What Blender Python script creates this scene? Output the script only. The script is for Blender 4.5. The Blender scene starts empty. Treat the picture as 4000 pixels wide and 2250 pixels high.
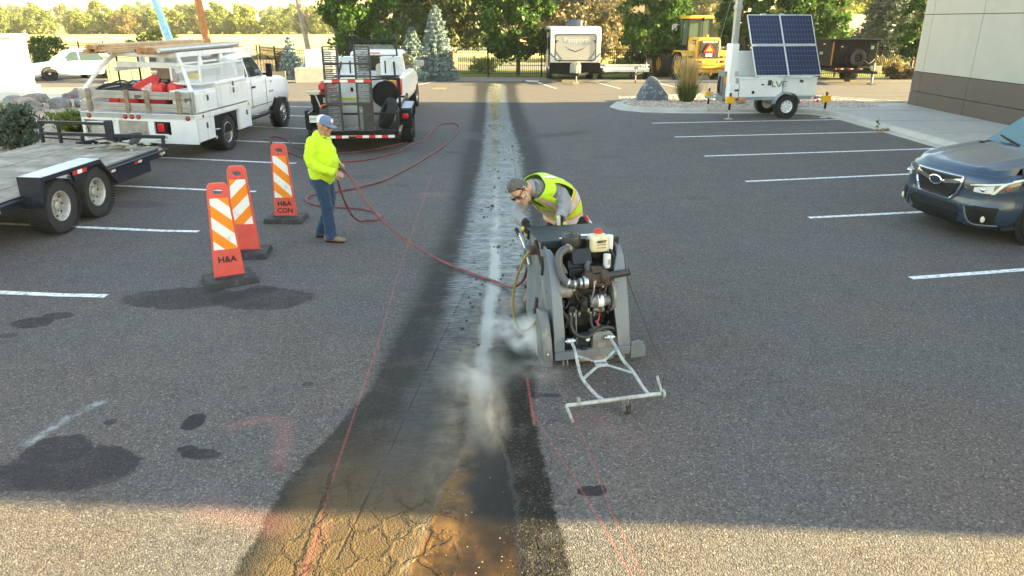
import bpy, bmesh, math, random
import numpy as np
from mathutils import Vector as V, Matrix, Euler
R = math.radians
S = bpy.context.scene
COL = S.collection
rng = random.Random(11)
nrng = np.random.default_rng(5)

# ------------------------------------------------------------------ camera, sky, sun, exposure
cd = bpy.data.cameras.new('camera'); cam = bpy.data.objects.new('camera', cd); COL.objects.link(cam)
cam.location = (0, 0, 2.87); cam.rotation_euler = (R(90 - 20.37), 0, 0)
cd.sensor_width = 36; cd.lens = 1810 / 2576 * 36; cd.clip_start = .05; cd.clip_end = 4000
S.camera = cam
SUN_EL, SUN_AZ = 14.0, -3.0          # azimuth measured from +X towards +Y
w = bpy.data.worlds.new('World'); S.world = w; w.use_nodes = True
nt = w.node_tree; nt.nodes.clear()
sky = nt.nodes.new('ShaderNodeTexSky'); sky.sky_type = 'NISHITA'; sky.sun_disc = False
sky.sun_elevation = R(SUN_EL); sky.sun_rotation = R(90 - SUN_AZ)
sky.air_density = 1.4; sky.dust_density = .8; sky.ozone_density = 0.0
bg = nt.nodes.new('ShaderNodeBackground'); bg.inputs[1].default_value = .077
wo = nt.nodes.new('ShaderNodeOutputWorld')
nt.links.new(sky.outputs[0], bg.inputs[0]); nt.links.new(bg.outputs[0], wo.inputs[0])
sl = bpy.data.lights.new('sun', 'SUN'); so = bpy.data.objects.new('sun', sl); COL.objects.link(so)
sl.energy = 5.0; sl.angle = R(.53); sl.color = (1, .80, .36)
d = V((math.cos(R(SUN_EL)) * math.cos(R(SUN_AZ)), math.cos(R(SUN_EL)) * math.sin(R(SUN_AZ)), math.sin(R(SUN_EL))))
so.rotation_euler = d.to_track_quat('Z', 'Y').to_euler(); so.location = d * 60
S.view_settings.view_transform = 'Standard'; S.view_settings.look = 'None'
S.view_settings.exposure = 3.3; S.view_settings.gamma = 1; S.view_settings.use_curve_mapping = False
S.render.engine = 'CYCLES'
S.cycles.max_bounces = 6; S.cycles.diffuse_bounces = 2; S.cycles.glossy_bounces = 3; S.cycles.transmission_bounces = 4
S.cycles.transparent_max_bounces = 12; S.cycles.volume_bounces = 3; S.cycles.use_denoising = True
S.cycles.volume_step_rate = 2; S.cycles.volume_max_steps = 96

# ------------------------------------------------------------------ node helpers
class E:
    """a float socket with arithmetic"""
    def __init__(s, nt, o): s.nt, s.o = nt, o
    def _m(s, op, a, b=None, c=None, clamp=False):
        n = s.nt.nodes.new('ShaderNodeMath'); n.operation = op; n.use_clamp = clamp
        for i, x in enumerate((a, b, c)):
            if x is None: continue
            if isinstance(x, E): s.nt.links.new(x.o, n.inputs[i])
            else: n.inputs[i].default_value = x
        return E(s.nt, n.outputs[0])
    def __add__(s, b): return s._m('ADD', s, b)
    __radd__ = __add__
    def __sub__(s, b): return s._m('SUBTRACT', s, b)
    def __rsub__(s, b): return s._m('SUBTRACT', b, s)
    def __mul__(s, b): return s._m('MULTIPLY', s, b)
    __rmul__ = __mul__
    def __truediv__(s, b): return s._m('DIVIDE', s, b)
    def abs(s): return s._m('ABSOLUTE', s)
    def max(s, b): return s._m('MAXIMUM', s, b)
    def min(s, b): return s._m('MINIMUM', s, b)
    def pw(s, b): return s._m('POWER', s, b)
    def sqrt(s): return s._m('SQRT', s)
    def cl(s): return s._m('ADD', s, 0., clamp=True)
    def ss(s, a, b):           # smoothstep
        n = s.nt.nodes.new('ShaderNodeMapRange'); n.interpolation_type = 'SMOOTHSTEP'
        s.nt.links.new(s.o, n.inputs[0]); n.inputs[1].default_value = a; n.inputs[2].default_value = b
        return E(s.nt, n.outputs[0])
    def ramp(s, pts):          # piecewise linear curve through pts; one E per value column
        lo, hi = pts[0][0], pts[-1][0]
        vs = [p[1] for p in pts]; v0, v1 = min(vs), max(vs) + 1e-6
        n = s.nt.nodes.new('ShaderNodeValToRGB'); cr = n.color_ramp
        x = ((s - lo) / (hi - lo)).cl(); s.nt.links.new(x.o, n.inputs[0])
        for i, (px, pv) in enumerate(pts):
            t = (px - lo) / (hi - lo); g = (pv - v0) / (v1 - v0)
            el = cr.elements[0] if i == 0 else (cr.elements[-1] if i == len(pts) - 1 else cr.elements.new(t))
            el.position = t; el.color = (g, g, g, 1)
        return E(s.nt, n.outputs[0]) * (v1 - v0) + v0

class NT:
    def __init__(s, name):
        s.m = bpy.data.materials.new(name); s.m.use_nodes = True; s.t = s.m.node_tree
        s.b = s.t.nodes['Principled BSDF']; s.out = s.t.nodes['Material Output']
        s.tc = s.t.nodes.new('ShaderNodeTexCoord')
        s.P = s.tc.outputs['Object']
    def n(s, t): return s.t.nodes.new('ShaderNode' + t)
    def put(s, sock, v):
        if isinstance(v, E): s.t.links.new(v.o, sock)
        elif isinstance(v, bpy.types.NodeSocket): s.t.links.new(v, sock)
        elif isinstance(v, (tuple, list)) and len(v) == 3 and sock.type == 'RGBA': sock.default_value = (*v, 1)
        else: sock.default_value = v
    def xyz(s, vec=None):
        n = s.n('SeparateXYZ'); s.put(n.inputs[0], vec or s.P); return [E(s.t, o) for o in n.outputs]
    def vec(s, x, y, z=0.):
        n = s.n('CombineXYZ')
        for i, a in enumerate((x, y, z)): s.put(n.inputs[i], a)
        return n.outputs[0]
    def scale(s, sc, vec=None, rot=(0, 0, 0), loc=(0, 0, 0)):
        n = s.n('Mapping'); s.put(n.inputs[0], vec or s.P); n.inputs[3].default_value = sc
        n.inputs[2].default_value = tuple(R(a) for a in rot); n.inputs[1].default_value = loc; return n.outputs[0]
    def noise(s, sc, det=3, rough=.55, vec=None, dist=0, col=False):
        n = s.n('TexNoise'); s.put(n.inputs['Vector'], vec or s.P); n.inputs['Scale'].default_value = sc
        n.inputs['Detail'].default_value = det; n.inputs['Roughness'].default_value = rough; n.inputs['Distortion'].default_value = dist
        return n.outputs['Color'] if col else E(s.t, n.outputs['Fac'])
    def voro(s, sc, feat='F1', vec=None, out='Distance', rnd=1):
        n = s.n('TexVoronoi'); n.feature = feat; s.put(n.inputs['Vector'], vec or s.P); n.inputs['Scale'].default_value = sc
        n.inputs['Randomness'].default_value = rnd
        return E(s.t, n.outputs[out]) if out == 'Distance' else n.outputs[out]
    def mix(s, f, a, b, mode='MIX'):
        n = s.n('Mix'); n.data_type = 'RGBA'; n.blend_type = mode
        s.put(n.inputs[0], f); s.put(n.inputs[6], a); s.put(n.inputs[7], b); return n.outputs[2]
    def bump(s, h, strength=.5, dist=.01, nrm=None):
        n = s.n('Bump'); n.inputs['Strength'].default_value = strength; n.inputs['Distance'].default_value = dist
        s.put(n.inputs['Height'], h)
        if nrm: s.put(n.inputs['Normal'], nrm)
        return n.outputs[0]
    def set(s, **k):
        nm = dict(col='Base Color', rough='Roughness', metal='Metallic', nrm='Normal', trans='Transmission Weight', ior='IOR', coat='Coat Weight',
                  spec='Specular IOR Level', emis='Emission Color', es='Emission Strength', alpha='Alpha', coatr='Coat Roughness', sss='Subsurface Weight', sheen='Sheen Weight')
        for a, v in k.items(): s.put(s.b.inputs[nm[a]], v)
        return s.m

def mul(c, k): return tuple(max(0, min(1, x * k)) for x in c)
MATS = {}
def M(name, col=None, rough=.5, metal=0, var=.12, vs=6, bump=0, bs=60, bd=.004, coat=0, dirt=None, spec=.5, **kw):
    """general painted/plastic/metal/cloth material with grain, wear and a little relief"""
    if name in MATS: return MATS[name]
    t = NT(name)
    f = t.noise(vs, 5, .6)
    c = t.mix(f.ss(.3, .7), mul(col, 1 - var), mul(col, 1 + var))
    r = rough
    if dirt:                                   # (colour, amount 0..1, scale)
        g = t.noise(dirt[2], 6, .65, vec=t.scale((1, 1, .6)))
        k = g.ss(.62 - .35 * dirt[1], .85 - .3 * dirt[1]) * min(1, .35 + dirt[1])
        c = t.mix(k, c, dirt[0]); r = (k * (.85 - rough) + rough) if rough < .85 else rough
    elif rough > .05: r = (f - .5) * .18 + rough
    n = None
    if bump: n = t.bump(t.noise(bs, 4, .6), bump, bd)
    t.set(col=c, rough=r, metal=metal, coat=coat, spec=spec)
    if n is not None: t.set(nrm=n)
    if kw: t.set(**kw)
    MATS[name] = t.m
    return t.m

def glass(name, col=(.02, .03, .035), rough=.03):
    t = NT(name); t.set(col=col, rough=rough, spec=.5, coat=.2, coatr=.02); MATS[name] = t.m; return t.m

# ------------------------------------------------------------------ mesh helpers
class MB:
    def __init__(s): s.v, s.f, s.mi = [], [], []
    def add(s, vs, fs, m=0):
        k = len(s.v); s.v += [tuple(p) for p in vs]; s.f += [tuple(k + i for i in f) for f in fs]; s.mi += [m] * len(fs); return s
    def box(s, c, d, r=None, m=0, taper=None):
        x, y, z = (a / 2 for a in d); tx, ty = taper or (1, 1)
        vs = [V((sx * x * (tx if sz > 0 else 1), sy * y * (ty if sz > 0 else 1), sz * z)) for sz in (-1, 1) for sx, sy in ((-1, -1), (1, -1), (1, 1), (-1, 1))]
        if r: q = Euler([R(a) for a in r]).to_matrix(); vs = [q @ p for p in vs]
        c = V(c)
        return s.add([p + c for p in vs], [(3, 2, 1, 0), (4, 5, 6, 7), (0, 1, 5, 4), (1, 2, 6, 5), (2, 3, 7, 6), (3, 0, 4, 7)], m)
    def bar(s, a, b, w, h=None, m=0, up=(0, 0, 1)):       # rectangular bar from a to b
        a, b = V(a), V(b); h = h or w; t = (b - a).normalized(); u = V(up)
        if abs(t.dot(u)) > .98: u = V((0, 1, 0))
        x = t.cross(u).normalized() * w / 2; y = x.cross(t).normalized() * h / 2
        vs = [p + i * x + j * y for p in (a, b) for i, j in ((-1, -1), (1, -1), (1, 1), (-1, 1))]
        return s.add(vs, [(3, 2, 1, 0), (4, 5, 6, 7), (0, 1, 5, 4), (1, 2, 6, 5), (2, 3, 7, 6), (3, 0, 4, 7)], m)
    def loft(s, rings, cap=True, m=0, closed=True):
        n = len(rings[0]); vs = [p for r in rings for p in r]; fs = []
        for i in range(len(rings) - 1):
            for j in range(n if closed else n - 1):
                a, b = i * n + j, i * n + (j + 1) % n; fs.append((a, b, b + n, a + n))
        if cap and closed: fs += [tuple(range(n - 1, -1, -1)), tuple(len(vs) - n + i for i in range(n))]
        return s.add(vs, fs, m)
    def cyl(s, a, b, r, r2=None, n=14, m=0, cap=True):
        return s.tube([a, b], [r, r if r2 is None else r2], n, m, cap)
    def tube(s, pts, r, n=8, m=0, cap=True):
        pts = [V(p) for p in pts]; k = len(pts); rs = r if isinstance(r, (list, tuple)) else [r] * k
        rings = []; u = None
        for i, p in enumerate(pts):
            t = (pts[min(i + 1, k - 1)] - pts[max(i - 1, 0)]).normalized()
            if u is None: u = t.orthogonal().normalized() if abs(t.z) > .9 else V((0, 0, 1))
            u = (u - t * u.dot(t)).normalized(); w_ = t.cross(u)
            rings.append([p + rs[i] * (math.cos(2 * math.pi * j / n) * u + math.sin(2 * math.pi * j / n) * w_) for j in range(n)])
        return s.loft(rings, cap, m)
    def prism(s, poly, axis, a, b, m=0):                 # 2D outline swept along an axis ('x': poly is (y,z))
        def p3(p, t): return {'x': (t, p[0], p[1]), 'y': (p[0], t, p[1]), 'z': (p[0], p[1], t)}[axis]
        return s.loft([[p3(p, a) for p in poly], [p3(p, b) for p in poly]], True, m)
    def lathe(s, prof, o, ax='z', n=20, m=0, cap=False):  # prof [(r,h)]
        rings = []
        for r, h in prof:
            rg = []
            for j in range(n):
                c, q = r * math.cos(2 * math.pi * j / n), r * math.sin(2 * math.pi * j / n)
                p = {'z': (c, q, h), 'x': (h, c, q), 'y': (q, h, c)}[ax]; rg.append((p[0] + o[0], p[1] + o[1], p[2] + o[2]))
            rings.append(rg)
        return s.loft(rings, cap, m)
    def sph(s, c, r, nu=14, nv=9, m=0):
        r = r if isinstance(r, (tuple, list)) else (r, r, r)
        return s.loft([[(c[0] + r[0] * math.sin(t) * math.cos(2 * math.pi * j / nu), c[1] + r[1] * math.sin(t) * math.sin(2 * math.pi * j / nu), c[2] - r[2] * math.cos(t))
                        for j in range(nu)] for t in [max(.02, min(math.pi - .02, math.pi * i / nv)) for i in range(nv + 1)]], True, m)
    def build(s, name, mat, parent=None, loc=None, rz=0, bev=0, ang=38, smooth=True, seg=2, rot=None):
        me = bpy.data.meshes.new(name); me.from_pydata(s.v, [], s.f)
        ms = mat if isinstance(mat, (list, tuple)) else [mat]
        for q in ms: me.materials.append(q)
        if len(ms) > 1: me.polygons.foreach_set('material_index', s.mi)
        b = bmesh.new(); b.from_mesh(me); bmesh.ops.recalc_face_normals(b, faces=b.faces); b.to_mesh(me); b.free()
        if smooth:
            me.polygons.foreach_set('use_smooth', [True] * len(me.polygons)); me.set_sharp_from_angle(angle=R(ang))
        me.update()
        return link(name, me, parent, loc, rz, bev, seg, rot)

def link(name, me, parent=None, loc=None, rz=0, bev=0, seg=2, rot=None):
    o = bpy.data.objects.new(name, me); COL.objects.link(o)
    if parent: o.parent = parent
    if loc: o.location = loc
    o.rotation_euler = tuple(R(a) for a in rot) if rot else (0, 0, R(rz))
    if bev:
        md = o.modifiers.new('bevel', 'BEVEL'); md.width = bev; md.segments = seg; md.limit_method = 'ANGLE'; md.angle_limit = R(40); md.harden_normals = False
    return o

def tag(o, label=None, cat=None, group=None, kind=None):
    if label: o['label'] = label
    if cat: o['category'] = cat
    if group: o['group'] = group
    if kind: o['kind'] = kind
    return o
def thing(name, label, cat, loc=(0, 0, 0), rz=0, group=None):
    o = bpy.data.objects.new(name, None); COL.objects.link(o); o.location = loc; o.rotation_euler = (0, 0, R(rz)); o.empty_display_size = .1
    return tag(o, label, cat, group)
KIDS = {}
def copy_tree(o, loc=None, rz=None, label=None, sc=None, parent=None):
    def rec(a, p):
        c = a.copy(); COL.objects.link(c)
        if p: c.parent = p
        for ch in a.children: rec(ch, c)
        return c
    c = rec(o, parent)
    if loc is not None: c.location = loc
    if rz is not None: c.rotation_euler = (0, 0, R(rz))
    if sc is not None: c.scale = sc if isinstance(sc, (tuple, list)) else (sc, sc, sc)
    if label: c['label'] = label
    return c

_TX = {}
def txt(s, size, mat, parent, loc, rot, name='lettering', ext=.0015, ax='CENTER', off=0, sx=1, shear=0):
    """flat raised lettering, as a mesh"""
    k = (s, ext, ax, off, shear)
    if k not in _TX:
        c = bpy.data.curves.new('t', 'FONT'); c.body = s; c.size = 1; c.align_x = ax; c.align_y = 'CENTER'; c.extrude = ext / size; c.offset = off; c.resolution_u = 2; c.shear = shear
        o = bpy.data.objects.new('t', c); COL.objects.link(o); bpy.context.view_layer.update()
        me = bpy.data.meshes.new_from_object(o.evaluated_get(bpy.context.evaluated_depsgraph_get()))
        bpy.data.objects.remove(o); bpy.data.curves.remove(c); _TX[k] = me
    me = _TX[k].copy(); me.materials.clear(); me.materials.append(mat)
    o = link(name, me, parent, loc, rot=rot); o.scale = (size * sx, size, size)
    return o

def crv(pts, n=8):                                      # catmull-rom through 3D points
    P = [V(p) for p in pts]; out = []
    for i in range(len(P) - 1):
        a, b, c, d_ = P[max(i - 1, 0)], P[i], P[i + 1], P[min(i + 2, len(P) - 1)]
        for k in range(n):
            t = k / n
            out.append(.5 * ((2 * b) + (c - a) * t + (2 * a - 5 * b + 4 * c - d_) * t * t + (3 * b - a - 3 * c + d_) * t ** 3))
    out.append(P[-1]); return out
def lerp(a, b, t): return a + (b - a) * t
def rrect(w, h, r, n=3, cx=0, cy=0):                    # rounded rectangle outline
    o = []
    for (sx, sy, a0) in ((1, 1, 0), (-1, 1, 90), (-1, -1, 180), (1, -1, 270)):
        for i in range(n + 1):
            a = R(a0 + 90 * i / n); o.append((cx + sx * (w / 2 - r) + r * math.cos(a), cy + sy * (h / 2 - r) + r * math.sin(a)))
    return o
# ------------------------------------------------------------------ ground materials
def asphalt_mat():
    t = NT('asphalt'); x, y, z = t.xyz()
    big = t.noise(.35, 4, .6); med = t.noise(2.2, 5, .65); fine = t.noise(55, 3, .7)
    st = t.voro(95); st2 = t.voro(210)
    stone = t.voro(95, out='Color'); sx = t.n('SeparateColor'); t.put(sx.inputs[0], stone); sr = E(t.t, sx.outputs[0])
    wx = (t.noise(3.1, 4, .7) - .5); wy = (t.noise(2.6, 4, .7, vec=t.scale((1, 1, 1), loc=(7, 3, 0))) - .5)
    wf = (t.noise(14, 4, .7) - .5)
    far = y.ss(16, 34)
    v = (big - .5) * .34 + (med - .5) * .42 + (sr - .5) * .95 + (fine - .5) * .35 + (t.noise(21, 2, .6) - .5) * .5 + (t.noise(7, 5, .75, vec=t.scale((.25, 1, 1), rot=(0, 0, 8))) - .5) * .32 + 1
    dry = t.mix(t.noise(.8, 3).ss(.35, .65), (.101, .083, .076), (.092, .083, .082))
    col = t.mix(1., dry, t.vec(v, v, v), 'MULTIPLY')
    # pale specks of aggregate
    col = t.mix(sr.ss(.93, 1.) * .55, col, (.30, .27, .235))
    rough = E(t.t, t.n('Value').outputs[0]); rough.o.default_value = .9
    # longitudinal joint lines, old sealed cracks (far strip)
    # ---- damp band along the cut
    xl = y.ramp([(2, -1.6), (3.2, -1.55), (4.1, -1.5), (4.8, -1.3), (5.3, -1.2), (6.5, -1.13), (8.1, -1.06), (10.6, -1.0), (16, -1.13), (23, -1.28), (30, -1.5), (35.5, -1.75), (37.5, -1.9)])
    xr = y.ramp([(2, .40), (3.2, .33), (3.9, .26), (4.9, .17), (5.6, .22), (6.8, .32), (8.5, .4), (10.6, .52), (16, .74), (23, .47), (30, .25), (35.5, .2), (37.5, .5)])
    ragged = (t.noise(9, 4, .7, vec=t.scale((.35, 2.2, 1))) - .5) * y.ramp([(2, .1), (6, .26), (12, .55), (36, .5)])
    ex = x + wx * .10 + wf * .05 + ragged * .6
    d = (ex - xl).min(xr - ex)
    soft = y.ramp([(2, .03), (5, .04), (7, .2), (11, .32), (37, .28)])
    damp = (d / soft + .5).cl() * y.ss(37.4, 36.4)
    damp = damp * (t.noise(3.5, 4, .7, vec=t.scale((.6, 1, 1))).ss(.30, .52) * .3 + .7)
    # ---- film of slurry water in the middle
    sl_ = y.ramp([(2, -1.15), (4, -1.0), (5.2, -.84), (6.35, -.72), (8, -.68), (10.6, -.66), (16, -.65), (23, -.80), (30, -1.0), (36.5, -1.1)])
    sr_ = y.ramp([(2, -.5), (4, -.45), (5.2, -.36), (5.9, -.06), (6.6, .06), (8, .18), (10.6, .25), (16, .2), (23, -.08), (30, -.25), (36.5, -.3)])
    e2 = x + wx * .12 + ragged
    d2 = (e2 - sl_).min(sr_ - e2)
    film = (d2 / .15 + .5).cl() * y.ss(36.8, 36.2) * (y.ss(4.2, 8) * .5 + .5) * y.ss(3.4, 4.4)
    # ---- milky run of water down the centre
    pc = y.ramp([(2, -.25), (3.3, -.26), (4.3, -.19), (5.2, -.27), (6, -.27), (8, -.21), (10.6, -.24), (16, -.38), (23, -.53), (32, -.74), (37, -.85)])
    pw = y.ramp([(2, .34), (3.3, .30), (3.9, .24), (4.4, .14), (5, .1), (6, .06), (8, .07), (10.6, .055), (16, .06), (23, .13), (32, .2), (35.6, .34), (37, .1)])
    e3 = x + wx * .13 + wf * .07 + ragged * y.ss(8, 14) * 1.5
    pud = ((pw - (e3 - pc).abs()) / .05 + .5).cl() * y.ss(36.9, 36.3) * (t.noise(1.6, 4, .7, vec=t.scale((1, .55, 1))).ss(.36, .50) * y.ss(8, 11) + y.ss(11, 8))
    # cut sludge towards the camera
    sludge = ((y.ramp([(2, .30), (3.6, .25), (4.3, .24), (5.3, .22), (6.4, .14), (8, .08), (37, .05)]) - (x + wx * .3 + wf * .1 - y.ramp([(2, -.33), (5, -.33), (8, -.22), (37, -.2)])).abs()) / .16 + .5).cl() * y.ss(9, 6)
    dampc = t.mix(y.ss(3.2, 6.5), t.mix(sr, (.013, .011, .009), (.034, .030, .024)), t.mix(sr, (.013, .012, .012), (.034, .031, .030)))
    blk = (x + wx * .1).ss(-.16, -.04) * y.ss(6.4, 5.0)
    dampc = t.mix(blk * .92, dampc, t.mix(sr.ss(.82, .97), (.005, .0044, .004), (.08, .062, .038)))  # sparkles of the wet aggregate painted in as pale specks
    col = t.mix(damp * .95, col, dampc)
    rough = damp * (-.22) + rough
    tan = t.mix(t.noise(7, 5, .7), (.080, .050, .024), (.135, .088, .043))  # mud tan, with the golden light of the near strip mixed into it
    nearfilm = ((e2 - xl - .12).min(y.ramp([(2, -.45), (6, -.25), (38, -.2)]) - e2) / .18 + .5).cl() * y.ss(4.9, 3.6) * damp
    col = t.mix(nearfilm * .8, col, tan)
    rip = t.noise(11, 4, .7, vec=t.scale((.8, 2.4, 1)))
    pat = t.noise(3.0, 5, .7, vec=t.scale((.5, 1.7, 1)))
    filmc = t.mix(y.ss(5.2, 10), t.mix(med, (.026, .023, .021), (.056, .050, .045)), t.mix(rip.ss(.40, .60), (.075, .08, .086), (.30, .325, .345)))  # pale sky sheen and dark ripple troughs painted into the film colour
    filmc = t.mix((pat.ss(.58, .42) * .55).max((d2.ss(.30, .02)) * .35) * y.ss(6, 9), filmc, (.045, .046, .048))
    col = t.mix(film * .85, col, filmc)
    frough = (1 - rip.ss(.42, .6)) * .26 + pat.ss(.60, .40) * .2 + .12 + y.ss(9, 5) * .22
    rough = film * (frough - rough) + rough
    mud = t.mix(t.noise(5, 5, .75).ss(.3, .72), (.045, .034, .02), (.17, .135, .095))
    col = t.mix(sludge * .75, col, mud)
    pudc = t.mix(y.ss(4.0, 7), t.mix(t.noise(2.4, 5, .6, dist=.4).ss(.36, .68), (.026, .015, .007), (.16, .085, .028)), (.27, .265, .25))  # near water mud-brown, its sunlit orange put into the colour
    pudc = t.mix(y.ss(12.5, 17), pudc, t.mix(rip.ss(.4, .6), (.06, .052, .036), (.17, .15, .105)))  # brownish reflections on the far run, painted as colour
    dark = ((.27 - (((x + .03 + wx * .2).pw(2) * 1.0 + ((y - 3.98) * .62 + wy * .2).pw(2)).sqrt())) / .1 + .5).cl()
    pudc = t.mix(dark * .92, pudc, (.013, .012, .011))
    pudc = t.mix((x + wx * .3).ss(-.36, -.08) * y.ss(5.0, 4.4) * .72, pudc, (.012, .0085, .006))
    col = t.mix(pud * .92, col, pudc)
    prough = y.ramp([(2, .1), (4.2, .1), (5, .35), (7, .22), (37, .12)])
    rough = pud * (prough - rough) + rough
    specks = (t.voro(17).ss(.10, .055)) * y.ss(4.6, 3.6) * pud
    col = t.mix(specks * .8, col, (.55, .45, .32))
    # ---- wet side branches far off and the spreading wet at the far end
    br = ((.42 - ((y - 20.0 - (x - 2.) * .55 + wx * .8).abs() * 1.0).max((x - 1.1).abs() * .38 - .0)) / .3 + .3).cl()
    br2 = ((.5 - ((y - 19.4 + wx * 1.2).abs() * .7).max((x + 1.9).abs() * .45)) / .3 + .3).cl()
    col = t.mix((br * .7).max(br2 * .55), col, (.045, .046, .05)); rough = (br2 * .5) * (-.35) + rough
    end = ((.9 - (((x + .95) * .62 + wx).pw(2) + ((y - 35.9) * .8).pw(2)).sqrt()) / .35 + .5).cl()
    col = t.mix(end * .75 * (1 - pud), col, (.032, .03, .03))
    # ---- oil and water stains: (cx, cy, rx, ry, strength)
    stain = None
    for cx, cy, rx, ry, k in [(-3.62, 7.42, .66, .33, .62), (-2.75, 7.40, .56, .34, .62), (-2.85, 7.68, .2, .13, .5), (-4.86, 6.72, .2, .14, .7), (-4.72, 6.9, .16, .1, .6), (-4.9, 6.4, .1, .06, .5),
                              (-3.02, 4.20, .46, .28, .68), (-3.24, 4.42, .24, .2, .68), (-3.36, 4.08, .3, .16, .6), (-2.43, 4.79, .085, .12, .8), (-2.2, 4.36, .14, .07, .8), (-2.32, 4.42, .08, .05, .7),
                              (-3.07, 4.79, .05, .045, .6), (-1.6, 4.19, .04, .04, .6), (-2.72, 3.8, .1, .08, .35), (-1.85, 3.45, .05, .04, .4), (.52, 3.93, .10, .055, .95), (.58, 3.95, .04, .05, .9), (.3, 5.21, .10, .035, .6), (-1.72, 5.4, .05, .04, .6),
                              (-6.2, 11.6, .5, .25, .35), (3.2, 12.2, .25, .16, .22), (2.1, 16.2, .4, .2, .22), (-2.9, 14, .3, .2, .25), (1.6, 10.5, .25, .12, .2), (-1.4, 16.8, .2, .13, .4), (-2.1, 13.2, .2, .1, .3), (7.4, 10.2, 1.0, .55, .35), (-8.2, 17.5, 1.4, .9, .3)]:
        q = (((x - cx + (wx + wf * .5) * min(rx, .3) * .75) / rx).pw(2) + ((y - cy + (wy + wf * .5) * min(ry, .3) * .85) / ry).pw(2)).sqrt()
        e = q.ss(1.07, .94) * min(.92, k * 1.18) * (med.ss(.25, .6) * .35 + .65)
        stain = e if stain is None else stain.max(e)
        col = t.mix(e, col, t.mix(sr, (.016, .014, .016), (.034, .030, .033))); rough = e * (-.08) + rough
    # chalk and spray-paint
    def seg(a, b):
        ax, ay = a; dx, dy = b[0] - ax, b[1] - ay; L2 = dx * dx + dy * dy
        h = ((x - ax) * (dx / L2) + (y - ay) * (dy / L2)).cl()
        return ((x - ax - h * dx).pw(2) + (y - ay - h * dy).pw(2)).sqrt()
    def line(pts):
        q = None
        for a, b in zip(pts, pts[1:]):
            s_ = seg(a, b); q = s_ if q is None else q.min(s_)
        return q
    brk = t.noise(30, 3, .7); 
    for pts, wd, k in [([(-1.6, 14.4), (-1.4, 8.66), (-1.27, 6.16), (-1.2, 4.09), (-1.15, 3.2), (-1.12, 2.4)], .008, .36), ([(.36, 5.5), (.53, 4.52), (.62, 3.71), (.72, 3.17), (.8, 2.5)], .007, .28), ([(.17, 4.9), (.41, 4.09), (.52, 3.71), (.62, 3.32), (.8, 2.7)], .007, .30), ([(.13, 5.5), (.17, 4.75)], .011, .55)]:
        q = line(pts) + (brk - .5) * .012
        col = t.mix(q.ss(wd * 1.6, wd * .3) * brk.ss(.3, .55) * k, col, (.50, .10, .09))
    for pts, wd, k in [([(-2.1, 4.75), (-1.85, 4.85), (-1.7, 4.7), (-1.6, 4.2)], .12, .32), ([(-1.9, 3.75), (-1.45, 3.6)], .2, .22), ([(-1.12, 3.6), (-1.18, 2.9)], .07, .2), ([(.6, 4.9), (.85, 4.5)], .2, .14), ([(-1.6, 12.4), (-1.3, 12.5)], .35, .2)]:
        col = t.mix(line(pts).ss(wd, 0) * (med + .3) * k * .5, col, (.60, .18, .17))
    chalk = line([(-3.30, 5.1), (-3.42, 4.88), (-3.5, 4.5)]).ss(.07, 0) * t.noise(9, 5, .75).ss(.38, .62)
    col = t.mix(chalk * .42, col, (.50, .53, .57))
    chalk2 = line([(-5.2, 8.2), (-3.9, 8.4)]).ss(.2, 0) * t.noise(4, 5, .7).ss(.5, .8)
    col = t.mix(chalk2 * .3, col, (.4, .42, .45))
    # saw kerfs and cracks
    kerf = line([(-.53, 7.6), (-.70, 6.08), (-.86, 4.42), (-1.0, 3.3)])
    kerfm = kerf.ss(.011, .003) * t.noise(3, 2).ss(.35, .5)
    kerf2 = line([(.33, 6.4), (.15, 10), (.0, 18)]).ss(.02, .005)
    cv = t.n('TexVoronoi'); cv.feature = 'DISTANCE_TO_EDGE'; t.put(cv.inputs['Vector'], t.vec(x + wx * .25, y * .8 + wy * .25, 0.)); cv.inputs['Scale'].default_value = 5.6
    cd_ = E(t.t, cv.outputs['Distance'])
    cm = ((x + 1.35).min(-.35 - x) / .25 + .3).cl() * y.ss(4.5, 3.7) 
    cm2 = ((x + .05).min(.42 - x) / .1 + .3).cl() * y.ss(5.3, 4.3)
    crack = cd_.ss(.024, .005) * (cm * t.noise(2.2, 3).ss(.44, .60)).max(cm2 * .8)
    lc = (x + 1.21 + wx * .16 + wf * .06).abs().ss(.018, .004) * y.ss(4.3, 4.0) 
    lc2 = (x - .14 + wx * .25 + wf * .08).abs().ss(.016, .003) * y.ss(5.2, 4.6)
    crk = crack.max(lc).max(lc2).max(kerfm).max(kerf2 * .8)
    col = t.mix(crk * .5, col, (.016, .013, .010))
    wetall = film.max(pud)
    hgt = ((1 - st * 1.2) * .7 + (1 - st2) * .25 + fine * .3) * (1 - wetall * .9) + (rip - .5) * film * .6 * (1 - pud)
    n = t.bump(hgt, .85, .010)
    n = t.bump((t.noise(5, 4, .6) * .3 * (1 - pud) - crk * 1.0 + cd_.ss(.10, .03) * cm * .7), .8, .022, n)
    t.set(col=col, rough=rough, nrm=n, spec=.5 - (damp * (1 - film.max(pud)) * .32).max(stain * .38).max(pud * y.ss(4.9, 4.2) * .36).max(.12))
    return t.m
ASPH = asphalt_mat()

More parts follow.
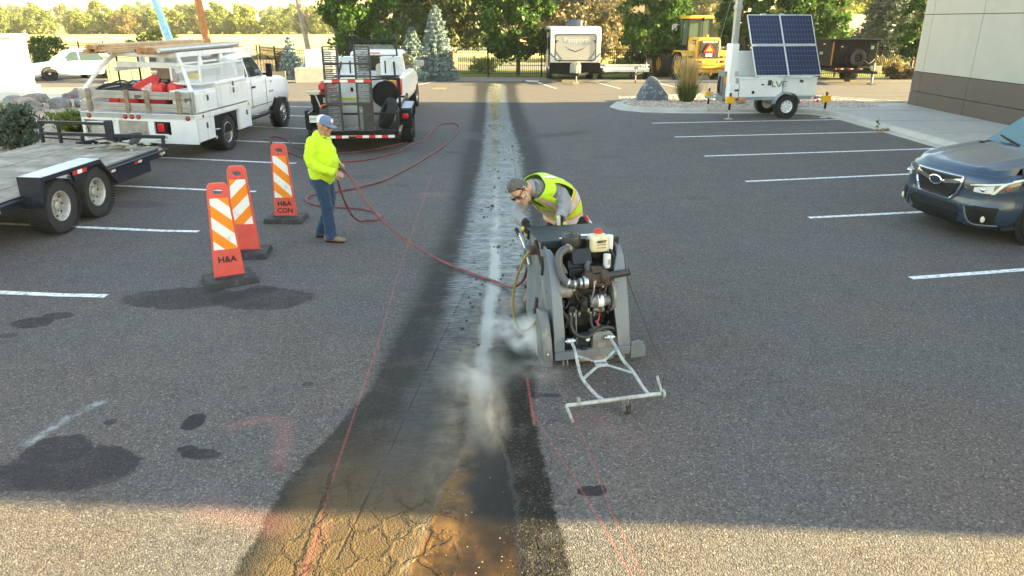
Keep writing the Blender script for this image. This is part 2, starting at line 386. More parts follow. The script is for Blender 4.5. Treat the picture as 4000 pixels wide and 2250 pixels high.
def gravel_mat(name, c1, c2, sc=26):
    t = NT(name); v = t.voro(sc, out='Color'); s_ = t.n('SeparateColor'); t.put(s_.inputs[0], v)
    r, g = E(t.t, s_.outputs[0]), E(t.t, s_.outputs[1])
    c = t.mix(r, c1, c2); c = t.mix(g.ss(.75, .95) * .7, c, mul(c1, .4)); dd = t.voro(sc)
    c = t.mix(dd.ss(.3, .62) * .5, c, mul(c1, .25))
    t.set(col=c, rough=.9, nrm=t.bump(1 - dd, 1., .03)); return t.m
GRAVEL = gravel_mat('gravel', (.36, .27, .215), (.52, .41, .34))
SANDY = gravel_mat('sandy', (.38, .29, .20), (.56, .45, .33), 30)

def field_mat():
    t = NT('field'); x, y, z = t.xyz()
    n = t.noise(.12, 5, .6); n2 = t.noise(1.3, 5, .7, vec=t.scale((1, .35, 1)))
    straw = t.mix(n2, (.50, .37, .15), (.66, .52, .24)); green = t.mix(n2, (.10, .14, .028), (.26, .27, .07))
    g = (y + (n - .5) * 14).ss(60, 52)
    g = g * x.ss(-24, -16); c = t.mix(g, straw, green)
    far = (y + x * .12 + (t.noise(.02, 3) - .5) * 60).ss(150, 185)
    c = t.mix(far * .75, c, t.mix(t.noise(.03, 4).ss(.4, .6), (.14, .17, .05), (.42, .32, .13)))
    t.set(col=c, rough=.95, nrm=t.bump(n2, .6, .2), spec=.1); return t.m
CONC = (lambda: M('concrete', (.33, .31, .285), .85, var=.08, vs=3, bump=.25, bs=120, dirt=((.30, .22, .14), .22, 1.6)))()
CONC2 = M('pale_concrete', (.40, .37, .325), .85, var=.1, vs=2, bump=.25, bs=90, dirt=((.34, .30, .24), .3, 2.5))

def sheet(name, pts, z, mat, kind='structure'):
    me = bpy.data.meshes.new(name); me.from_pydata([(*p, z) for p in pts], [], [tuple(range(len(pts)))]); me.materials.append(mat)
    return tag(link(name, me), kind=kind)
# terrain: one sheet to the horizon, rising a little at the far left hills
mb = MB(); xs = [-2500, -900, -400, -200, -100, -45, 0, 45, 100, 200, 400, 900, 2500]; ys = [-60, 0, 60, 120, 180, 260, 380, 550, 900, 1600, 3400]
def terr(x, y): return -.03 + (min(max(0, y - 200), 350) * .012 if x < 0 else min(max(0, y - 200), 350) * .004)
vs = [(x, y, terr(x, y)) for y in ys for x in xs]; n = len(xs)
mb.add(vs, [(j * n + i, j * n + i + 1, (j + 1) * n + i + 1, (j + 1) * n + i) for j in range(len(ys) - 1) for i in range(n - 1)])
tag(mb.build('ground', field_mat(), smooth=False), kind='structure')
def lotz(x, y): return .028 * min(7.4, max(0, -x - 5)) * max(0, min(1, (27.5 - y) / 3.5))
mb = MB(); xs = [-42, -12.4, -10, -7.5, -5, 0, 30]; ys = [-14, 6, 24, 24.9, 25.8, 26.6, 27.5, 37.4]
mb.add([(x, y, lotz(x, y)) for y in ys for x in xs], [(j * 7 + i, j * 7 + i + 1, j * 7 + i + 8, j * 7 + i + 7) for j in range(7) for i in range(6)])
mb.add([(2.4, 37.4, 0), (1.2, 38.0, 0), (-5.5, 38.0, 0), (-14, 37.4, 0), (-14, 37.4, 0), (-30, 44, 0), (-42, 46, 0), (-42, 37.4, 0)], [(0, 1, 2, 3), (4, 5, 6, 7)])
tag(mb.build('parking_lot', ASPH), kind='structure')
tag(sheet('road', [(-60, 47), (60, 47), (60, 53.5), (-60, 53.5)], -.012, M('far_asphalt', (.17, .155, .14), .9)))
tag(sheet('gravel_bed', [(-5.4, 38.0), (1.2, 38.0), (2.4, 37.4), (26, 37.4), (26, 40.9), (-12.6, 40.9), (-14, 37.4)], -.008, GRAVEL))
tag(sheet('landscape_bed', [(-30, 31), (-17, 30.2), (-13.6, 27.3), (-12.3, 23.6), (-10.4, 21.0), (-9.75, 19.0), (-9.75, 6), (-30, 6)], .30, SANDY))

# kerbs
def kerb(name, pts, w, h, closed=False):
    """rolled kerb swept along an outline"""
    P = [V((*p, 0)) for p in pts]; rings = []; k = len(P)
    for i in range(k):
        a = P[(i - 1) % k] if closed or i else P[i]; b = P[(i + 1) % k] if closed or i < k - 1 else P[i]
        t_ = (b - a).normalized(); nn = V((-t_.y, t_.x, 0))
        rings.append([P[i] + nn * u + V((0, 0, z)) for u, z in ((-.30, -.05), (-.30, .012), (-.02, .02), (.03, h * .8), (.07, h), (w, h), (w, -.05))])
    if closed: rings.append(rings[0])
    return tag(MB().loft(rings, not closed).build(name, CONC2), kind='structure')
isl = [(3.75, 26.1), (3.95, 25.35), (4.5, 24.85), (5.4, 24.62), (7, 24.55), (9.0, 24.5), (9.9, 24.2), (10.35, 23.4), (10.42, 22.4), (10.5, 20.2), (10.55, 17), (10.6, 10), (10.6, 0), (10.6, -10)]
islb = [(15.2, 26.6), (13.6, 27.4), (11.8, 29.2), (9.5, 29.9), (7, 29.7), (5.2, 29.0), (4.2, 27.8)]
kerb('kerb', [tuple(p) for p in (V((*q, 0)).xy for q in islb)] + isl, .16, .135)
tag(sheet('island_gravel', [(3.95, 26.2), (4.1, 25.5), (4.6, 25.05), (5.5, 24.8), (7, 24.75), (9.2, 24.7), (10.6, 25.6), (12, 26.3), (14, 26.6), (13.4, 27.2), (11.7, 29), (9.5, 29.7), (7, 29.5), (5.3, 28.85), (4.4, 27.7)], .12, GRAVEL), kind='stuff')
tag(sheet('sidewalk', [(9.3, 24.66), (10.0, 24.36), (10.5, 23.5), (10.55, 22.4), (10.62, 20), (10.7, 10), (10.7, -10), (14.3, -10), (14.3, 26.2), (12, 26.26), (10.62, 25.56)], .128, CONC), kind='structure')
kerb('kerb', [(-9.7, 6), (-9.7, 19), (-10.35, 21.0), (-12.2, 23.6), (-13.5, 27.2), (-17, 30.1), (-30, 31)][::-1], .16, .33)
kerb('kerb', [(26, 37.5), (2.5, 37.5)], .14, .10)
# control joints of the kerb and the walk
mb = MB()
for yy in (24, 21.5, 19, 16.5, 14, 11.5): mb.box((12.4, yy, .1293), (3.4, .012, .002))
tag(mb.build('sidewalk_joint', M('joint', (.12, .11, .10), .9), smooth=False), kind='structure')

# painted bay lines, each a sheet of its own
PAINT = M('line_paint', (.74, .74, .74), .75, var=.06, vs=5, dirt=((.15, .14, .14), .5, 16), bump=.2, bs=140)
def stripe(a, b, wd=.10):
    a, b = V((*a, .004)), V((*b, .004)); nn = (b - a).cross(V((0, 0, 1))).normalized() * wd / 2
    k = max(2, int((b - a).length / .5)); vs = []
    for i in range(k + 1):
        p = a.lerp(b, i / k); p = p + V((0, 0, lotz(p.x, p.y))); vs += [p + nn * rng.uniform(.93, 1.04), p - nn * rng.uniform(.93, 1.04)]
    return tag(MB().add(vs, [(2 * i, 2 * i + 1, 2 * i + 3, 2 * i + 2) for i in range(k)]).build('bay_line', PAINT, smooth=False), kind='structure')
for a, b in [((4.18, 21.88), (10.2, 22.72)), ((4.28, 19.14), (10.2, 20.1)), ((4.35, 16.29), (10.2, 17.33)), ((4.45, 13.55), (10.2, 14.72)), ((4.61, 10.86), (10.2, 11.9)), ((4.74, 8.06), (10.2, 9.15)), ((4.9, 5.2), (10.2, 6.3)),
             ((-9.4, 7.70), (-4.51, 7.47)), ((-9.4, 10.36), (-4.55, 10.08)), ((-9.4, 13.08), (-4.59, 12.69)), ((-9.4, 15.86), (-4.63, 15.42)), ((-9.4, 18.36), (-4.7, 18.0)), ((-9.9, 20.86), (-4.8, 20.5)), ((-11.6, 23.57), (-4.9, 23.1)), ((-11.8, 26.3), (-5, 25.8)),
             ((-5.2, 33.3), (-3.9, 37.6)), ((2.0, 33.6), (1.3, 37.0)), ((4.9, 33.5), (4.2, 37.0)), ((7.7, 33.5), (7.2, 36.6))]:
    stripe(a, b, .10 if b[1] < 30 else .065)
# drainage seams on the far lane
mb = MB()
for yy in (29.4, 31.0): mb.bar((3.4, yy, .002), (30, yy + 1.2, .002), .05, .003)
tag(mb.build('pavement_seam', M('seam', (.05, .048, .045), .9), smooth=False), kind='structure')

# ------------------------------------------------------------------ tilt-up building on the right
CREAM = M('cream_wall', (.37, .355, .315), .9, var=.035, vs=1.2, bump=.5, bs=260, bd=.003)
BROWN = M('brown_wall', (.098, .077, .064), .9, var=.06, vs=1.5, bump=.5, bs=260, bd=.003, dirt=((.07, .055, .046), .12, .8))
GROOVE = M('groove', (.11, .10, .085), .9)
bld = thing('warehouse', 'large cream building with brown base panels beside the sidewalk', 'building', (14.0, 0, 0))
BX, BY0, BY1, BH = 18, 2.9, 26.0, 10.6
MB().box((BX / 2 + .02, (BY0 + BY1) / 2, BH / 2), (BX - .04, BY1 - BY0 - .04, BH)).build('wall', GROOVE, bld, smooth=False)
ycuts = [26.0, 25.45, 22.75, 19.85, 16.95, 14.05, 11.15, 8.25, 5.35, 2.9]
for i in range(len(ycuts) - 1):
    a, b = ycuts[i], ycuts[i + 1]
    for z0, z1, mt, o in ((.0, .58, BROWN, .025), (.60, 1.23, BROWN, .025), (1.25, 3.06, CREAM, 0), (3.08, 5.6, CREAM, 0), (5.62, 10.5, CREAM, 0)):
        MB().box((-.02 - o / 2, (a + b) / 2, (z0 + z1) / 2), (.08 + o, a - b - .018, z1 - z0)).build('panel', mt, bld, smooth=False)
for i in range(6):
    for z0, z1, mt in ((.0, 1.23, BROWN), (1.25, 3.06, CREAM), (3.08, 10.5, CREAM)):
        MB().box((1.5 + 3 * i, BY1 + .0, (z0 + z1) / 2), (2.98, .08, z1 - z0)).build('panel', mt, bld, smooth=False)
MB().box((BX / 2, (BY0 + BY1) / 2, BH + .05), (BX + .1, BY1 - BY0 + .1, .14)).build('parapet_cap', M('cap_metal', (.4, .38, .33), .5), bld)
# ------------------------------------------------------------------ foliage
def leaf_mat(name, c1, c2, c3=None, tr=.35, sc=1.3):
    t = NT(name); oi = t.n('ObjectInfo'); n = t.noise(sc, 3, .6); f = t.noise(9, 2)
    c = t.mix((n * .6 + f * .4).ss(.35, .65), c1, c2)
    if c3: c = t.mix(t.noise(4.5, 2, vec=t.scale((1, 1, 1), loc=(3, 1, 2))).ss(.56, .68) * .8, c, c3)
    ra = E(t.t, oi.outputs['Random']); k = ra * .3 + .85
    c = t.mix(1., c, t.vec(k, k, k), 'MULTIPLY')
    t.set(col=c, rough=.55, spec=.3)
    tl = t.n('BsdfTranslucent'); t.put(tl.inputs[0], t.mix(.5, c, mul(c2, 1.5)))
    ms = t.n('MixShader'); ms.inputs[0].default_value = tr
    t.t.links.new(t.b.outputs[0], ms.inputs[1]); t.t.links.new(tl.outputs[0], ms.inputs[2]); t.t.links.new(ms.outputs[0], t.out.inputs[0])
    return t.m
BARK = M('bark', (.16, .115, .08), .9, var=.3, vs=12, bump=.8, bs=40, bd=.02)
BARK_LIT = M('sunlit_bark', (.42, .22, .12), .9, var=.25, vs=9, bump=.8, bs=40, bd=.02)  # low sun on the trunks, put into the bark colour as orange
PEAR = leaf_mat('pear_leaf', (.018, .058, .010), (.055, .115, .016), (.13, .17, .022))
BRIGHT = leaf_mat('light_leaf', (.10, .14, .03), (.20, .22, .045), (.28, .25, .06))
OLIVE = leaf_mat('olive_leaf', (.08, .085, .03), (.20, .155, .065), (.30, .20, .10))
TANB = leaf_mat('dry_twig', (.10, .095, .05), (.19, .155, .09), (.10, .125, .04), tr=.2)
FARL = leaf_mat('far_leaf', (.085, .115, .032), (.15, .175, .045), (.21, .21, .055), sc=.35)
BLUE = leaf_mat('blue_needle', (.10, .155, .165), (.24, .31, .32), (.32, .38, .39), tr=.1, sc=4)
PINE = leaf_mat('pine_needle', (.025, .05, .018), (.065, .088, .028), (.11, .11, .035), tr=.15)
DKSP = leaf_mat('spruce_needle', (.035, .06, .045), (.09, .12, .075), (.16, .17, .09), tr=.12, sc=3)
YEL = leaf_mat('yellow_leaf', (.17, .18, .03), (.32, .30, .05), (.4, .33, .07))

def leaves(C, Rr, n, size, asp=1.7, droop=.3, seed=0):
    """n leaf quads in clumps: C centres (k,3), Rr clump radii"""
    g = np.random.default_rng(seed); k = len(C)
    ci = g.integers(0, k, n); u = g.normal(size=(n, 3)); u /= np.linalg.norm(u, axis=1)[:, None]
    rad = g.random(n) ** .45
    p = C[ci] + u * (Rr[ci] * rad)[:, None] * np.array([1, 1, .8])
    a = g.normal(size=(n, 3)); a[:, 2] -= droop; a /= np.linalg.norm(a, axis=1)[:, None]
    nb_ = u * .8 + g.normal(size=(n, 3)) * .7; b = np.cross(nb_, a); b /= np.linalg.norm(b, axis=1)[:, None] + 1e-9
    s = size * g.uniform(.6, 1.35, n)[:, None]
    a = a * s * asp * .5; b = b * s * .5
    return np.stack([p - a, p + b * .9, p + a, p - b * .9], 1).reshape(-1, 3)
def quads(name, vv, mat, parent=None, **k):
    n = len(vv) // 4; me = bpy.data.meshes.new(name); me.vertices.add(4 * n); me.vertices.foreach_set('co', vv.astype(np.float32).ravel())
    me.loops.add(4 * n); me.loops.foreach_set('vertex_index', np.arange(4 * n, dtype=np.int32)); me.polygons.add(n)
    me.polygons.foreach_set('loop_start', np.arange(0, 4 * n, 4, dtype=np.int32)); me.update(calc_edges=True)
    me.materials.append(mat); return link(name, me, parent, **k)
def crown_pts(shape, k, g, fill=.35):
    """clump centres near the crown's envelope; shape(h in 0..1) -> radius"""
    out = []
    while len(out) < k:
        h = g.random(); a = g.random() * 6.283; r = shape(h)
        if g.random() > (r / 2.6) ** .5 + .25: continue
        q = r * (1 if g.random() > fill else g.random()) * g.uniform(.72, 1.05)
        out.append((q * math.cos(a), q * math.sin(a), h))
    return np.array(out)
def broad_tree(name, label, loc, h, r, base, mat, n=9000, leaf=.13, clumps=110, cr=.42, seed=1, group=None, bark=None, shape=None, lean=0, trunk_r=.1, sx=1):
    g = np.random.default_rng(seed); t = thing(name, label, 'tree', loc, 0, group)
    shape = shape or (lambda q: r * (math.sin(math.pi * min(1, .12 + q * .86)) ** .55))
    C = crown_pts(shape, clumps, g); C[:, 2] = base + C[:, 2] * (h - base); C += g.normal(size=C.shape) * r * .06; C[:, 0] *= sx
    Rr = g.uniform(.6, 1.25, clumps) * cr * r / 2
    quads('crown', leaves(C, Rr, n, leaf, seed=seed), mat, t)
    mb = MB(); pts = [(lean * q * q, 0, q * (base + (h - base) * .6)) for q in (0, .15, .3, .5, .75, 1)]
    mb.tube(pts, [trunk_r * 1.25, trunk_r, trunk_r * .9, trunk_r * .7, trunk_r * .45, trunk_r * .15], 8)
    for i in range(9):
        c = C[g.integers(0, clumps)]; z0 = base * .9 + (h - base) * g.uniform(0, .4); mb.tube([(lean * .5, 0, z0), tuple(V((c[0] * .5, c[1] * .5, (z0 + c[2]) / 2 + .1))), tuple(c)], [trunk_r * .45, trunk_r * .3, trunk_r * .1], 5)
    mb.build('trunk', bark or BARK, t); return t
def conifer(name, label, loc, h, r, mat, tiers=16, n=16, per=70, leaf=.06, seed=1, base=.05, asp=3, group=None, full=1.0):
    """whorled branches, each a spray of needles"""
    g = np.random.default_rng(seed); t = thing(name, label, 'tree', loc, 0, group); C, Rr, W = [], [], []; mb = MB()
    mb.tube([(0, 0, 0), (0, 0, h * .5), (0, 0, h * .98)], [r * .07, r * .045, .008], 7)
    for i in range(tiers):
        q = (i + .5) / tiers; z = base + (h - base) * q ** .92; rr = r * (1 - q) ** .72 * g.uniform(.88, 1.08) + .03; m = max(4, int(n * (1 - q) + 3))
        for j in range(m):
            a = 6.283 * (j + g.random() * .7) / m + i; L = rr * g.uniform(.78, 1.12); lift = -.10 + .30 * q
            for s_ in (.35, .62, .86, 1.0):
                C.append((L * s_ * math.cos(a), L * s_ * math.sin(a), z + L * s_ * lift + g.normal() * .02)); Rr.append(max(.05, rr * .17 * (1.25 - s_ * .45) * full + .03))
            if j % 2 == 0: mb.tube([(0, 0, z), (L * .9 * math.cos(a), L * .9 * math.sin(a), z + L * .9 * lift)], [.02 * r, .004], 4)
    C, Rr = np.array(C), np.array(Rr)
    quads('crown', leaves(C, Rr, per * len(C) // 4, leaf, asp, -.1, seed), mat, t); mb.build('trunk', BARK, t); return t
def shrub(name, label, loc, h, r, mat, n=2500, leaf=.07, seed=1, cat='shrub', group=None, k=40):
    g = np.random.default_rng(seed); t = thing(name, label, cat, loc, 0, group)
    C = np.stack([g.normal(size=k) * r * .45, g.normal(size=k) * r * .45, g.uniform(.12, .85, k) * h], 1)
    quads('foliage', leaves(C, g.uniform(.2, .42, k) * r, n, leaf, seed=seed), mat, t)
    mb = MB()
    for i in range(7):
        c = C[i]; mb.tube([(0, 0, 0), tuple(c * np.array([.5, .5, .6])), tuple(c)], [.02, .014, .004], 5)
    mb.build('stem', BARK, t); return t

pear = dict(n=15000, leaf=.15, clumps=130, cr=.5)
broad_tree('pear_tree', 'dense dark green tree behind the pickup and utility trailer', (-8.35, 42.6, 0), 5.9, 1.95, 1.15, PEAR, seed=3, **pear)
broad_tree('pear_tree', 'round green tree with bare trunk at the end of the wet cut', (.35, 41.9, 0), 6.0, 2.0, 1.1, PEAR, seed=4, **pear)
broad_tree('pear_tree', 'leafy green tree standing between camper and wheel loader', (8.05, 42.0, 0), 5.0, 1.85, .75, PEAR, seed=5, **pear)
broad_tree('pear_tree', 'dark leafy tree behind the mast of the solar trailer', (13.3, 43.5, 0), 5.3, 1.4, .9, PEAR, seed=6, n=11000, leaf=.15, clumps=90, cr=.5)
broad_tree('pear_tree', 'bright edged green tree behind the solar panels', (17.0, 43.5, 0), 5.8, 1.95, .9, PEAR, seed=7, **pear)
conifer('blue_spruce', 'frosty blue spruce standing alone by the fence', (-3.85, 38.6, -.02), 3.62, .98, BLUE, tiers=17, n=17, per=78, leaf=.055, seed=2)
conifer('blue_spruce', 'slim pale spruce beside the white tank', (-11.55, 39.3, 0), 2.1, .62, BLUE, tiers=11, n=9, per=40, leaf=.06, seed=8)
conifer('blue_spruce', 'small blue spruce half hidden behind the big one', (-6.2, 47, 0), 2.5, .9, BLUE, tiers=11, n=11, per=46, leaf=.075, seed=9)
broad_tree('pine_tree', 'tall shaggy pine with orange sunlit trunk beyond the fence', (-3.9, 50, 0), 9.5, 4.3, 1.7, PINE, n=21000, leaf=.2, clumps=150, cr=.42, seed=12, bark=BARK_LIT, trunk_r=.22, lean=.5)
broad_tree('pine_tree', 'dark pine at the back between round tree and spruce', (-8.0, 56, 0), 9, 3.2, 1.2, PINE, n=12000, leaf=.2, clumps=90, cr=.45, seed=13, trunk_r=.2)
broad_tree('cottonwood_tree', 'brown dry looking tree behind the camper', (5.0, 58, 0), 7.2, 3.3, .3, TANB, n=19000, leaf=.17, clumps=170, cr=.36, seed=14, trunk_r=.25)
broad_tree('cottonwood_tree', 'olive tree behind the camper roof unit', (3.2, 62, 0), 8.0, 3.0, .3, OLIVE, n=9000, leaf=.2, clumps=90, cr=.42, seed=15, trunk_r=.2)
broad_tree('cottonwood_tree', 'small pale olive tree in the gap right of the camper', (8.2, 60, 0), 4.6, 1.6, .2, OLIVE, n=6000, leaf=.16, clumps=60, cr=.5, seed=16)
broad_tree('ash_tree', 'sunny yellow green tree beyond the loader cab', (20.5, 84, 0), 8.2, 4.0, .8, BRIGHT, n=9000, leaf=.3, clumps=80, cr=.5, seed=17, trunk_r=.2)
broad_tree('ash_tree', 'pale hazy tree far behind the leafy parking tree', (14.0, 92, 0), 6.4, 3.6, .8, FARL, n=7000, leaf=.3, clumps=70, cr=.5, seed=18, trunk_r=.2)
broad_tree('ash_tree', 'tall loose green tree behind the tan roofed house', (33.0, 80, 0), 12.0, 5.4, 1.5, BRIGHT, n=12000, leaf=.32, clumps=110, cr=.45, seed=19, trunk_r=.3)
broad_tree('ash_tree', 'dim green tree right behind the far house', (41.5, 86, 0), 10.0, 5, 1, FARL, n=9000, leaf=.32, clumps=90, cr=.45, seed=20, trunk_r=.3)
conifer('spruce_tree', 'large dark spruce behind the black dump trailer', (24.6, 50.5, 0), 6.9, 1.9, DKSP, tiers=18, n=15, per=76, leaf=.11, seed=21, base=.5)
broad_tree('young_tree', 'thin young tree with orange sunlit trunk against the warehouse corner', (21.45, 40.1, 0), 4.6, .95, 1.15, PEAR, n=5200, leaf=.13, clumps=55, cr=.6, seed=22, bark=BARK_LIT, lean=.2, trunk_r=.07)
broad_tree('elm_tree', 'pale olive tree behind the young tree near the warehouse', (27.6, 52, 0), 4.2, 1.7, .3, OLIVE, n=5000, leaf=.16, clumps=60, cr=.5, seed=23)
shrub('shrub', 'olive bush by the fence under the young tree', (20.2, 39.2, 0), .95, .75, OLIVE, 2600, .09, 24)
shrub('shrub', 'feathery dark bush across the fence left of the white sedan', (-32.5, 52, 0), 2.1, 1.35, PEAR, 3000, .13, 25)
shrub('shrub', 'tall narrow bush beyond the fence under the blue boom', (-26.0, 55, 0), 2.5, 1.05, BRIGHT, 2600, .14, 26)
shrub('shrub', 'low dark evergreen bush nearest the flatbed trailer', (-10.55, 15.3, .30), .95, .62, DKSP, 4200, .06, 27)
shrub('shrub', 'small yellowish evergreen bush between trailer rail and truck', (-10.75, 17.9, .30), .55, .48, BRIGHT, 3000, .055, 28)
for i, (x, y, hh, rr) in enumerate([(-14.3, 47.5, 1.0, .9), (-16.6, 49.5, .8, .9), (4.6, 44.6, .9, .9), (7.0, 45.2, .85, 1.0), (9.6, 45.5, .9, 1.0), (-1.6, 45.8, .8, 1.0), (22.5, 46, .9, 1.2), (-10.2, 46, .9, 1.2)]):
    shrub('shrub', ['low olive bush behind the tall fence section by the slim spruce', 'low green bush behind the far corner of the tall fence', 'low olive bush behind the fence, mostly hidden by the camper', 'low green bush behind the fence and the open white trailer', 'low olive bush behind the fence at the loader bucket', 'low green bush behind the fence between blue spruce and round tree', 'low olive bush behind the fence right of the dump trailer', 'low green bush behind the fence and the white tank'][i], (x, y, 0), hh, rr, BRIGHT if i % 2 else OLIVE, 1500, .1, 40 + i, group='low bushes behind the fence')
# far belt of trees: four crowns, copied
far = []
for i in range(5):
    t = broad_tree('far_tree', 'distant pale green tree in the belt across the straw field', (0, 0, 0), 6, 2.6, .15, FARL if i < 3 else (BRIGHT if i == 3 else OLIVE), n=1500, leaf=.42, clumps=34, cr=.75, seed=60 + i, group='trees across the straw field', trunk_r=.2); far.append(t)
g = np.random.default_rng(77); first = [True] * 5; spots = []
for x0, x1, y0, y1, k, s0, s1 in [(-125, -20, 172, 186, 58, .34, .92), (-160, -22, 196, 230, 66, .45, 1.1), (-250, -70, 300, 360, 60, .6, 1.35), (-360, -170, 430, 520, 40, 1.0, 1.7), (30, 90, 120, 150, 14, .9, 1.3), (-18, 30, 110, 135, 12, .6, .9)]:
    for i in range(k): spots.append((lerp(x0, x1, (i + g.random()) / k), g.uniform(y0, y1), g.uniform(s0, s1)))
for x, y, s_ in spots:
    i = int(g.integers(0, 5)) if y < 250 else int(g.integers(0, 3)); o = far[i]; sc = (s_ * g.uniform(.85, 1.3), s_, s_ * g.uniform(.85, 1.15)); z = terr(x, y) - .05
    if first[i]: first[i] = False; o.location = (x, y, z); o.scale = sc
    else: copy_tree(o, (x, y, z), g.uniform(0, 360), sc=sc)
# houses on the far slope
HW = M('house_wall', (.75, .72, .66), .8); HR = M('house_roof', (.24, .21, .20), .85)
def house(loc, w_, d_, h_, rz, label):
    t = thing('house', label, 'house', loc, rz, 'houses on the far slope')
    MB().box((0, 0, h_ / 2), (w_, d_, h_)).build('wall', HW, t, smooth=False)
    MB().prism([(-d_ * .58, h_ - .1), (d_ * .58, h_ - .1), (0, h_ + d_ * .3)], 'x', -w_ * .55, w_ * .55).build('roof', HR, t, smooth=False)
    for k in (-.3, 0, .3): MB().box((w_ * k, -d_ / 2 - .03, h_ * .55), (w_ * .13, .1, h_ * .28)).build('window', GL_DK, t, smooth=False)
GL_DK = glass('dark_glass', (.012, .015, .017))
for i, (px, y, w_) in enumerate([(q[0] * 1.25, q[1] * 1.25 + 20, q[2] * .62) for q in [(-205, 292, 11), (-192, 270, 9), (-178, 300, 12), (-165, 285, 10), (-150, 268, 9), (-138, 310, 12), (-128, 275, 11), (-112, 262, 9), (-100, 300, 12), (-183, 250, 9), (-140, 244, 9), (-118, 330, 11), (-75, 340, 10), (-60, 380, 12)]]):
    house((px, y, terr(px, y) + .2), w_, 5, 2.9 + (i % 3) * .6, rng.uniform(-25, 25), 'pale house among trees on the far slope')
# ------------------------------------------------------------------ fences
BLK = M('black_paint', (.010, .010, .011), .5, var=.2, spec=.2)
pick = {}
def fence(path, label, h=1.45, step=.112, post=2.4, rails=(.12, .86, .96)):
    f = thing('picket_fence', label, 'fence', (path[0][0], path[0][1], 0))
    o = V((path[0][0], path[0][1], 0)); rail = MB(); posts = []; pk = []
    for a, b in zip(path, path[1:]):
        a, b = V((*a, 0)) - o, V((*b, 0)) - o; L = (b - a).length; u = (b - a) / L; rz = math.degrees(math.atan2(u.y, u.x))
        for q in rails: rail.bar(a + V((0, 0, h * q)), b + V((0, 0, h * q)), .035, .035)
        k = max(1, round(L / post))
        for i in range(k + (b + o - V((*path[-1], 0))).length.__lt__(.01)): posts.append((a + u * L * i / k, rz))
        m = int(L / step)
        for i in range(m):
            pk.append((a + u * step * (i + .5), rz))
    rail.build('rail', BLK, f, smooth=False)
    if 'p' not in pick:
        pick['q'] = MB().box((0, 0, h / 2 + .02), (.07, .07, h + .12)).box((0, 0, h + .1), (.085, .085, .03)).build('post', BLK, f, smooth=False)
        pick['p'] = MB().box((0, 0, h * .51), (.02, .02, h * .98)).add([(-.01, -.01, h), (.01, -.01, h), (.01, .01, h), (-.01, .01, h), (0, 0, h + .05)], [(0, 1, 4), (1, 2, 4), (2, 3, 4), (3, 0, 4)]).build('picket', BLK, f, smooth=False)
        pme, qme = pick['p'].data, pick['q'].data; pick['pm'], pick['qm'] = pme, qme
        bpy.data.objects.remove(pick['p']); bpy.data.objects.remove(pick['q'])
    for p, rz in posts: link('post', pick['qm'], f, p, rz)
    for p, rz in pk[:298]: link('picket', pick['pm'], f, p, rz)
    if len(pk) > 298:
        mb = MB()
        for p, rz in pk[298:]: mb.box((p.x, p.y, h * .51), (.02, .02, h * .98), (0, 0, rz))
        tag(mb.build('pickets', BLK, f, smooth=False), kind='stuff')
fence([(-11.8, 40.6), (-4.2, 40.9), (1.6, 41.1), (9, 41.1), (15.5, 41.1)], 'black picket fence behind the spruce, camper and loader')
fence([(15.6, 41.1), (24, 41.3), (30, 41.3)], 'black picket fence seen between dump trailer and warehouse')
fence([(-15.2, 45.6), (-11.9, 40.75)], 'tall black fence section between service truck cab and slim spruce')
fence([(-42, 58.5), (-26, 51.5), (-15.4, 45.7)], 'long black fence along the straw field at left', step=.16)
# ------------------------------------------------------------------ poles, wires, far structures
WOOD_O = M('pole_wood_orange', (.40, .17, .06), .85, var=.2, vs=3, bump=.5, bs=30)
WOOD_G = M('pole_wood_grey', (.30, .25, .20), .85, var=.2, vs=3, bump=.5, bs=30)
GALV = M('galvanised', (.42, .44, .45), .42, metal=.75, var=.12, vs=14)
def pole(name, label, loc, h, r, mat, lean=(0, 0), **k):
    t = thing(name, label, 'pole', loc)
    MB().tube([(lean[0] * q, lean[1] * q, h * q) for q in (0, .5, 1)], [r, r * .88, r * .75], 12).build('shaft', mat, t)
    MB().bar((lean[0] * .93 - 1.1, 0, h * .94), (lean[0] * .93 + 1.1, 0, h * .94), .09, .12).build('crossarm', mat, t)
    MB().cyl((lean[0] * .93 - .9, 0, h * .95), (lean[0] * .93 - .9, 0, h * .97), .05, .03, 8).cyl((lean[0] * .93 + .9, 0, h * .95), (lean[0] * .93 + .9, 0, h * .97), .05, .03, 8).build('insulator', M('insulator', (.5, .48, .45), .3), t)
pole('utility_pole', 'thick orange brown wooden pole behind the service truck rack', (-20.0, 50.2, 0), 9.5, .26, WOOD_O, (-.8, 0))
pole('utility_pole', 'weathered grey wooden pole behind the slim spruce', (-12.9, 48.5, 0), 9.5, .17, WOOD_G, (-1.2, 0))
MB_ = MB().tube([(-13.15, 48.6, 0), (-13.2, 48.6, 3.2)], .09, 8); tag(MB_.build('pole_brace', WOOD_G), 'short wooden stub lashed against the grey pole', 'pole')
pole('utility_pole', 'thin dark wooden pole left of the dense green tree', (-11.9, 52, 0), 8, .16, BARK, (-.2, 0))
pole('utility_pole', 'thin pole top above the parking tree by the camper', (10.2, 73, 0), 8, .15, WOOD_O, (.3, 0))
WIRE = M('wire', (.05, .05, .05), .6)
def wire(label, a, b, sag=.6, r=.018):
    tag(MB().tube([V(a).lerp(V(b), q) + V((0, 0, -4 * sag * q * (1 - q))) for q in [i / 16 for i in range(17)]], r, 5).build('power_line', WIRE), label, 'wire', 'overhead wires')
wire('thin overhead wire across the sky above the straw field', (-60, 72, 4.7), (-20.6, 50.2, 5.1), .4, .03)
wire('second thin overhead wire just above the first at left', (-60, 84, 5.9), (-13.6, 60, 6.0), .4, .03)
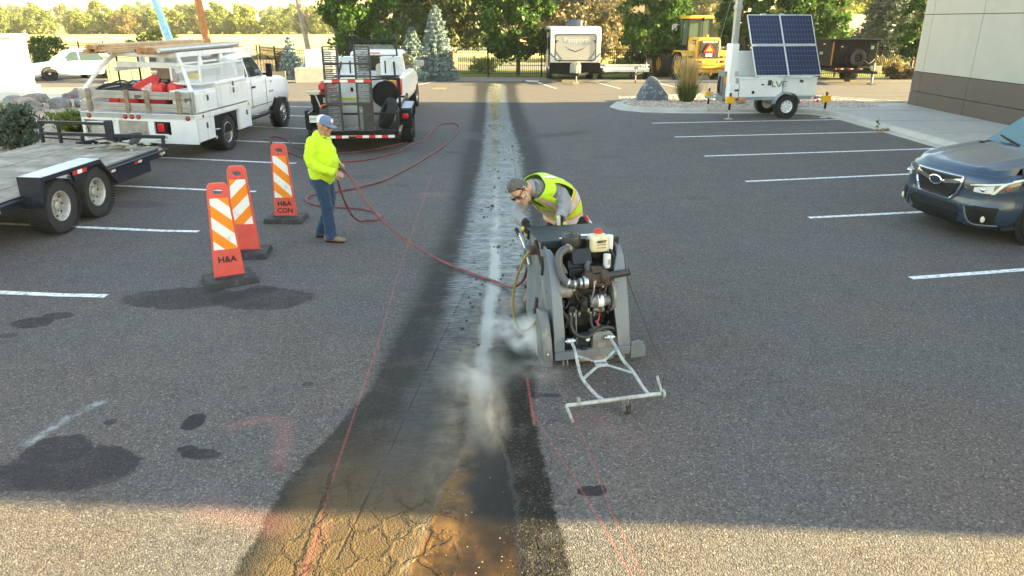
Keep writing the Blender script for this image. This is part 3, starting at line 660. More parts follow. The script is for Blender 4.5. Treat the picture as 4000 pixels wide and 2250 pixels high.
wire('thin overhead wire above the camper and trees', (-13, 47, 4.3), (34, 47, 4.0), .25, .018)
# beige tower and tan house behind
tw = thing('brick_tower', 'beige brick tower showing between the trees', 'tower', (13.0, 80, 0))
MB().box((0, 0, 2.6), (1.25, 1.25, 5.2)).build('shaft', M('tan_brick', (.52, .36, .22), .9, bump=.4, bs=30), tw); MB().box((0, 0, 5.25), (1.4, 1.4, .16)).build('cap', M('tan_brick'), tw)
hs = thing('tan_house', 'low tan house with brown roof beyond the dump trailer', 'house', (30.5, 66, 0))
MB().box((0, 0, 1.05), (9, 6, 2.1)).build('wall', M('tan_stucco', (.40, .32, .24), .9), hs, smooth=False)
MB().prism([(-3.5, 2.0), (3.5, 2.0), (0, 3.4)], 'x', -5, 5).build('roof', M('tan_shingle', (.33, .25, .19), .9, var=.2, vs=5), hs, smooth=False)
f_ = MB().box((-1.4, -3.03, 1.25), (3.0, .12, 1.15)).build('window', M('white_frame', (.7, .66, .6), .6), hs, smooth=False); MB().box((-2.5, -3.1, 1.25), (.65, .06, .9)).box((-.85, -3.1, 1.25), (1.75, .06, .9)).build('pane', GL_DK, f_, smooth=False)
# ------------------------------------------------------------------ walk-behind pavement saw
SGREY = M('saw_grey', (.12, .142, .165), .40, var=.07, vs=5, bump=.12, bs=70, dirt=((.25, .225, .19), .42, 4.5))
SDARK = M('saw_dark', (.016, .022, .03), .5, var=.2, vs=10, bump=.15, bs=60, dirt=((.06, .057, .05), .14, 9), spec=.25)
ENG = M('engine_black', (.012, .013, .014), .42, var=.4, vs=18, bump=.5, bs=50, dirt=((.045, .035, .026), .4, 14), spec=.3)
RUST = M('rusty_iron', (.045, .028, .022), .75, var=.4, vs=20, bump=.5, bs=80)
RUB = M('hose_rubber', (.022, .022, .022), .6, var=.2, vs=10, dirt=((.11, .10, .09), .25, 12))
GREYH = M('grey_hose', (.062, .066, .07), .55, var=.15, vs=10, dirt=((.22, .19, .15), .2, 12))
STEEL = M('bare_steel', (.50, .50, .49), .38, metal=.9, var=.15, vs=20)
ALU = M('cast_alloy', (.20, .195, .185), .55, metal=.4, var=.2, vs=14, dirt=((.22, .19, .15), .3, 8))
FRAMEP = M('worn_white_paint', (.36, .37, .37), .5, var=.15, vs=14, dirt=((.17, .15, .13), .5, 11))
TANK = M('milky_plastic', (.62, .55, .38), .42, var=.08, vs=6, dirt=((.30, .24, .16), .22, 7))
REDP = M('red_plastic', (.46, .035, .025), .42, var=.12)
WHITEP = M('white_plastic', (.66, .66, .64), .4, var=.06)
INK = M('ink', (.012, .012, .013), .6)
YELP = M('yellow_glove', (.75, .50, .03), .7, var=.15)
SAW = thing('pavement_saw', 'big grey walk-behind diesel pavement saw with white folding front guide frame', 'concrete saw', (.53, 6.54, 0), 13); SAW.scale = (.92, 1, 1)
prof = [(-.79, .10), (-.77, .30), (-.70, .55), (-.60, .80), (-.53, .92), (-.44, .985), (-.36, 1.0), (.14, 1.0), (.20, .6), (.24, .16), (.16, .10)]
for sx in (-1, 1):
    mb = MB()
    if sx < 0: mb.prism(prof, 'x', -.375, -.35)
    else: mb.prism([(-.56, .74), (-.44, .9), (-.36, 1.0), (.14, 1.0), (.20, .6), (.24, .16), (-.3, .12), (-.72, .12), (-.74, .3), (-.66, .55)], 'x', .35, .375)
    pl = mb.build('side_plate', SGREY, SAW, bev=.006)
    # front flange that wraps round the engine bay
    fl = MB(); pr = prof[:6]
    w0 = [.10, .105, .10, .095, .085, .05] if sx < 0 else [.11, .13, .15, .12, .07, .03]
    vs = []
    for (yy, zz), ww in zip(pr, w0):
        vs += [(sx * .378, yy - .012, zz), (sx * (.378 - ww), yy - .012, zz), (sx * (.378 - ww), yy + .012, zz + .002), (sx * .378, yy + .012, zz + .002)]
    fl.loft([vs[i * 4:i * 4 + 4] for i in range(len(pr))]); fl.build('front_flange', SGREY, pl, bev=.004)
    if sx < 0:
        MB().tube(crv([(-.382, -.36, .90), (-.384, -.39, .82), (-.384, -.37, .73)], 5), [.014] * 11, 6).build('grab_slot', SDARK, pl)
        b = MB()
        for yy, zz in ((-.05, .93), (.1, .9), (-.5, .62), (-.2, .3), (.12, .3), (-.68, .2), (-.3, .62)): b.cyl((-.376, yy, zz), (-.386, yy, zz), .011, n=6)
        b.build('bolt', STEEL, pl)
MB().box((0, -.1, .13), (.70, .66, .05)).box((0, .19, .5), (.70, .03, .7)).build('chassis', SDARK, SAW, bev=.004)
lid = MB().box((0, -.115, 1.03), (.80, .50, .02)).box((0, .125, .98), (.80, .02, .12)).box((0, -.36, 1.0), (.80, .015, .06)).build('lid', SDARK, SAW, bev=.006)
MB().box((-.17, -.30, 1.0415), (.045, .03, .002), (0, 0, 12)).box((.10, -.25, 1.0415), (.16, .05, .002), (0, 0, -2)).build('sticker', WHITEP, lid, smooth=False)
MB().box((0, -.10, .86), (.68, .44, .30)).build('radiator_box', ENG, SAW, bev=.01)
# air cleaner
ac = MB().lathe([(.0, .06), (.075, .058), (.088, .045), (.092, .025), (.092, -.03), (.085, -.05), (.065, -.06), (.06, -.11), (0, -.11)], (-.115, -.43, 1.06), 'z', 26).build('air_cleaner', M('filter_black', (.018, .019, .02), .48), SAW)
MB().cyl((-.115, -.43, 1.118), (-.115, -.43, 1.132), .012, n=8).lathe([(.05, .059), (.052, .064), (.056, .059)], (-.115, -.43, 1.06), 'z', 24).build('cap_rim', M('filter_black'), ac)
MB().box((-.04, -.52, .93), (.19, .02, .14), (-32, 0, 0)).box((-.06, -.50, .84), (.23, .05, .10), (-20, 0, 0)).build('cover_plate', SDARK, SAW, bev=.006)
# grey intake hoses with clamps
h1 = crv([(-.145, -.50, 1.0), (-.20, -.53, 1.01), (-.275, -.56, .97), (-.285, -.61, .86), (-.25, -.66, .77), (-.17, -.68, .735), (-.07, -.67, .75)], 6)
hz = MB().tube(h1, .036, 12).build('intake_hose', GREYH, SAW)
cl = MB()
for k in (3, 26, 30): 
    a, b = h1[k], h1[k + 1]; d_ = (b - a).normalized(); cl.cyl(a, a + d_ * .018, 0.039, n=14)
cl.build('clamp', STEEL, hz)
h2 = crv([(-.35, -.42, .93), (-.30, -.50, .90), (-.26, -.58, .86), (-.24, -.63, .81)], 6); MB().tube(h2, .036, 12).build('intake_hose', GREYH, SAW)
MB().tube(crv([(.02, -.54, .88), (.0, -.57, .85), (.005, -.62, .80)], 5), .03, 10).build('intake_hose', GREYH, SAW)
# expansion tank
pr = rrect(.185, .14, .035, 4)
tk = MB().loft([[(x * s_ + .14, y * s_ - .46, z) for x, y in pr] for s_, z in ((.82, .955), (.96, .972), (1, .99), (1, 1.06), (.985, 1.085), (.9, 1.10))]).build('coolant_tank', TANK, SAW, bev=.01)
MB().cyl((.14, -.46, 1.10), (.14, -.46, 1.118), .036, n=18).build('neck', TANK, tk); MB().cyl((.14, -.46, 1.118), (.14, -.46, 1.14), .042, .04, n=18).box((.14, -.46, 1.148), (.06, .012, .016)).build('filler_cap', REDP, tk)
txt('MERIT', .034, INK, tk, (.15, -.5385, 1.055), (90, 0, 0), shear=.2, off=.012)
MB().box((.15, -.536, 1.028), (.09, .003, .004)).box((.15, -.536, 1.0), (.09, .003, .004)).build('level_mark', INK, tk, smooth=False)
MB().box((.035, -.46, 1.03), (.03, .05, .07)).build('bracket', ENG, tk, bev=.004)
# fuel filter pair at the right
MB().lathe([(.0, .11), (.035, .105), (.038, .09), (.038, -.02), (.03, -.04), (0, -.045)], (.275, -.42, .97), 'z', 16).build('filter_bowl', WHITEP, SAW)
MB().lathe([(.0, .07), (.035, .065), (.036, .05), (.036, -.05), (.028, -.06), (0, -.06)], (.215, -.53, .87), 'z', 16).build('filter_bowl', WHITEP, SAW)
MB().box((.225, -.5315 - .036, .875), (.03, .003, .05)).build('sticker', M('label_grey', (.3, .3, .3), .6), SAW, smooth=False)
MB().tube(crv([(.27, -.44, .96), (.29, -.50, .90), (.28, -.54, .83), (.24, -.56, .80)], 6), .014, 8).build('fuel_hose', RUB, SAW)
# engine block, head, manifold, turbo, exhaust
eb = MB().box((-.0, -.40, .52), (.40, .42, .44)).box((0, -.42, .775), (.36, .30, .12)).box((-.02, -.40, .28), (.30, .34, .14)).box((.02, -.615, .60), (.28, .03, .12)).box((-.02, -.62, .47), (.2, .03, .1)).build('engine_block', ENG, SAW, bev=.012)
mb = MB()
for i in range(4):
    xx = -.13 + .085 * i; mb.tube(crv([(xx, -.57, .74), (xx, -.62, .735), (xx + .02, -.65, .715)], 4), [.026] * 9, 8)
mb.tube([(-.17, -.65, .712), (.2, -.65, .712)], .03, 10).build('manifold', RUST, SAW)
MB().lathe([(.02, -.06), (.06, -.05), (.064, .0), (.05, .03), (.03, .05)], (-.01, -.66, .775), 'x', 16).lathe([(.03, -.05), (.062, -.03), (.066, .01), (.05, .05), (.03, .06)], (.13, -.655, .78), 'x', 16).box((.06, -.66, .775), (.1, .07, .07)).box((.06, -.64, .84), (.09, .07, .05)).build('turbocharger', RUST, SAW, bev=.006)
ex = MB().tube(crv([(.18, -.655, .785), (.27, -.65, .785), (.36, -.645, .792), (.40, -.645, .80)], 5), .031, 14, cap=False).tube(crv([(.40, -.645, .80), (.36, -.645, .792), (.27, -.65, .785)], 4), .027, 14).build('exhaust_pipe', RUB, SAW)
MB().lathe([(.06, -.02), (.062, 0), (.06, .02)], (-.06, -.68, .745), 'x', 14, cap=True).lathe([(.046, -.012), (.05, 0), (.046, .012)], (-.105, -.68, .74), 'x', 14, cap=True).build('clamp', STEEL, SAW)
MB().tube(crv([(.03, -.70, .74), (.025, -.71, .68), (.015, -.70, .62), (.0, -.68, .56)], 5), .008, 6).box((.03, -.70, .75), (.03, .03, .03)).build('oil_pipe', STEEL, SAW)
al = MB().lathe([(.0, -.07), (.05, -.068), (.066, -.05), (.066, .05), (.05, .068), (0, .07)], (-.235, -.62, .66), 'x', 18).build('alternator', ALU, SAW)
mb = MB()
for i in range(10):
    a = 6.283 * i / 10; mb.box((-.175, -.62 + .042 * math.cos(a), .66 + .042 * math.sin(a)), (.008, .018, .01), (math.degrees(a), 0, 0))
mb.build('vent_slot', ENG, al, smooth=False); MB().cyl((-.17, -.62, .66), (-.13, -.62, .66), .018, n=10).cyl((-.16, -.65, .69), (-.14, -.66, .69), .012, n=8).build('terminal', STEEL, al)
st = MB().lathe([(.0, -.10), (.05, -.098), (.056, -.085), (.056, .05), (.048, .06), (.048, .10), (0, .10)], (.10, -.665, .555), 'x', 20).lathe([(.0, -.06), (.026, -.058), (.028, .05), (0, .055)], (.10, -.66, .475), 'x', 12).build('starter_motor', M('grey_alloy', (.15, .155, .155), .5, metal=.3, var=.12, vs=14), SAW)
MB().lathe([(.0575, -.025), (.0575, .03)], (.10, -.665, .555), 'x', 20).build('sticker', WHITEP, st)
MB().cyl((.215, -.60, .58), (.245, -.60, .58), .15, n=30).box((.265, -.6, .60), (.04, .14, .22)).box((.30, -.62, .66), (.06, .05, .05)).build('bell_housing', ALU, SAW, bev=.006)
MB().box((-.06, -.66, .53), (.07, .07, .12)).cyl((-.06, -.70, .56), (-.06, -.72, .56), .03, n=12).box((-.17, -.65, .5), (.06, .05, .05)).build('injection_pump', ENG, SAW, bev=.006)
fit = MB()
for xx, zz in ((-.2, .475), (-.16, .47), (-.11, .47), (.0, .47), (.04, .46), (-.02, .5)): fit.cyl((xx, -.68, zz), (xx, -.715, zz), .011, n=6).cyl((xx, -.70, zz - .03), (xx, -.70, zz), .009, n=6)
fit.build('fitting', STEEL, SAW)
# hydraulic hoses, wires
MB().tube(crv([(-.19, -.70, .46), (-.20, -.74, .38), (-.16, -.77, .30), (-.05, -.78, .27), (.08, -.77, .33), (.19, -.76, .33), (.26, -.74, .27)], 7), .017, 8).build('hydraulic_hose', RUB, SAW)
MB().tube(crv([(.01, -.70, .46), (.0, -.73, .40), (.02, -.75, .34), (.09, -.76, .32), (.17, -.75, .30)], 6), .014, 8).build('hydraulic_hose', RUB, SAW)
MB().tube(crv([(-.12, -.70, .20), (-.08, -.76, .24), (.0, -.77, .255), (.08, -.74, .28)], 6), .015, 8).build('hydraulic_hose', RUB, SAW)
MB().tube(crv([(-.14, -.69, .5), (-.15, -.74, .36), (-.145, -.76, .24), (-.15, -.74, .16)], 6), .006, 6).build('control_rod', ALU, SAW)
MB().tube(crv([(.10, -.69, .45), (.08, -.73, .42), (.06, -.74, .38), (.065, -.72, .33)], 6), .007, 6).build('cable', REDP, SAW)
MB().tube(crv([(.03, -.70, .52), (.015, -.72, .56), (.03, -.72, .60), (.05, -.7, .6)], 5), .004, 5).build('cable', M('tan_wire', (.4, .33, .2), .6), SAW)
MB().tube(crv([(-.24, -.6, .56), (-.26, -.66, .48), (-.22, -.7, .42), (-.24, -.68, .34)], 6), .018, 8).build('water_hose', RUB, SAW)
# pump block, lower cross member, axle housing
pb = MB().box((.10, -.735, .215), (.20, .14, .16)).box((.10, -.735, .30), (.16, .12, .02)).build('pump_block', ALU, SAW, bev=.006)
MB().box((.09, -.808, .20), (.085, .004, .06)).build('data_plate', M('plate_grey', (.2, .2, .2), .5), pb, smooth=False)
mb = MB()
for xx, yy in ((.03, -.74), (.07, -.73), (.12, -.74), (.16, -.74), (.10, -.70)): mb.cyl((xx, yy, .30), (xx, yy, .345), .013, n=6)
mb.cyl((.09, -.70, .33), (.06, -.72, .385), .015, n=6).build('fitting', ALU, pb)
MB().box((-.09, -.735, .225), (.17, .05, .13)).cyl((-.09, -.75, .16), (-.09, -.82, .16), .03, n=10).build('actuator', SDARK, SAW, bev=.006); MB().lathe([(0, -.03), (.018, -.03), (.022, -.015), (.022, 0)], (-.045, -.762, .25), 'y', 12).build('knob', WHITEP, SAW)
MB().box((0, -.80, .125), (.76, .05, .075)).build('cross_beam', SGREY, SAW, bev=.005)
MB().lathe([(.0, -.16), (.075, -.15), (.075, -.02), (.09, -.015), (.09, .03), (.08, .035), (.08, .20), (0, .21)], (.03, -.70, .075), 'x', 18).build('axle_housing', M('dusty_alloy', (.30, .275, .23), .75, var=.2, vs=9), SAW)
mb = MB()
for sx in (-.27, .30):
    for k in (-.03, .01): mb.tube(crv([(sx + k, -.79, .09), (sx + k, -.83, .08), (sx + k, -.835, .045), (sx + k, -.80, .03)], 4), .008, 6)
mb.build('shackle', M('worn_iron', (.2, .18, .15), .6, metal=.4), SAW)
# wheels
def wheel(name, par, c, r, w_, rimr, ax='x', rim=None, side=1, tyre=None, dish=.35, holes=8, bolts=5, rz=0, n=34):
    """tyre with shoulders, rim barrel, disc with holes and hub"""
    W = thing_part(name, par, c, rz); h = w_ / 2
    ty = MB().lathe([(rimr * .98, -h * .78), (rimr * 1.06, -h * .92), (lerp(rimr, r, .55), -h), (r * .955, -h * .93), (r * .992, -h * .74), (r, -h * .4), (r, h * .4), (r * .992, h * .74), (r * .955, h * .93), (lerp(rimr, r, .55), h), (rimr * 1.06, h * .92), (rimr * .98, h * .78)], (0, 0, 0), ax, n)
    ty.build('tyre', tyre or TYRE, W)
    if r > .2:
        tr = MB(); k = 58
        for i in range(k):
            a = 6.283 * i / k
            for q in (-.55, -.05, .45):
                aa = a + (q * .07); x0 = q * w_ + .05 * w_
                p = (x0, r * 1.002 * math.cos(aa), r * 1.002 * math.sin(aa)) if ax == 'x' else (r * 1.002 * math.sin(aa), x0, r * 1.002 * math.cos(aa))
                tr.box(p, (w_ * .3, r * .076, .005) if ax == 'x' else (.014, w_ * .3, .08 * r), (math.degrees(aa) - 90 if ax == 'x' else 0, 0, 0))
        if ax == 'x': tag(tr.build('tread', tyre or TYRE, W, smooth=False), kind='stuff')
    rm = MB().lathe([(rimr * 1.03, h * .90), (rimr, h * .93), (rimr * .95, h * .86), (rimr * .9, h * .5), (rimr * .86, h * dish), (rimr * .55, h * (dish + .12)), (rimr * .3, h * (dish + .1)), (rimr * .27, h * (dish + .34)), (rimr * .2, h * (dish + .4)), (0.001, h * (dish + .4))], (0, 0, 0), ax, n)
    rm.lathe([(rimr * 1.03, -h * .9), (rimr * .9, -h * .5), (rimr * .5, -h * .3), (.001, -h * .3)], (0, 0, 0), ax, n)
    rim_o = rm.build('rim', rim or STEEL, W)
    hb = MB(); bb = MB()
    for i in range(holes):
        a = 6.283 * i / holes; q = rimr * .72; x0 = h * (dish + .065)
        hb.cyl((x0 - .004, q * math.cos(a), q * math.sin(a)), (x0 + .004, q * math.cos(a), q * math.sin(a)), rimr * .085, n=8)
    for i in range(bolts):
        a = 6.283 * i / bolts + .3; q = rimr * .4; x0 = h * (dish + .11); bb.cyl((x0, q * math.cos(a), q * math.sin(a)), (x0 + .022, q * math.cos(a), q * math.sin(a)), .013, n=6)
    hb.build('rim_hole', BLK, rim_o, smooth=False); bb.build('lug_nut', STEEL, rim_o, smooth=False)
    if side < 0: W.rotation_euler = (0, 0, R(rz + 180))
    return W
def thing_part(name, par, loc, rz=0):
    o = bpy.data.objects.new(name, None); COL.objects.link(o); o.location = loc; o.parent = par; o.rotation_euler = (0, 0, R(rz)); o.empty_display_size = .05; return o
TYRE = M('tyre', (.018, .018, .019), .78, var=.25, vs=9, bump=.3, bs=70, dirt=((.075, .07, .06), .2, 6))
for sx in (-.22, .22):
    wheel('wheel', SAW, (sx, -.56, .105), .105, .1, .05, holes=0, bolts=0, n=20); wheel('wheel', SAW, (sx, .02, .14), .14, .1, .07, holes=0, bolts=0, n=20)
# blade guard and blade on the left, foot plate on the right
g_ = MB().prism([(-.83, .03), (-.855, .10), (-.80, .27), (-.72, .42), (-.65, .50), (-.57, .50), (-.56, .40), (-.60, .20), (-.66, .05)], 'x', -.50, -.405).build('blade_guard', M('guard_grey', (.10, .11, .12), .45, var=.1, dirt=((.3, .27, .22), .4, 9)), SAW, bev=.012)
MB().sph((-.4535, -.80, .235), .011, 8, 6).sph((-.4535, -.785, .26), .010, 8, 6).sph((-.452, -.825, .16), .013, 8, 6).build('rivet', WHITEP, g_)
MB().lathe([(.0, -.004), (.19, -.004), (.19, .004), (0, .004)], (-.455, -.62, .06), 'x', 40).build('saw_blade', STEEL, SAW)
MB().prism([(-.52, .10), (-.50, .30), (-.38, .40), (-.18, .36), (-.12, .14)], 'x', -.44, -.385).build('spindle_cover', SGREY, SAW, bev=.01)
MB().box((-.44, -.38, .46), (.03, .04, .12), (15, 0, 0)).cyl((-.46, -.35, .38), (-.40, -.35, .38), .03, n=10).build('guard_bracket', RUST, SAW, bev=.004)
MB().prism([(.40, .02), (.56, .03), (.55, .13), (.48, .19), (.40, .17)], 'y', -.79, -.76).box((.47, -.74, .15), (.15, .08, .012), (-30, 0, 0)).build('foot_plate', SGREY, SAW, bev=.004)
MB().box((.375, -.75, .17), (.03, .08, .1)).build('bracket', SGREY, SAW, bev=.004)
# lift/folding guide frame
arms = [[(-.235, -.83, .27), (-.235, -.95, .25), (-.27, -1.15, .20), (-.29, -1.32, .165), (-.25, -1.50, .125), (-.20, -1.60, .105)], [(.155, -.83, .27), (.155, -.97, .25), (.16, -1.15, .20), (.19, -1.33, .165), (.20, -1.50, .125), (.215, -1.59, .105)]]
ga = []
for pts in arms:
    c = crv(pts, 5); ga.append(MB().tube(c, .0145, 8).build('guide_arm', FRAMEP, SAW)); MB().lathe([(.022, -.03), (.026, -.03), (.026, .03), (.022, .03)], tuple(c[0]), 'x', 12, cap=True).cyl(c[0] - V((.05, 0, 0)), c[0] + V((.05, 0, 0)), .012, n=8).build('pivot', STEEL, ga[-1])
ctr = V((-.055, -1.16, .197))
mb = MB()
for p in ((-.255, -1.02, .225), (-.285, -1.33, .165), (.155, -1.0, .232), (.19, -1.33, .165)): mb.bar(p, ctr, .026, .010)
mb.box(ctr, (.115, .085, .011), (15, 0, 0)).build('x_brace', FRAMEP, SAW, bev=.002)
txt('TCH', .052, INK, SAW, tuple(ctr + V((0, -.0, .0085))), (15, 0, 180), sx=1, off=.008)
bar = MB().cyl((-.53, -1.615, .105), (.32, -1.60, .105), .016, n=10).cyl((-.42, -1.60, .10), (-.42, -1.60, .15), .016, n=8).build('guide_bar', FRAMEP, SAW)
MB().bar((-.535, -1.61, .11), (-.505, -1.72, .012), .012, .03).build('pointer', FRAMEP, SAW, bev=.002)
MB().bar((.33, -1.60, .11), (.325, -1.50, .21), .012, .03).lathe([(.03, -.01), (.036, 0), (.03, .01)], (.345, -1.60, .105), 'x', 12, cap=True).build('pointer', FRAMEP, SAW, bev=.002)
MB().bar((-.01, -1.60, .105), (-.01, -1.66, .06), .07, .012).box((-.035, -1.655, .055), (.008, .05, .07)).box((.025, -1.655, .055), (.008, .05, .07)).cyl((-.005, -1.65, .08), (-.005, -1.65, .12), .012, n=8).build('caster_fork', M('worn_iron'), SAW, bev=.002)
wheel('caster_wheel', SAW, (-.005, -1.66, .034), .034, .038, .016, holes=0, bolts=0, n=16)
# control console, handles
MB().box((-.06, .14, 1.06), (.035, .03, .14), (-10, 0, 0)).build('lever', M('worn_lever', (.42, .40, .36), .6, var=.2), SAW, bev=.004)
MB().box((.0, .18, .92), (.66, .12, .14)).build('console', SDARK, SAW, bev=.01)
for a, b, c in (((-.40, .02, .70), (-.42, .18, .87), (-.435, .40, .93)), ((.37, .05, .75), (.385, .25, .92), (.40, .55, .98))):
    hd = MB().tube(crv([a, b, c], 6), .016, 8).build('handlebar', STEEL, SAW)
    d_ = (V(c) - V(b)).normalized(); MB().cyl(V(c) - d_ * .1, V(c) + d_ * .03, .021, n=10).build('grip', REDP if c[0] > 0 else BLK, hd)
MB().box((-.43, .03, .86), (.02, .20, .035), (38, 0, 0)).box((-.425, .10, .76), (.03, .03, .16)).build('handle_bracket', SGREY, SAW, bev=.003)
MB().box((-.415, -.20, .915), (.10, .08, .07)).bar((-.40, -.18, 1.0), (-.37, -.33, .80), .03, .03).build('valve_block', RUST, SAW, bev=.005)
MB().tube(crv([(-.46, -.20, .91), (-.52, -.16, .80), (-.58, -.10, .58), (-.615, -.12, .36), (-.59, -.2, .19), (-.54, -.32, .17), (-.48, -.42, .27), (-.45, -.48, .34), (-.43, -.5, .27)], 8), .0135, 8).build('water_hose', M('ochre_hose', (.22, .145, .045), .55, var=.15), SAW)
MB().tube(crv([(.31, -.40, 1.02), (.37, -.40, .985), (.41, -.42, .92), (.42, -.50, .80), (.43, -.60, .66), (.50, -.72, .45), (.54, -.84, .30), (.55, -1.0, .19), (.50, -1.3, .17), (.40, -1.48, .19), (.34, -1.58, .14)], 7), .0042, 5).build('cord', M('dark_cord', (.04, .028, .02), .7), SAW)

mb = MB(); g_ = np.random.default_rng(4)
for k in range(16):
    a = V((g_.uniform(-.22, .2), g_.uniform(-.66, -.60), g_.uniform(.42, .74))); b = a + V((g_.uniform(-.12, .12), g_.uniform(-.06, .0), g_.uniform(-.22, .05))); MB().tube(crv([a, (a + b) / 2 + V((g_.uniform(-.03, .03), -.05, g_.uniform(-.03, .03))), b], 4), g_.uniform(.004, .009), 5).build('engine_hose' if k % 3 else 'cable', (RUB, ENG, RUST)[k % 3], SAW)
for k in range(14):
    c = (g_.uniform(-.2, .22), -.625 - g_.uniform(0, .03), g_.uniform(.30, .74)); MB().cyl(c, (c[0], c[1] - .03, c[2]), g_.uniform(.008, .02), n=6).build('fitting', (ALU, ENG, ENG, RUST)[k % 4], SAW)
for k in range(6):
    c = (g_.uniform(-.18, .2), -.61, g_.uniform(.34, .72)); MB().box(c, (g_.uniform(.04, .09), .05, g_.uniform(.03, .08))).build('engine_bracket', (ENG, RUST, SDARK)[k % 3], SAW, bev=.004)
# ------------------------------------------------------------------ people
def skin_mat(name, c):
    t = NT(name); n = t.noise(14, 4, .6); t.set(col=t.mix(n, mul(c, .82), mul(c, 1.15)), rough=.55, nrm=t.bump(t.noise(120, 3), .25, .002), sss=.0); MATS[name] = t.m; return t.m
def cloth_mat(name, c, fold=.6, sc=7, rough=.85, var=.08, st=(1, 1, 1), dirt=None):
    t = NT(name); f = t.noise(sc, 4, .55, vec=t.scale(st), dist=.9); w_ = t.noise(sc * 2.6, 3, .5, vec=t.scale(st), dist=1.4)
    n = t.noise(4, 4); cc = t.mix(n, mul(c, 1 - var), mul(c, 1 + var))
    if dirt: cc = t.mix(t.noise(9, 5, .7).ss(.60, .74) * .45, cc, dirt)
    nb_ = t.bump(t.noise(420, 2), .25, .001); nb_ = t.bump(f + w_ * .45, fold, .03, nb_)
    t.set(col=cc, rough=rough, nrm=nb_, spec=.2, sheen=.15); MATS[name] = t.m; return t.m
SKIN = skin_mat('skin', (.36, .19, .125)); SKIN2 = skin_mat('skin_light', (.42, .24, .165))
HIVIS = cloth_mat('hivis_shirt', (.50, .72, .02), 1.0, 5, dirt=(.30, .38, .04)); DENIM = cloth_mat('denim', (.022, .048, .10), 1., 8, st=(1, 1, 1.5), var=.3)
LIME = cloth_mat('lime_vest', (.44, .72, .03), .55, 6, rough=.6); HOOD = cloth_mat('grey_sweat', (.23, .236, .255), 1.2, 7); BLACKC = cloth_mat('black_cloth', (.016, .016, .018), .6, 8)
SILV = M('reflective_tape', (.62, .63, .64), .35, metal=.25, var=.08, vs=20); ORNG = M('orange_piping', (.85, .22, .03), .6)
LEATH = M('tan_boot', (.20, .135, .085), .6, var=.2, vs=12, bump=.3, bs=60); HAIR = M('grey_hair', (.085, .078, .072), .7, var=.5, vs=60, bump=.9, bs=160, bd=.006); BEARD = M('grey_beard', (.40, .31, .26), .8, var=.35, vs=80, bump=.8, bs=200)
LENS = glass('smoky_lens', (.03, .012, .012), .05)
def etube(mb, pts, rs, n=14, ref=(0, 1, 0)):
    """tube with elliptical rings: rs = (half width along ref, half depth) per point"""
    pts = [V(p) for p in pts]; k = len(pts); rings = []
    for i, p in enumerate(pts):
        t = (pts[min(i + 1, k - 1)] - pts[max(i - 1, 0)]).normalized(); u = V(ref); u = (u - t * u.dot(t)).normalized(); w_ = t.cross(u)
        a, b = rs[i] if isinstance(rs[i], (tuple, list)) else (rs[i], rs[i])
        rings.append([p + a * math.cos(6.28318 * j / n) * u + b * math.sin(6.28318 * j / n) * w_ for j in range(n)])
    mb.loft(rings)
    for p, r_ in ((pts[0], rs[0]), (pts[-1], rs[-1])):
        a, b = r_ if isinstance(r_, (tuple, list)) else (r_, r_); m_ = min(a, b); mb.sph(tuple(p), m_ * .98, 12, 8)
    return mb
def fuse(mb, name, mat, parent, vox, sm=6, fold=0, fs=.12):
    o = mb.build(name, mat, parent)
    r = o.modifiers.new('remesh', 'REMESH'); r.mode = 'VOXEL'; r.voxel_size = vox; r.use_smooth_shade = True
    s_ = o.modifiers.new('smooth', 'SMOOTH'); s_.iterations = sm; s_.factor = .5
    if fold:
        tx = bpy.data.textures.get('folds') or bpy.data.textures.new('folds', 'CLOUDS'); tx.noise_scale = fs; tx.noise_depth = 2
        d_ = o.modifiers.new('folds', 'DISPLACE'); d_.texture = tx; d_.strength = fold; d_.mid_level = .5; d_.texture_coords = 'LOCAL'
    return o
def hand(mb, wrist, dirv, palmn, side, curl=.8, L=.185, thumb=1):
    """palm, four unequal fingers bent at two joints, thumb from the side near the wrist"""
    w_, f = V(wrist), V(dirv).normalized(); n = V(palmn); n = (n - f * n.dot(f)).normalized(); s_ = f.cross(n).normalized() * side
    etube(mb, [w_, w_ + f * .045, w_ + f * .085], [(.028, .02), (.040, .017), (.042, .014)], 10, ref=s_)
    for i, (q, ln, k0) in enumerate(((-.032, .066, .92), (-.011, .080, 1.), (.011, .075, .98), (.031, .058, .88))):
        b = w_ + f * .085 * k0 + s_ * q; p = [b - f * .03, b]; d_ = f.copy()
        for j, c in enumerate((.42, .33, .27)):
            a = curl * (.55 + .3 * j); d_ = (f * math.cos(a * (j + 1) * .75) + n * math.sin(a * (j + 1) * .75)).normalized(); p.append(p[-1] + d_ * ln * c)
        mb.tube(p, [.0095, .0095, .009, .0085, .007], 8); mb.sph(tuple(p[-1]), .0072, 8, 6)
    b = w_ + f * .025 - s_ * .03; t1 = b + (f * .55 - s_ * .75 + n * .35).normalized() * .045; t2 = t1 + (f * .8 + n * .65 - s_ * .05).normalized() * .04
    mb.tube([w_ + f * .03, b, t1, t2], [.012, .0125, .0105, .0085], 8); mb.sph(tuple(t2), .0087, 8, 6)
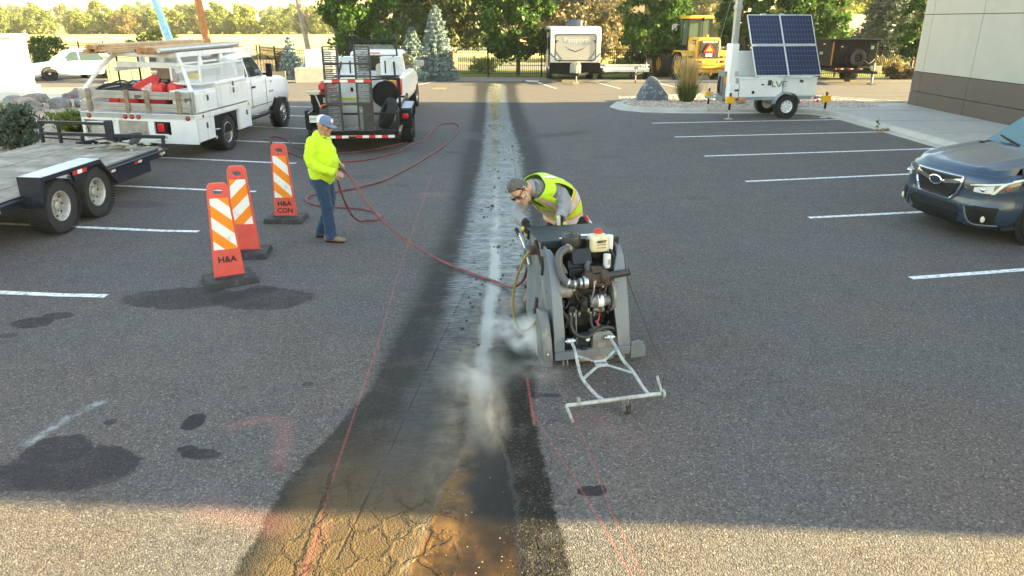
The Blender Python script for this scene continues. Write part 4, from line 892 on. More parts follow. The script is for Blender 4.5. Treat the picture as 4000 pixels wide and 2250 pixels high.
def head(mb, c, fwd, up, s=1.0):
    """skull, jaw, nose, brow, ears about head centre c"""
    c, f, u = V(c), V(fwd).normalized(), V(up); u = (u - f * u.dot(f)).normalized(); l = u.cross(f)
    def P(a, b, d_): return tuple(c + (f * a + l * b + u * d_) * s)
    etube(mb, [P(-.02, 0, -.03), P(-.012, 0, .02), P(-.012, 0, .065), P(-.015, 0, .092)], [(.068 * s, .083 * s), (.077 * s, .098 * s), (.072 * s, .09 * s), (.042 * s, .055 * s)], 18, ref=l)
    etube(mb, [P(.01, 0, -.115), P(.012, 0, -.085), P(.008, 0, -.04), P(.0, 0, .0)], [(.036 * s, .05 * s), (.055 * s, .068 * s), (.066 * s, .083 * s), (.07 * s, .088 * s)], 16, ref=l)
    mb.tube([P(.085, 0, .012), P(.098, 0, -.012), P(.112, 0, -.034), P(.094, 0, -.043)], [.009 * s, .012 * s, .0165 * s, .013 * s], 8)
    for q in (-1, 1):
        mb.tube([P(.072, .012 * q, .026), P(.072, .045 * q, .024), P(.05, .066 * q, .015)], [.013 * s, .013 * s, .010 * s], 8)
        mb.sph(P(.052, .042 * q, -.03), .026 * s, 10, 8)
        etube(mb, [P(-.012, .074 * q, -.045), P(-.014, .08 * q, -.012), P(-.02, .082 * q, .015)], [(.010 * s, .014 * s), (.013 * s, .02 * s), (.010 * s, .016 * s)], 8, ref=l)
    mb.tube([P(.078, -.026, -.068), P(.09, 0, -.064), P(.078, .026, -.068)], [.007 * s, .010 * s, .007 * s], 8)
    mb.tube([P(.076, -.022, -.080), P(.087, 0, -.079), P(.076, .022, -.080)], [.007 * s, .010 * s, .007 * s], 8)
    mb.sph(P(.066, 0, -.107), .03 * s, 10, 8); return P
# ---- worker walking with the hose
W1 = thing('person', 'man in neon yellow long sleeve shirt, jeans and blue cap pulling a red hose', 'person', (-2.585, 9.70, 0), -10)
mb = MB(); hc = V((.105, 0, 1.575)); fw = V((1, -.10, -.22)); P = head(mb, hc, fw, (0.1, 0, 1), 1.04)
mb.tube([(.02, 0, 1.36), (.05, 0, 1.45), (.085, 0, 1.52)], [.075, .066, .064], 14)
etube(mb, [(0, 0, .86), (.03, 0, 1.1), (.02, 0, 1.36)], [(.15, .11), (.16, .14), (.15, .1)], 14)
ARR = [(0, -.20, 1.37), (.0, -.285, 1.11), (.28, -.20, .985)]; ARL = [(0, .20, 1.37), (.0, .275, 1.12), (.20, .12, 1.04)]
LGR = [(0, -.095, .88), (.075, -.10, .49), (.10, -.10, .09)]; LGL = [(0, .095, .88), (.02, .10, .48), (-.13, .10, .10)]
for a in (ARR, ARL): mb.tube(a, [.05, .043, .028], 10)
for a in (LGR, LGL): mb.tube(a, [.075, .055, .04], 10)
hand(mb, ARR[2], (.9, .15, -.28), (-.2, .6, -.75), 1, .95); hand(mb, ARL[2], (.8, -.5, .1), (-.3, -.5, -.8), -1, .95)
fuse(mb, 'body', SKIN, W1, .0065, 3)
mb = MB(); etube(mb, [(-.025, 0, .845), (.0, 0, .90), (.035, 0, 1.00), (.045, 0, 1.10), (.03, 0, 1.24), (.0, 0, 1.36), (.01, 0, 1.425)], [(.182, .155), (.197, .178), (.207, .202), (.207, .205), (.205, .178), (.185, .128), (.105, .09)], 20)
for a in (ARR, ARL):
    q = crv(a, 4); mb.tube([V((0, a[0][1] * .4, 1.36))] + q + [V(a[2]) + (V(a[2]) - V(a[1])).normalized() * -.01], [.085, .088, .084, .080, .074, .069, .064, .06, .055, .048, .046], 14)
fuse(mb, 'shirt', HIVIS, W1, .011, 4, .034, .085)
MB().lathe([(.078, -.012), (.085, 0), (.078, .012)], (.035, 0, 1.435), 'z', 20).build('collar', HIVIS, W1)
mb = MB(); etube(mb, [(-.02, 0, .95), (-.02, 0, .86), (-.015, 0, .78)], [(.175, .15), (.185, .155), (.165, .135)], 18)
for a in (LGR, LGL):
    q = crv(a, 5); n_ = len(q); mb.tube(q + [V(a[2]) + V((0, 0, -.045))], [lerp(.118, .078, min(1, i / (n_ * .55))) if i < n_ * .7 else .080 for i in range(n_)] + [.088], 14)
fuse(mb, 'jeans', DENIM, W1, .010, 4, .028, .06)
MB().lathe([(.155, -.018), (.162, 0), (.155, .018)], (-.02, 0, .872), 'z', 24).build('belt', BLK, W1)
for a, yaw in ((LGR, -8), (LGL, 10)):
    x, y, z = a[2]; mb = MB(); b0 = z - .09
    etube(mb, [(x - .07, y, b0 + .045), (x + .02, y, b0 + .05), (x + .12, y - .01, b0 + .04), (x + .20, y - .015, b0 + .033)], [(.042, .045), (.046, .05), (.048, .036), (.03, .026)], 12); mb.tube([(x, y, b0 + .05), (x, y, b0 + .2)], [.05, .055], 12)
    bt = fuse(mb, 'boot', LEATH, W1, .009, 3); MB().box((x + .065, y - .006, b0 + .006), (.27, .09, .022)).build('sole', BLK, bt, bev=.008)
# cap
cp = MB(); rg = []
u_ = V((.25, 0, 1)).normalized(); f_ = V((1, -.1, -.22)).normalized(); f_ = (f_ - u_ * f_.dot(u_)).normalized(); l_ = u_.cross(f_); cc = hc + u_ * .03 - f_ * .01
def capring(r0, r1, z, n=24): return [cc + f_ * r1 * math.cos(6.283 * j / n) + l_ * r0 * math.sin(6.283 * j / n) + u_ * z for j in range(n)]
rings = [capring(.089, .110, 0), capring(.09, .111, .03), capring(.086, .104, .06), capring(.068, .083, .085), capring(.036, .045, .1), capring(.004, .005, .104)]
n = 24; vs = [p for r_ in rings for p in r_]; fs, mi = [], []
for i in range(5):
    for j in range(n):
        fs.append((i * n + j, i * n + (j + 1) % n, (i + 1) * n + (j + 1) % n, (i + 1) * n + j)); mi.append(0 if (j < 7 or j >= 17) else 1)
cp.v, cp.f, cp.mi = [tuple(p) for p in vs], fs, mi
CAPB = cloth_mat('cap_blue', (.13, .19, .33), .2, 20); CAPW = cloth_mat('cap_white', (.66, .66, .64), .3, 60)
cap_ = cp.build('cap', [CAPB, CAPW], W1)
mb = MB(); top, bot = [], []
for j in range(13):
    a = R(-75 + 150 * j / 12); k = math.cos(a * .95); base = cc + f_ * .105 * math.cos(a) + l_ * .088 * math.sin(a)
    top.append(base); bot.append(base + f_ * (.078 * max(0, k)) + u_ * (-.018 * max(0, k)))
mb.loft([top, bot, [p - u_ * .006 for p in bot], [p - u_ * .006 for p in top]], False, closed=False); mb.build('brim', CAPB, cap_)
pc_ = cc + f_ * .1045 + u_ * .055; MB().cyl(pc_ - f_ * .004 - u_ * .0, pc_ + f_ * .004 + u_ * .002, .029, n=18).build('patch', CAPW, cap_)
gl = MB()
for q in (-1, 1): gl.tube([V(P(.082, .012 * q, .012)), V(P(.085, .03 * q, .022)), V(P(.072, .056 * q, .018)), V(P(.078, .048 * q, -.014)), V(P(.09, .022 * q, -.016)), V(P(.086, .012 * q, .008))], .0028, 5).tube([V(P(.070, .058 * q, .016)), V(P(-.02, .084 * q, .012))], .003, 5)
gl.build('glasses', BLK, W1)
MB().sph(P(.073, .032, .004), .0115 * 1.04, 10, 8).sph(P(.073, -.032, .004), .0115 * 1.04, 10, 8).build('eye', M('eye', (.25, .2, .18), .3), W1)
# ---- operator bent over the saw
W2 = thing('person', 'man in lime safety vest and dark gloves leaning over the pavement saw', 'person', (.50, 7.60, 0))
O2 = V((.50, 7.60, 0))
def L2(p): return V(p) - O2
spine = [V((.56, 7.66, .86)), V((.53, 7.60, 1.00)), V((.44, 7.46, 1.13)), V((.33, 7.32, 1.235)), V((.195, 7.165, 1.30))]
SP = [p - O2 for p in crv(spine, 6)]; NS = len(SP)
sv = V((.78, -.62, .05)).normalized()
wd = [(.17, .125), (.18, .132), (.20, .135), (.205, .13), (.095, .085)]
def rad(t): 
    i = min(3, int(t * 4)); q = t * 4 - i; return lerp(wd[i][0], wd[i + 1][0], q), lerp(wd[i][1], wd[i + 1][1], q)
def tor(t, th, off=0.):
    x = t * (NS - 1); i = min(NS - 2, int(x)); c = SP[i].lerp(SP[i + 1], x - i); a = (SP[min(i + 2, NS - 1)] - SP[max(i - 1, 0)]).normalized()
    s_ = (sv - a * sv.dot(a)).normalized(); f = s_.cross(a); w_, d_ = rad(t); e = lambda v: math.copysign(abs(v) ** .85, v)   # f: chest side
    return c + s_ * e(math.cos(th)) * (w_ + off) + f * e(math.sin(th)) * (d_ + off)
ht = L2((.075, 7.085, 1.275)); hf = V((-.34, -.60, -.70)).normalized(); hu = V((-.80, -.42, .42))
mb = MB(); P2 = head(mb, ht, hf, hu, 1.03); mb.tube([SP[-1], SP[-1].lerp(ht, .45), ht.lerp(SP[-1], .2)], [.075, .064, .06], 12)
mb.loft([[tor(t, 6.283 * j / 16, -.03) for j in range(16)] for t in (0, .25, .5, .75, .88)])
SHL, SHR = tor(.70, .12, -.02), tor(.70, math.pi - .12, -.02)
HL, HR_ = L2((.47, 6.86, 1.03)), L2((.145, 6.90, .985))
EL, ER = L2((.53, 7.10, 1.12)), L2((.06, 7.12, 1.04))
for a in ((SHL, EL, HL), (SHR, ER, HR_)): mb.tube(a, [.05, .042, .03], 10)
LR = [L2((.52, 7.68, .88)), L2((.36, 7.50, .50)), L2((.20, 7.40, .10))]; LL = [L2((.72, 7.58, .88)), L2((.76, 7.50, .48)), L2((.80, 7.62, .10))]
for a in (LR, LL): mb.tube(a, [.075, .055, .04], 10)
fuse(mb, 'body', SKIN2, W2, .0075, 3)
mb = MB(); mb.loft([[tor(t, 6.283 * j / 18, -.008) for j in range(18)] for t in (.05, .25, .5, .75, .97)])
for a in ((SHL, EL, HL), (SHR, ER, HR_)):
    q = crv(a, 5); d_ = (q[-1] - q[-2]).normalized(); q = q[:-1] + [q[-1] - d_ * .045]
    mb.tube([a[0].lerp(SP[-4], .15)] + q, [.066, .080, .084, .082, .078, .073, .070, .066, .060, .056, .052, .055][:len(q) + 1], 14)
mb.tube([SP[-1] - V((0, 0, .01)), SP[-1].lerp(ht, .3)], [.085, .076], 14)
fuse(mb, 'sweatshirt', HOOD, W2, .011, 3, .03, .07)
# vest: shell over the torso, open armholes; tape bands on it
vt = [.0 + .06 * i for i in range(15)] + [.9, .96]; nth = 40; vs, fs = [], []
def vest_off(t, th): return .030 + .008 * math.sin(9 * t + 3 * math.sin(th * 2)) + (.02 * (1 - t))
for t in vt:
    for j in range(nth): vs.append(tor(t * .98 + .01, 6.28318 * j / nth, vest_off(t, 6.28318 * j / nth)))
for i in range(len(vt) - 1):
    for j in range(nth):
        th = 6.28318 * (j + .5) / nth; t = (vt[i] + vt[i + 1]) / 2
        if .52 < t < .84 and (abs(math.cos(th)) > .86): continue
        if t > .64 and abs(th - math.pi / 2) < .10 * (1 + 4 * (t - .62)): continue
        fs.append((i * nth + j, i * nth + (j + 1) % nth, (i + 1) * nth + (j + 1) % nth, (i + 1) * nth + j))
vest = MB().add(vs, fs).build('vest', LIME, W2); sd = vest.modifiers.new('thick', 'SOLIDIFY'); sd.thickness = .005; sd.offset = 1
def band(t0, t1, th0, th1, off, mat, name='reflective_tape', n=28, skip=None):
    mb = MB(); k = 3
    for i in range(n):
        a, b = lerp(th0, th1, i / n), lerp(th0, th1, (i + 1) / n)
        if skip and skip((t0 + t1) / 2, (a + b) / 2): continue
        rows = [[tor(lerp(t0, t1, q / k) * .98 + .01, th, vest_off(lerp(t0, t1, q / k), th) + off) for th in (a, b)] for q in range(k + 1)]
        mb.loft(rows, False, closed=False)
    mb.build(name, mat, vest)
arm = 0
for t0, t1 in ((.05, .17), (.37, .49)):
    band(t0 - .025, t0, 0, 6.2832, .009, ORNG, 'piping'); band(t0, t1, 0, 6.2832, .008, SILV); band(t1, t1 + .025, 0, 6.2832, .009, ORNG, 'piping')
for th in (1.02, 2.12, -1.02, -2.12):
    w_ = .13
    for i in range(4): pass
    band(.52, .95, th - w_, th + w_, .008, SILV, n=3); band(.52, .95, th - w_ - .06, th - w_, .009, ORNG, 'piping', n=1); band(.52, .95, th + w_, th + w_ + .06, .009, ORNG, 'piping', n=1)
pk = [tor(t, th, vest_off(t, th) + .018) for t in (.24, .42) for th in (1.0, 1.45)]
MB().loft([[pk[0], pk[1], pk[3], pk[2]], [p + V((-.01, -.02, 0)) for p in (pk[0], pk[1], pk[3], pk[2])]]).build('pocket', LIME, vest, bev=.006)
mb = MB(); etube(mb, [L2((.56, 7.66, .97)), L2((.57, 7.65, .86)), L2((.57, 7.64, .78))], [(.175, .135), (.185, .14), (.17, .13)], 16, ref=sv)
for a in (LR, LL): q = crv(a, 5); mb.tube(q, [lerp(.11, .08, min(1, i / 6)) for i in range(len(q))], 12)
fuse(mb, 'trousers', BLACKC, W2, .014, 4, .015, .07)
for a, d_ in ((LR, (-.25, -1)), (LL, (.1, -1))):
    p = a[2]; d_ = V((*d_, 0)).normalized(); mb = MB(); z0 = -.04
    etube(mb, [p - d_ * .06 + V((0, 0, z0)), p + d_ * .04 + V((0, 0, z0 - .005)), p + d_ * .18 + V((0, 0, z0 - .015))], [(.045, .048), (.05, .05), (.042, .035)], 12, ref=(1, 0, 0)); mb.tube([p + V((0, 0, z0)), p + V((0, 0, .12))], .058, 12)
    fuse(mb, 'boot', LEATH, W2, .01, 3)
for wr, el, nrm_, sd_ in ((HL, EL, (0, .1, -1), -1), (HR_, ER, (.4, .1, -1), 1)):
    d_ = (wr - el).normalized(); mb = MB(); mb.tube([wr - d_ * .07, wr], [.045, .040], 12)
    hand(mb, wr, d_ * .7 + V((0, -.3, -.5)), nrm_, sd_, .85); gv = fuse(mb, 'glove', BLACKC, W2, .006, 2)
    f = (d_ * .7 + V((0, -.3, -.5))).normalized(); n_ = V(nrm_); n_ = (n_ - f * n_.dot(f)).normalized(); s_ = f.cross(n_).normalized() * sd_
    mb = MB()
    for q in (-.032, -.011, .011, .031):
        b = wr + f * .115 + s_ * q + n_ * .022; mb.sph(tuple(b), .018, 8, 6)
    b = wr + f * .04 - s_ * .05 + n_ * .012; mb.sph(tuple(b), (.026, .026, .03), 8, 6); mb.build('glove_grip', YELP, gv)
# hair, beard, wraparound sunglasses
mb = MB()
for a in range(11):
    pass
rings = []
for k in range(8):
    ph = k / 7; rr = math.sin(ph * math.pi / 2 + .02); zz = math.cos(ph * math.pi / 2)
    rings.append([V(P2(-.018 + (.098 if math.cos(th) < 0 else .088) * rr * math.cos(th), .083 * rr * math.sin(th), .045 + .096 * zz - (.066 * ph * ph if math.cos(th) < .25 else -.022 * ph))) for th in [6.2832 * j / 28 for j in range(28)]])
mb.loft(rings, True).build('hair', HAIR, W2)
mb = MB(); etube(mb, [P2(.055, -.045, -.088), P2(.078, 0, -.107), P2(.055, .045, -.088)], [(.022, .012), (.026, .02), (.022, .012)], 10, ref=hu); 
for q in (-1, 1): mb.tube([P2(.055, .046 * q, -.085), P2(.02, .063 * q, -.06), P2(-.005, .07 * q, -.02)], [.016, .014, .009], 8)
mb.tube([P2(.082, -.03, -.056), P2(.094, 0, -.052), P2(.082, .03, -.056)], .006, 6); mb.build('beard', BEARD, W2)
sg = MB()
for q in (-1, 1): sg.loft([[V(P2(.078 + d_, a * q, b)) for a, b in ((.008, .022), (.045, .026), (.068, .018), (.064, -.012), (.04, -.02), (.012, -.012))] for d_ in (.006, .018)])
sgo = sg.build('sunglasses', LENS, W2, bev=.002); sg = MB()
for q in (-1, 1): sg.tube([V(P2(.075, .072 * q, .014)), V(P2(.03, .086 * q, .014)), V(P2(-.02, .089 * q, .008))], .0045, 6)
sg.tube([V(P2(.098, -.012, .018)), V(P2(.104, 0, .016)), V(P2(.098, .012, .018))], .004, 6); sg.build('temple', BLK, sgo)
# ------------------------------------------------------------------ barricade panels
CORAL = M('coral_plastic', (.60, .075, .058), .5, var=.12, vs=5, dirt=((.36, .12, .10), .42, 9)); SHW = M('white_sheeting', (.72, .72, .72), .4, var=.05, dirt=((.3, .28, .26), .28, 18)); SHO = M('orange_sheeting', (.78, .23, .012), .4, var=.08)
RUBB = M('rubber_base', (.022, .023, .025), .75, var=.3, vs=9, bump=.4, bs=60, dirt=((.12, .11, .10), .3, 9))
def barricade(loc, rz, brz, label, slope, lines, zs, zt):
    t = thing('barricade_panel', label, 'traffic barricade', loc, rz, 'orange vertical barricade panels'); H_ = 1.17
    hw = lambda z: lerp(.172, .112, min(1, max(0, (z - .05) / 1.1)))
    mb = MB(); k = []                       # body: outline with a real grip hole
    o = [(-hw(.05), .05), (hw(.05), .05), (hw(1.12), 1.12), (hw(1.17) - .03, H_), (-hw(1.17) + .03, H_), (-hw(1.12), 1.12)]
    hl = [(-.05, 1.065), (-.035, 1.04), (.035, 1.04), (.05, 1.065), (.045, 1.095), (-.045, 1.095)]
    for s_, d_ in ((-1, -.022), (1, .022)):
        k.append((len(mb.v), d_)); mb.v += [(x, d_, z) for x, z in o + hl]
    a, b = 0, 12
    face = [(0, 1, 8, 7), (1, 2, 9, 8), (2, 3, 10, 9), (3, 4, 11, 10), (4, 5, 6, 11), (5, 0, 7, 6)]
    mb.f += [tuple(i for i in f) for f in face] + [tuple(i + 12 for i in f[::-1]) for f in face] + [(i, (i + 1) % 6, (i + 1) % 6 + 12, i + 12) for i in range(6)] + [(i + 6, (i + 1) % 6 + 6, (i + 1) % 6 + 18, i + 18) for i in range(6)]; mb.mi = [0] * len(mb.f)
    pn = mb.build('panel', CORAL, t, bev=.008)
    z0, z1 = zs; w_ = lambda z: hw(z) - .024
    def clip(poly, f):
        out = []
        for i, p in enumerate(poly):
            q = poly[(i + 1) % len(poly)]; a, b = f(p), f(q)
            if a >= 0: out.append(p)
            if (a >= 0) != (b >= 0): r_ = a / (a - b); out.append((p[0] + (q[0] - p[0]) * r_, p[1] + (q[1] - p[1]) * r_))
        return out
    base = [(-w_(z0), z0), (w_(z0), z0), (w_(z1), z1), (-w_(z1), z1)]; pit = .148; i = 0; v = z0 - .45
    while v < z1 + .45:
        p = clip(clip(base, lambda q: q[1] - slope * q[0] * 1.0 - v), lambda q: v + pit - (q[1] - slope * q[0] * 1.0))
        if len(p) > 2: MB().prism([(x, z) for x, z in p], 'y', -.0285 , -.0215).build('stripe', SHO if i % 2 else SHW, pn, smooth=False)
        v += pit; i += 1
    for tx, z, sz in lines: txt(tx, sz, INK, pn, (0, -.0245, z), (90, 0, 0), off=.022)
    MB().box((0, 0, 1.14), (.2, .05, .012)).build('rib', CORAL, pn); MB().box((0, 0, 1.015), (.19, .05, .01)).build('rib', CORAL, pn)
    bs = MB().box((0, 0, .035), (.57, .46, .07), taper=(.94, .92)).box((0, -.06, .075), (.36, .06, .016)).build('base', RUBB, t, bev=.012); bs.rotation_euler = (0, 0, R(brz))
    return t
barricade((-3.31, 7.96, 0), 22, 10, 'barricade panel lettered H&A only, standing closest to the dark stain', -.95, [('H&A', .275, .10)], (.40, 1.0), 0)
barricade((-3.46, 8.98, 0), 8, 0, 'barricade panel without letters, partly hidden behind another panel', .95, [], (.42, 1.0), 0)
barricade((-3.46, 10.72, 0), 2, -4, 'barricade panel lettered H&A CON beside the man with the hose', -.95, [('H&A', .265, .105), ('CON', .155, .105)], (.36, .99), 0)
# ------------------------------------------------------------------ flatbed trailer at the left edge
TRB = M('trailer_navy', (.012, .015, .026), .45, var=.2, vs=6, dirt=((.07, .067, .064), .2, 6), spec=.3); FENT = M('pale_fender', (.32, .36, .42), .4, metal=.3, var=.15, vs=7, dirt=((.12, .12, .12), .25, 8))  # fender top material: paler blue-grey than the rest of the fender
PLK = M('weathered_plank', (.235, .20, .165), .88, var=.3, vs=3, bump=.5, bs=30, dirt=((.46, .42, .36), .42, 2.2)); RIMW = M('dusty_rim', (.40, .40, .38), .5, metal=.4, var=.18, vs=10, dirt=((.20, .17, .13), .35, 8))
REFR = M('reflector_red', (.50, .025, .03), .35); REFW = M('reflector_white', (.72, .71, .68), .35); AMB = M('amber', (.80, .28, .02), .35)
ROLL = 1.6
FT = thing('flatbed_trailer', 'long black flatbed trailer with weathered plank deck and tandem wheels', 'trailer', (-6.60, 9.92, .045), -1.5); FT.rotation_euler[1] = R(ROLL)
Wd = 2.35; Y0, Y1, ZD = -5.2, 3.65, .62          # local: right edge x=0, y forward
n = 11
for i in range(n):
    a = -Wd + .06 + (Wd - .12) * i / n; w_ = (Wd - .12) / n - .012
    MB().box((a + w_ / 2, (Y0 + Y1) / 2, ZD - .02 + rng.uniform(-.004, .004)), (w_, Y1 - Y0 - .1, .04)).build('deck_plank', PLK, FT, smooth=False)
MB().box((-.03, (Y0 + Y1) / 2, ZD - .08), (.06, Y1 - Y0, .16)).box((-Wd + .03, (Y0 + Y1) / 2, ZD - .08), (.06, Y1 - Y0, .16)).box((-Wd / 2, Y1 - .03, ZD - .09), (Wd, .06, .17)).box((-Wd / 2, Y0 + .03, ZD - .08), (Wd, .06, .15)).build('frame_rail', TRB, FT, bev=.006)
MB().box((-.02, 2.2, ZD - .24), (.04, 1.6, .2)).box((-.5, -2.5, ZD - .2), (.1, 5.2, .16)).box((-1.75, -2.5, ZD - .2), (.1, 5.2, .16)).build('side_beam', TRB, FT, bev=.005)
MB().tube([(.02, Y0, ZD - .045), (.02, Y1, ZD - .045)], .025, 8).build('rub_rail', TRB, FT)
# stake rail at the front end
rl = MB().bar((-Wd, Y1, ZD + .38), (-1.0, Y1, ZD + .38), .05).bar((-Wd, Y1, ZD + .17), (0, Y1, ZD + .17), .06)
for xx, hh in ((-Wd + .03, .38), (-1.98, .38), (-1.56, .17), (-.85, .17), (-.04, .2)): rl.bar((xx, Y1, ZD), (xx, Y1, ZD + hh), .05, up=(1, 0, 0))
rl.box((-1.02, Y1 - .01, ZD + .22), (.14, .07, .44)).bar((-Wd, Y1, ZD + .1), (-1.6, Y1 + .1, ZD + .05), .03).build('stake_rail', TRB, FT, bev=.004)
MB().tube([(0, Y1 - .25, ZD - .06), (.03, Y1 - .25, ZD - .06)], .07, 14).build('strap_winch', M('webbing', (.30, .28, .20), .85), FT)
# fender, wheels
fd = MB().prism([(-.42, .50), (-.38, .86), (1.02, .86), (1.44, .42), (1.40, .42), (1.0, .815), (-.34, .815), (-.38, .50)], 'x', -.03, .29)
fd.build('fender', TRB, FT, bev=.006)
MB().box((.13, .32, .866), (.32, 1.40, .012)).build('fender_top', FENT, FT, bev=.003); MB().box((-.36 + .49, -.40, .66), (.32, .02, .42)).box((.288, .32, .835), (.012, 1.38, .06)).build('fender_lip', TRB, FT)
MB().box((.295, .45, .79), (.008, .34, .07)).prism([(.28, .80), (.62, .80), (.56, .66), (.34, .66)], 'x', .25, .285).build('fender_gusset', TRB, FT)
def reflector(par, c, L, ax='y', n=2, h=.055, d=.006, first=0):
    for i in range(n):
        o = (i - (n - 1) / 2) * L / n; sz = (d, L / n, h) if ax == 'y' else (L / n, d, h)
        p = (c[0], c[1] + o, c[2]) if ax == 'y' else (c[0] + o, c[1], c[2]); MB().box(p, sz).build('reflector', REFR if (i + first) % 2 == 0 else REFW, par, smooth=False)
reflector(FT, (.303, .45, .79), .34, n=3)
for yy, zz in ((1.75, ZD - .09), (2.6, ZD - .09), (3.45, ZD - .09), (-1.0, ZD - .10), (-2.2, ZD - .10)): reflector(FT, (.005, yy, zz), .24)
for yy in (.0, .90):
    wheel('wheel', FT, (.13, yy, .385), .385, .235, .205, rim=RIMW, holes=8, bolts=8, dish=.1)
    wheel('wheel', FT, (-Wd - .13, yy, .385), .385, .235, .205, rim=RIMW, holes=0, bolts=0, side=-1)
MB().cyl((-Wd, 0, .38), (.1, 0, .38), .05, n=10).cyl((-Wd, .9, .38), (.1, .9, .38), .05, n=10).build('axle', TRB, FT)
MB().bar((-Wd / 2 - .5, Y1, .6), (-Wd / 2, Y1 + 1.3, .6), .1).bar((-Wd / 2 + .5, Y1, .6), (-Wd / 2, Y1 + 1.3, .6), .1).build('tongue', TRB, FT)
# crumpled strap on the deck
mb = MB()
for k in range(7):
    y0 = rng.uniform(2.6, 3.3); x0 = rng.uniform(-1.15, -.55); pts = [V((x0 + q * .22 + rng.uniform(-.06, .06), y0 + rng.uniform(-.16, .16), .012 + abs(rng.gauss(0, .05)))) for q in range(4)]
    c = crv(pts, 6); vs = []
    for i, p in enumerate(c): a = .5 * math.sin(i * .9 + k); vs += [p + V((0, .035 * math.cos(a), .035 * math.sin(a) + .035)), p - V((0, .035 * math.cos(a), .035 * math.sin(a) - .035))]
    mb.add(vs, [(2 * i, 2 * i + 1, 2 * i + 3, 2 * i + 2) for i in range(len(c) - 1)])
st_ = mb.build('cargo_strap', M('webbing'), None, loc=(-6.60, 9.92, .045 + ZD)); st_.rotation_euler = (0, R(ROLL), 0); tag(st_, 'pale yellow cargo strap lying crumpled on the plank deck', 'strap')
sd = st_.modifiers.new('thick', 'SOLIDIFY'); sd.thickness = .004
# ------------------------------------------------------------------ service truck
WHT = M('truck_white', (.74, .755, .77), .32, var=.025, vs=3, coat=.35, dirt=((.52, .50, .47), .16, 3)); WHB = M('bed_white', (.66, .675, .69), .45, var=.04, vs=4, dirt=((.36, .32, .27), .3, 3.5))
ALS = M('stake_alloy', (.33, .33, .33), .45, metal=.55, var=.12, vs=4, dirt=((.24, .22, .2), .3, 5)); WDP = M('stake_wood', (.22, .175, .13), .9, var=.3, vs=9, bump=.4)
LAMP = M('red_lamp', (.55, .012, .015), .2, coat=.6); CHR = M('chrome', (.66, .67, .68), .14, metal=1, var=.05); DKP = M('dark_trim', (.012, .013, .014), .5, spec=.2)
WIN = glass('car_glass', (.03, .045, .05), .03); PLATE = M('plate_white', (.62, .66, .64), .5); PTXT = M('plate_text', (.03, .09, .06), .5); GALVD = M('scuffed_steel', (.30, .275, .25), .5, metal=.15, var=.2, vs=6, dirt=((.16, .13, .11), .35, 5))
ST = thing('service_truck', 'white flatbed service truck with lumber rack, side tool boxes and stake tailgate', 'truck', (-6.62, 15.3, .045), -2.5); ST.rotation_euler[1] = R(ROLL)
BW, DZ = 2.46, .98
MB().box((-BW / 2, 1.5, DZ - .06), (BW, 3.0, .12)).build('deck', WHB, ST, bev=.01)
# rear bumper wall with lamps, steel plate and licence plate
bp = MB().box((-BW / 2, .03, .90), (BW, .06, .16)).box((-.28, .03, .60), (.56, .06, .46)).box((-.62 - .0, .03, .47), (.13, .06, .16)).box((-.98, .04, .60), (.13, .07, .46)).box((-1.74, .04, .62), (.13, .07, .42)).box((-2.43, .04, .62), (.06, .07, .50)).box((-1.36, .03, .46), (.65, .06, .12)).box((-2.05, .03, .76), (.6, .05, .05)).box((-1.23, .03, .39), (BW, .05, .04)).build('rear_wall', WHB, ST, bev=.006)
MB().box((-1.36, .02, .645), (.62, .02, .36)).build('steel_plate', GALVD, bp, bev=.004)
MB().box((-1.36, -.0, .5), (.62, .05, .03)).build('step_edge', DKP, bp)
for i, s_ in enumerate((.11, .07, .035)): MB().box((-1.355, .008, .715 - .025 * i), (s_, .006, .008)).build('badge', ALS, bp, smooth=False)
for xx in (-2.27, -1.50, -1.36, -1.22, -.17):
    l_ = MB().lathe([(0, -.022), (.025, -.02), (.036, -.008), (.038, 0)], (xx, 0, .905), 'y', 16).build('marker_lamp', LAMP, bp); MB().lathe([(.036, -.012), (.047, -.008), (.047, .0)], (xx, 0, .905), 'y', 16).build('bezel', DKP, l_)
for xx in (-1.86, -.77):
    MB().box((xx, .045, .68), (.24, .02, .27)).build('lamp_recess', DKP, bp)
    MB().box((xx - .0, .01, .70), (.13, .05, .17)).box((xx, .012, .765), (.13, .052, .03)).build('tail_lamp', LAMP, bp, bev=.012)
lp = MB().box((-.77, .0, .50), (.30, .008, .14)).build('licence_plate', PLATE, bp, bev=.004); txt('BWZ·I02', .072, PTXT, lp, (-.77, -.006, .50), (90, 0, 0), sx=.95)
# expanded metal behind left opening
mb = MB()
for i in range(12):
    mb.bar((-2.38 + i * .045, .05, .42), (-2.38 + i * .045 + .2, .05, .74), .008); mb.bar((-2.2 + i * .045, .05, .42), (-2.4 + i * .045, .05, .74), .008)
tag(mb.build('mesh_grille', M('mesh_white', (.6, .58, .5), .6), bp, smooth=False), kind='stuff')
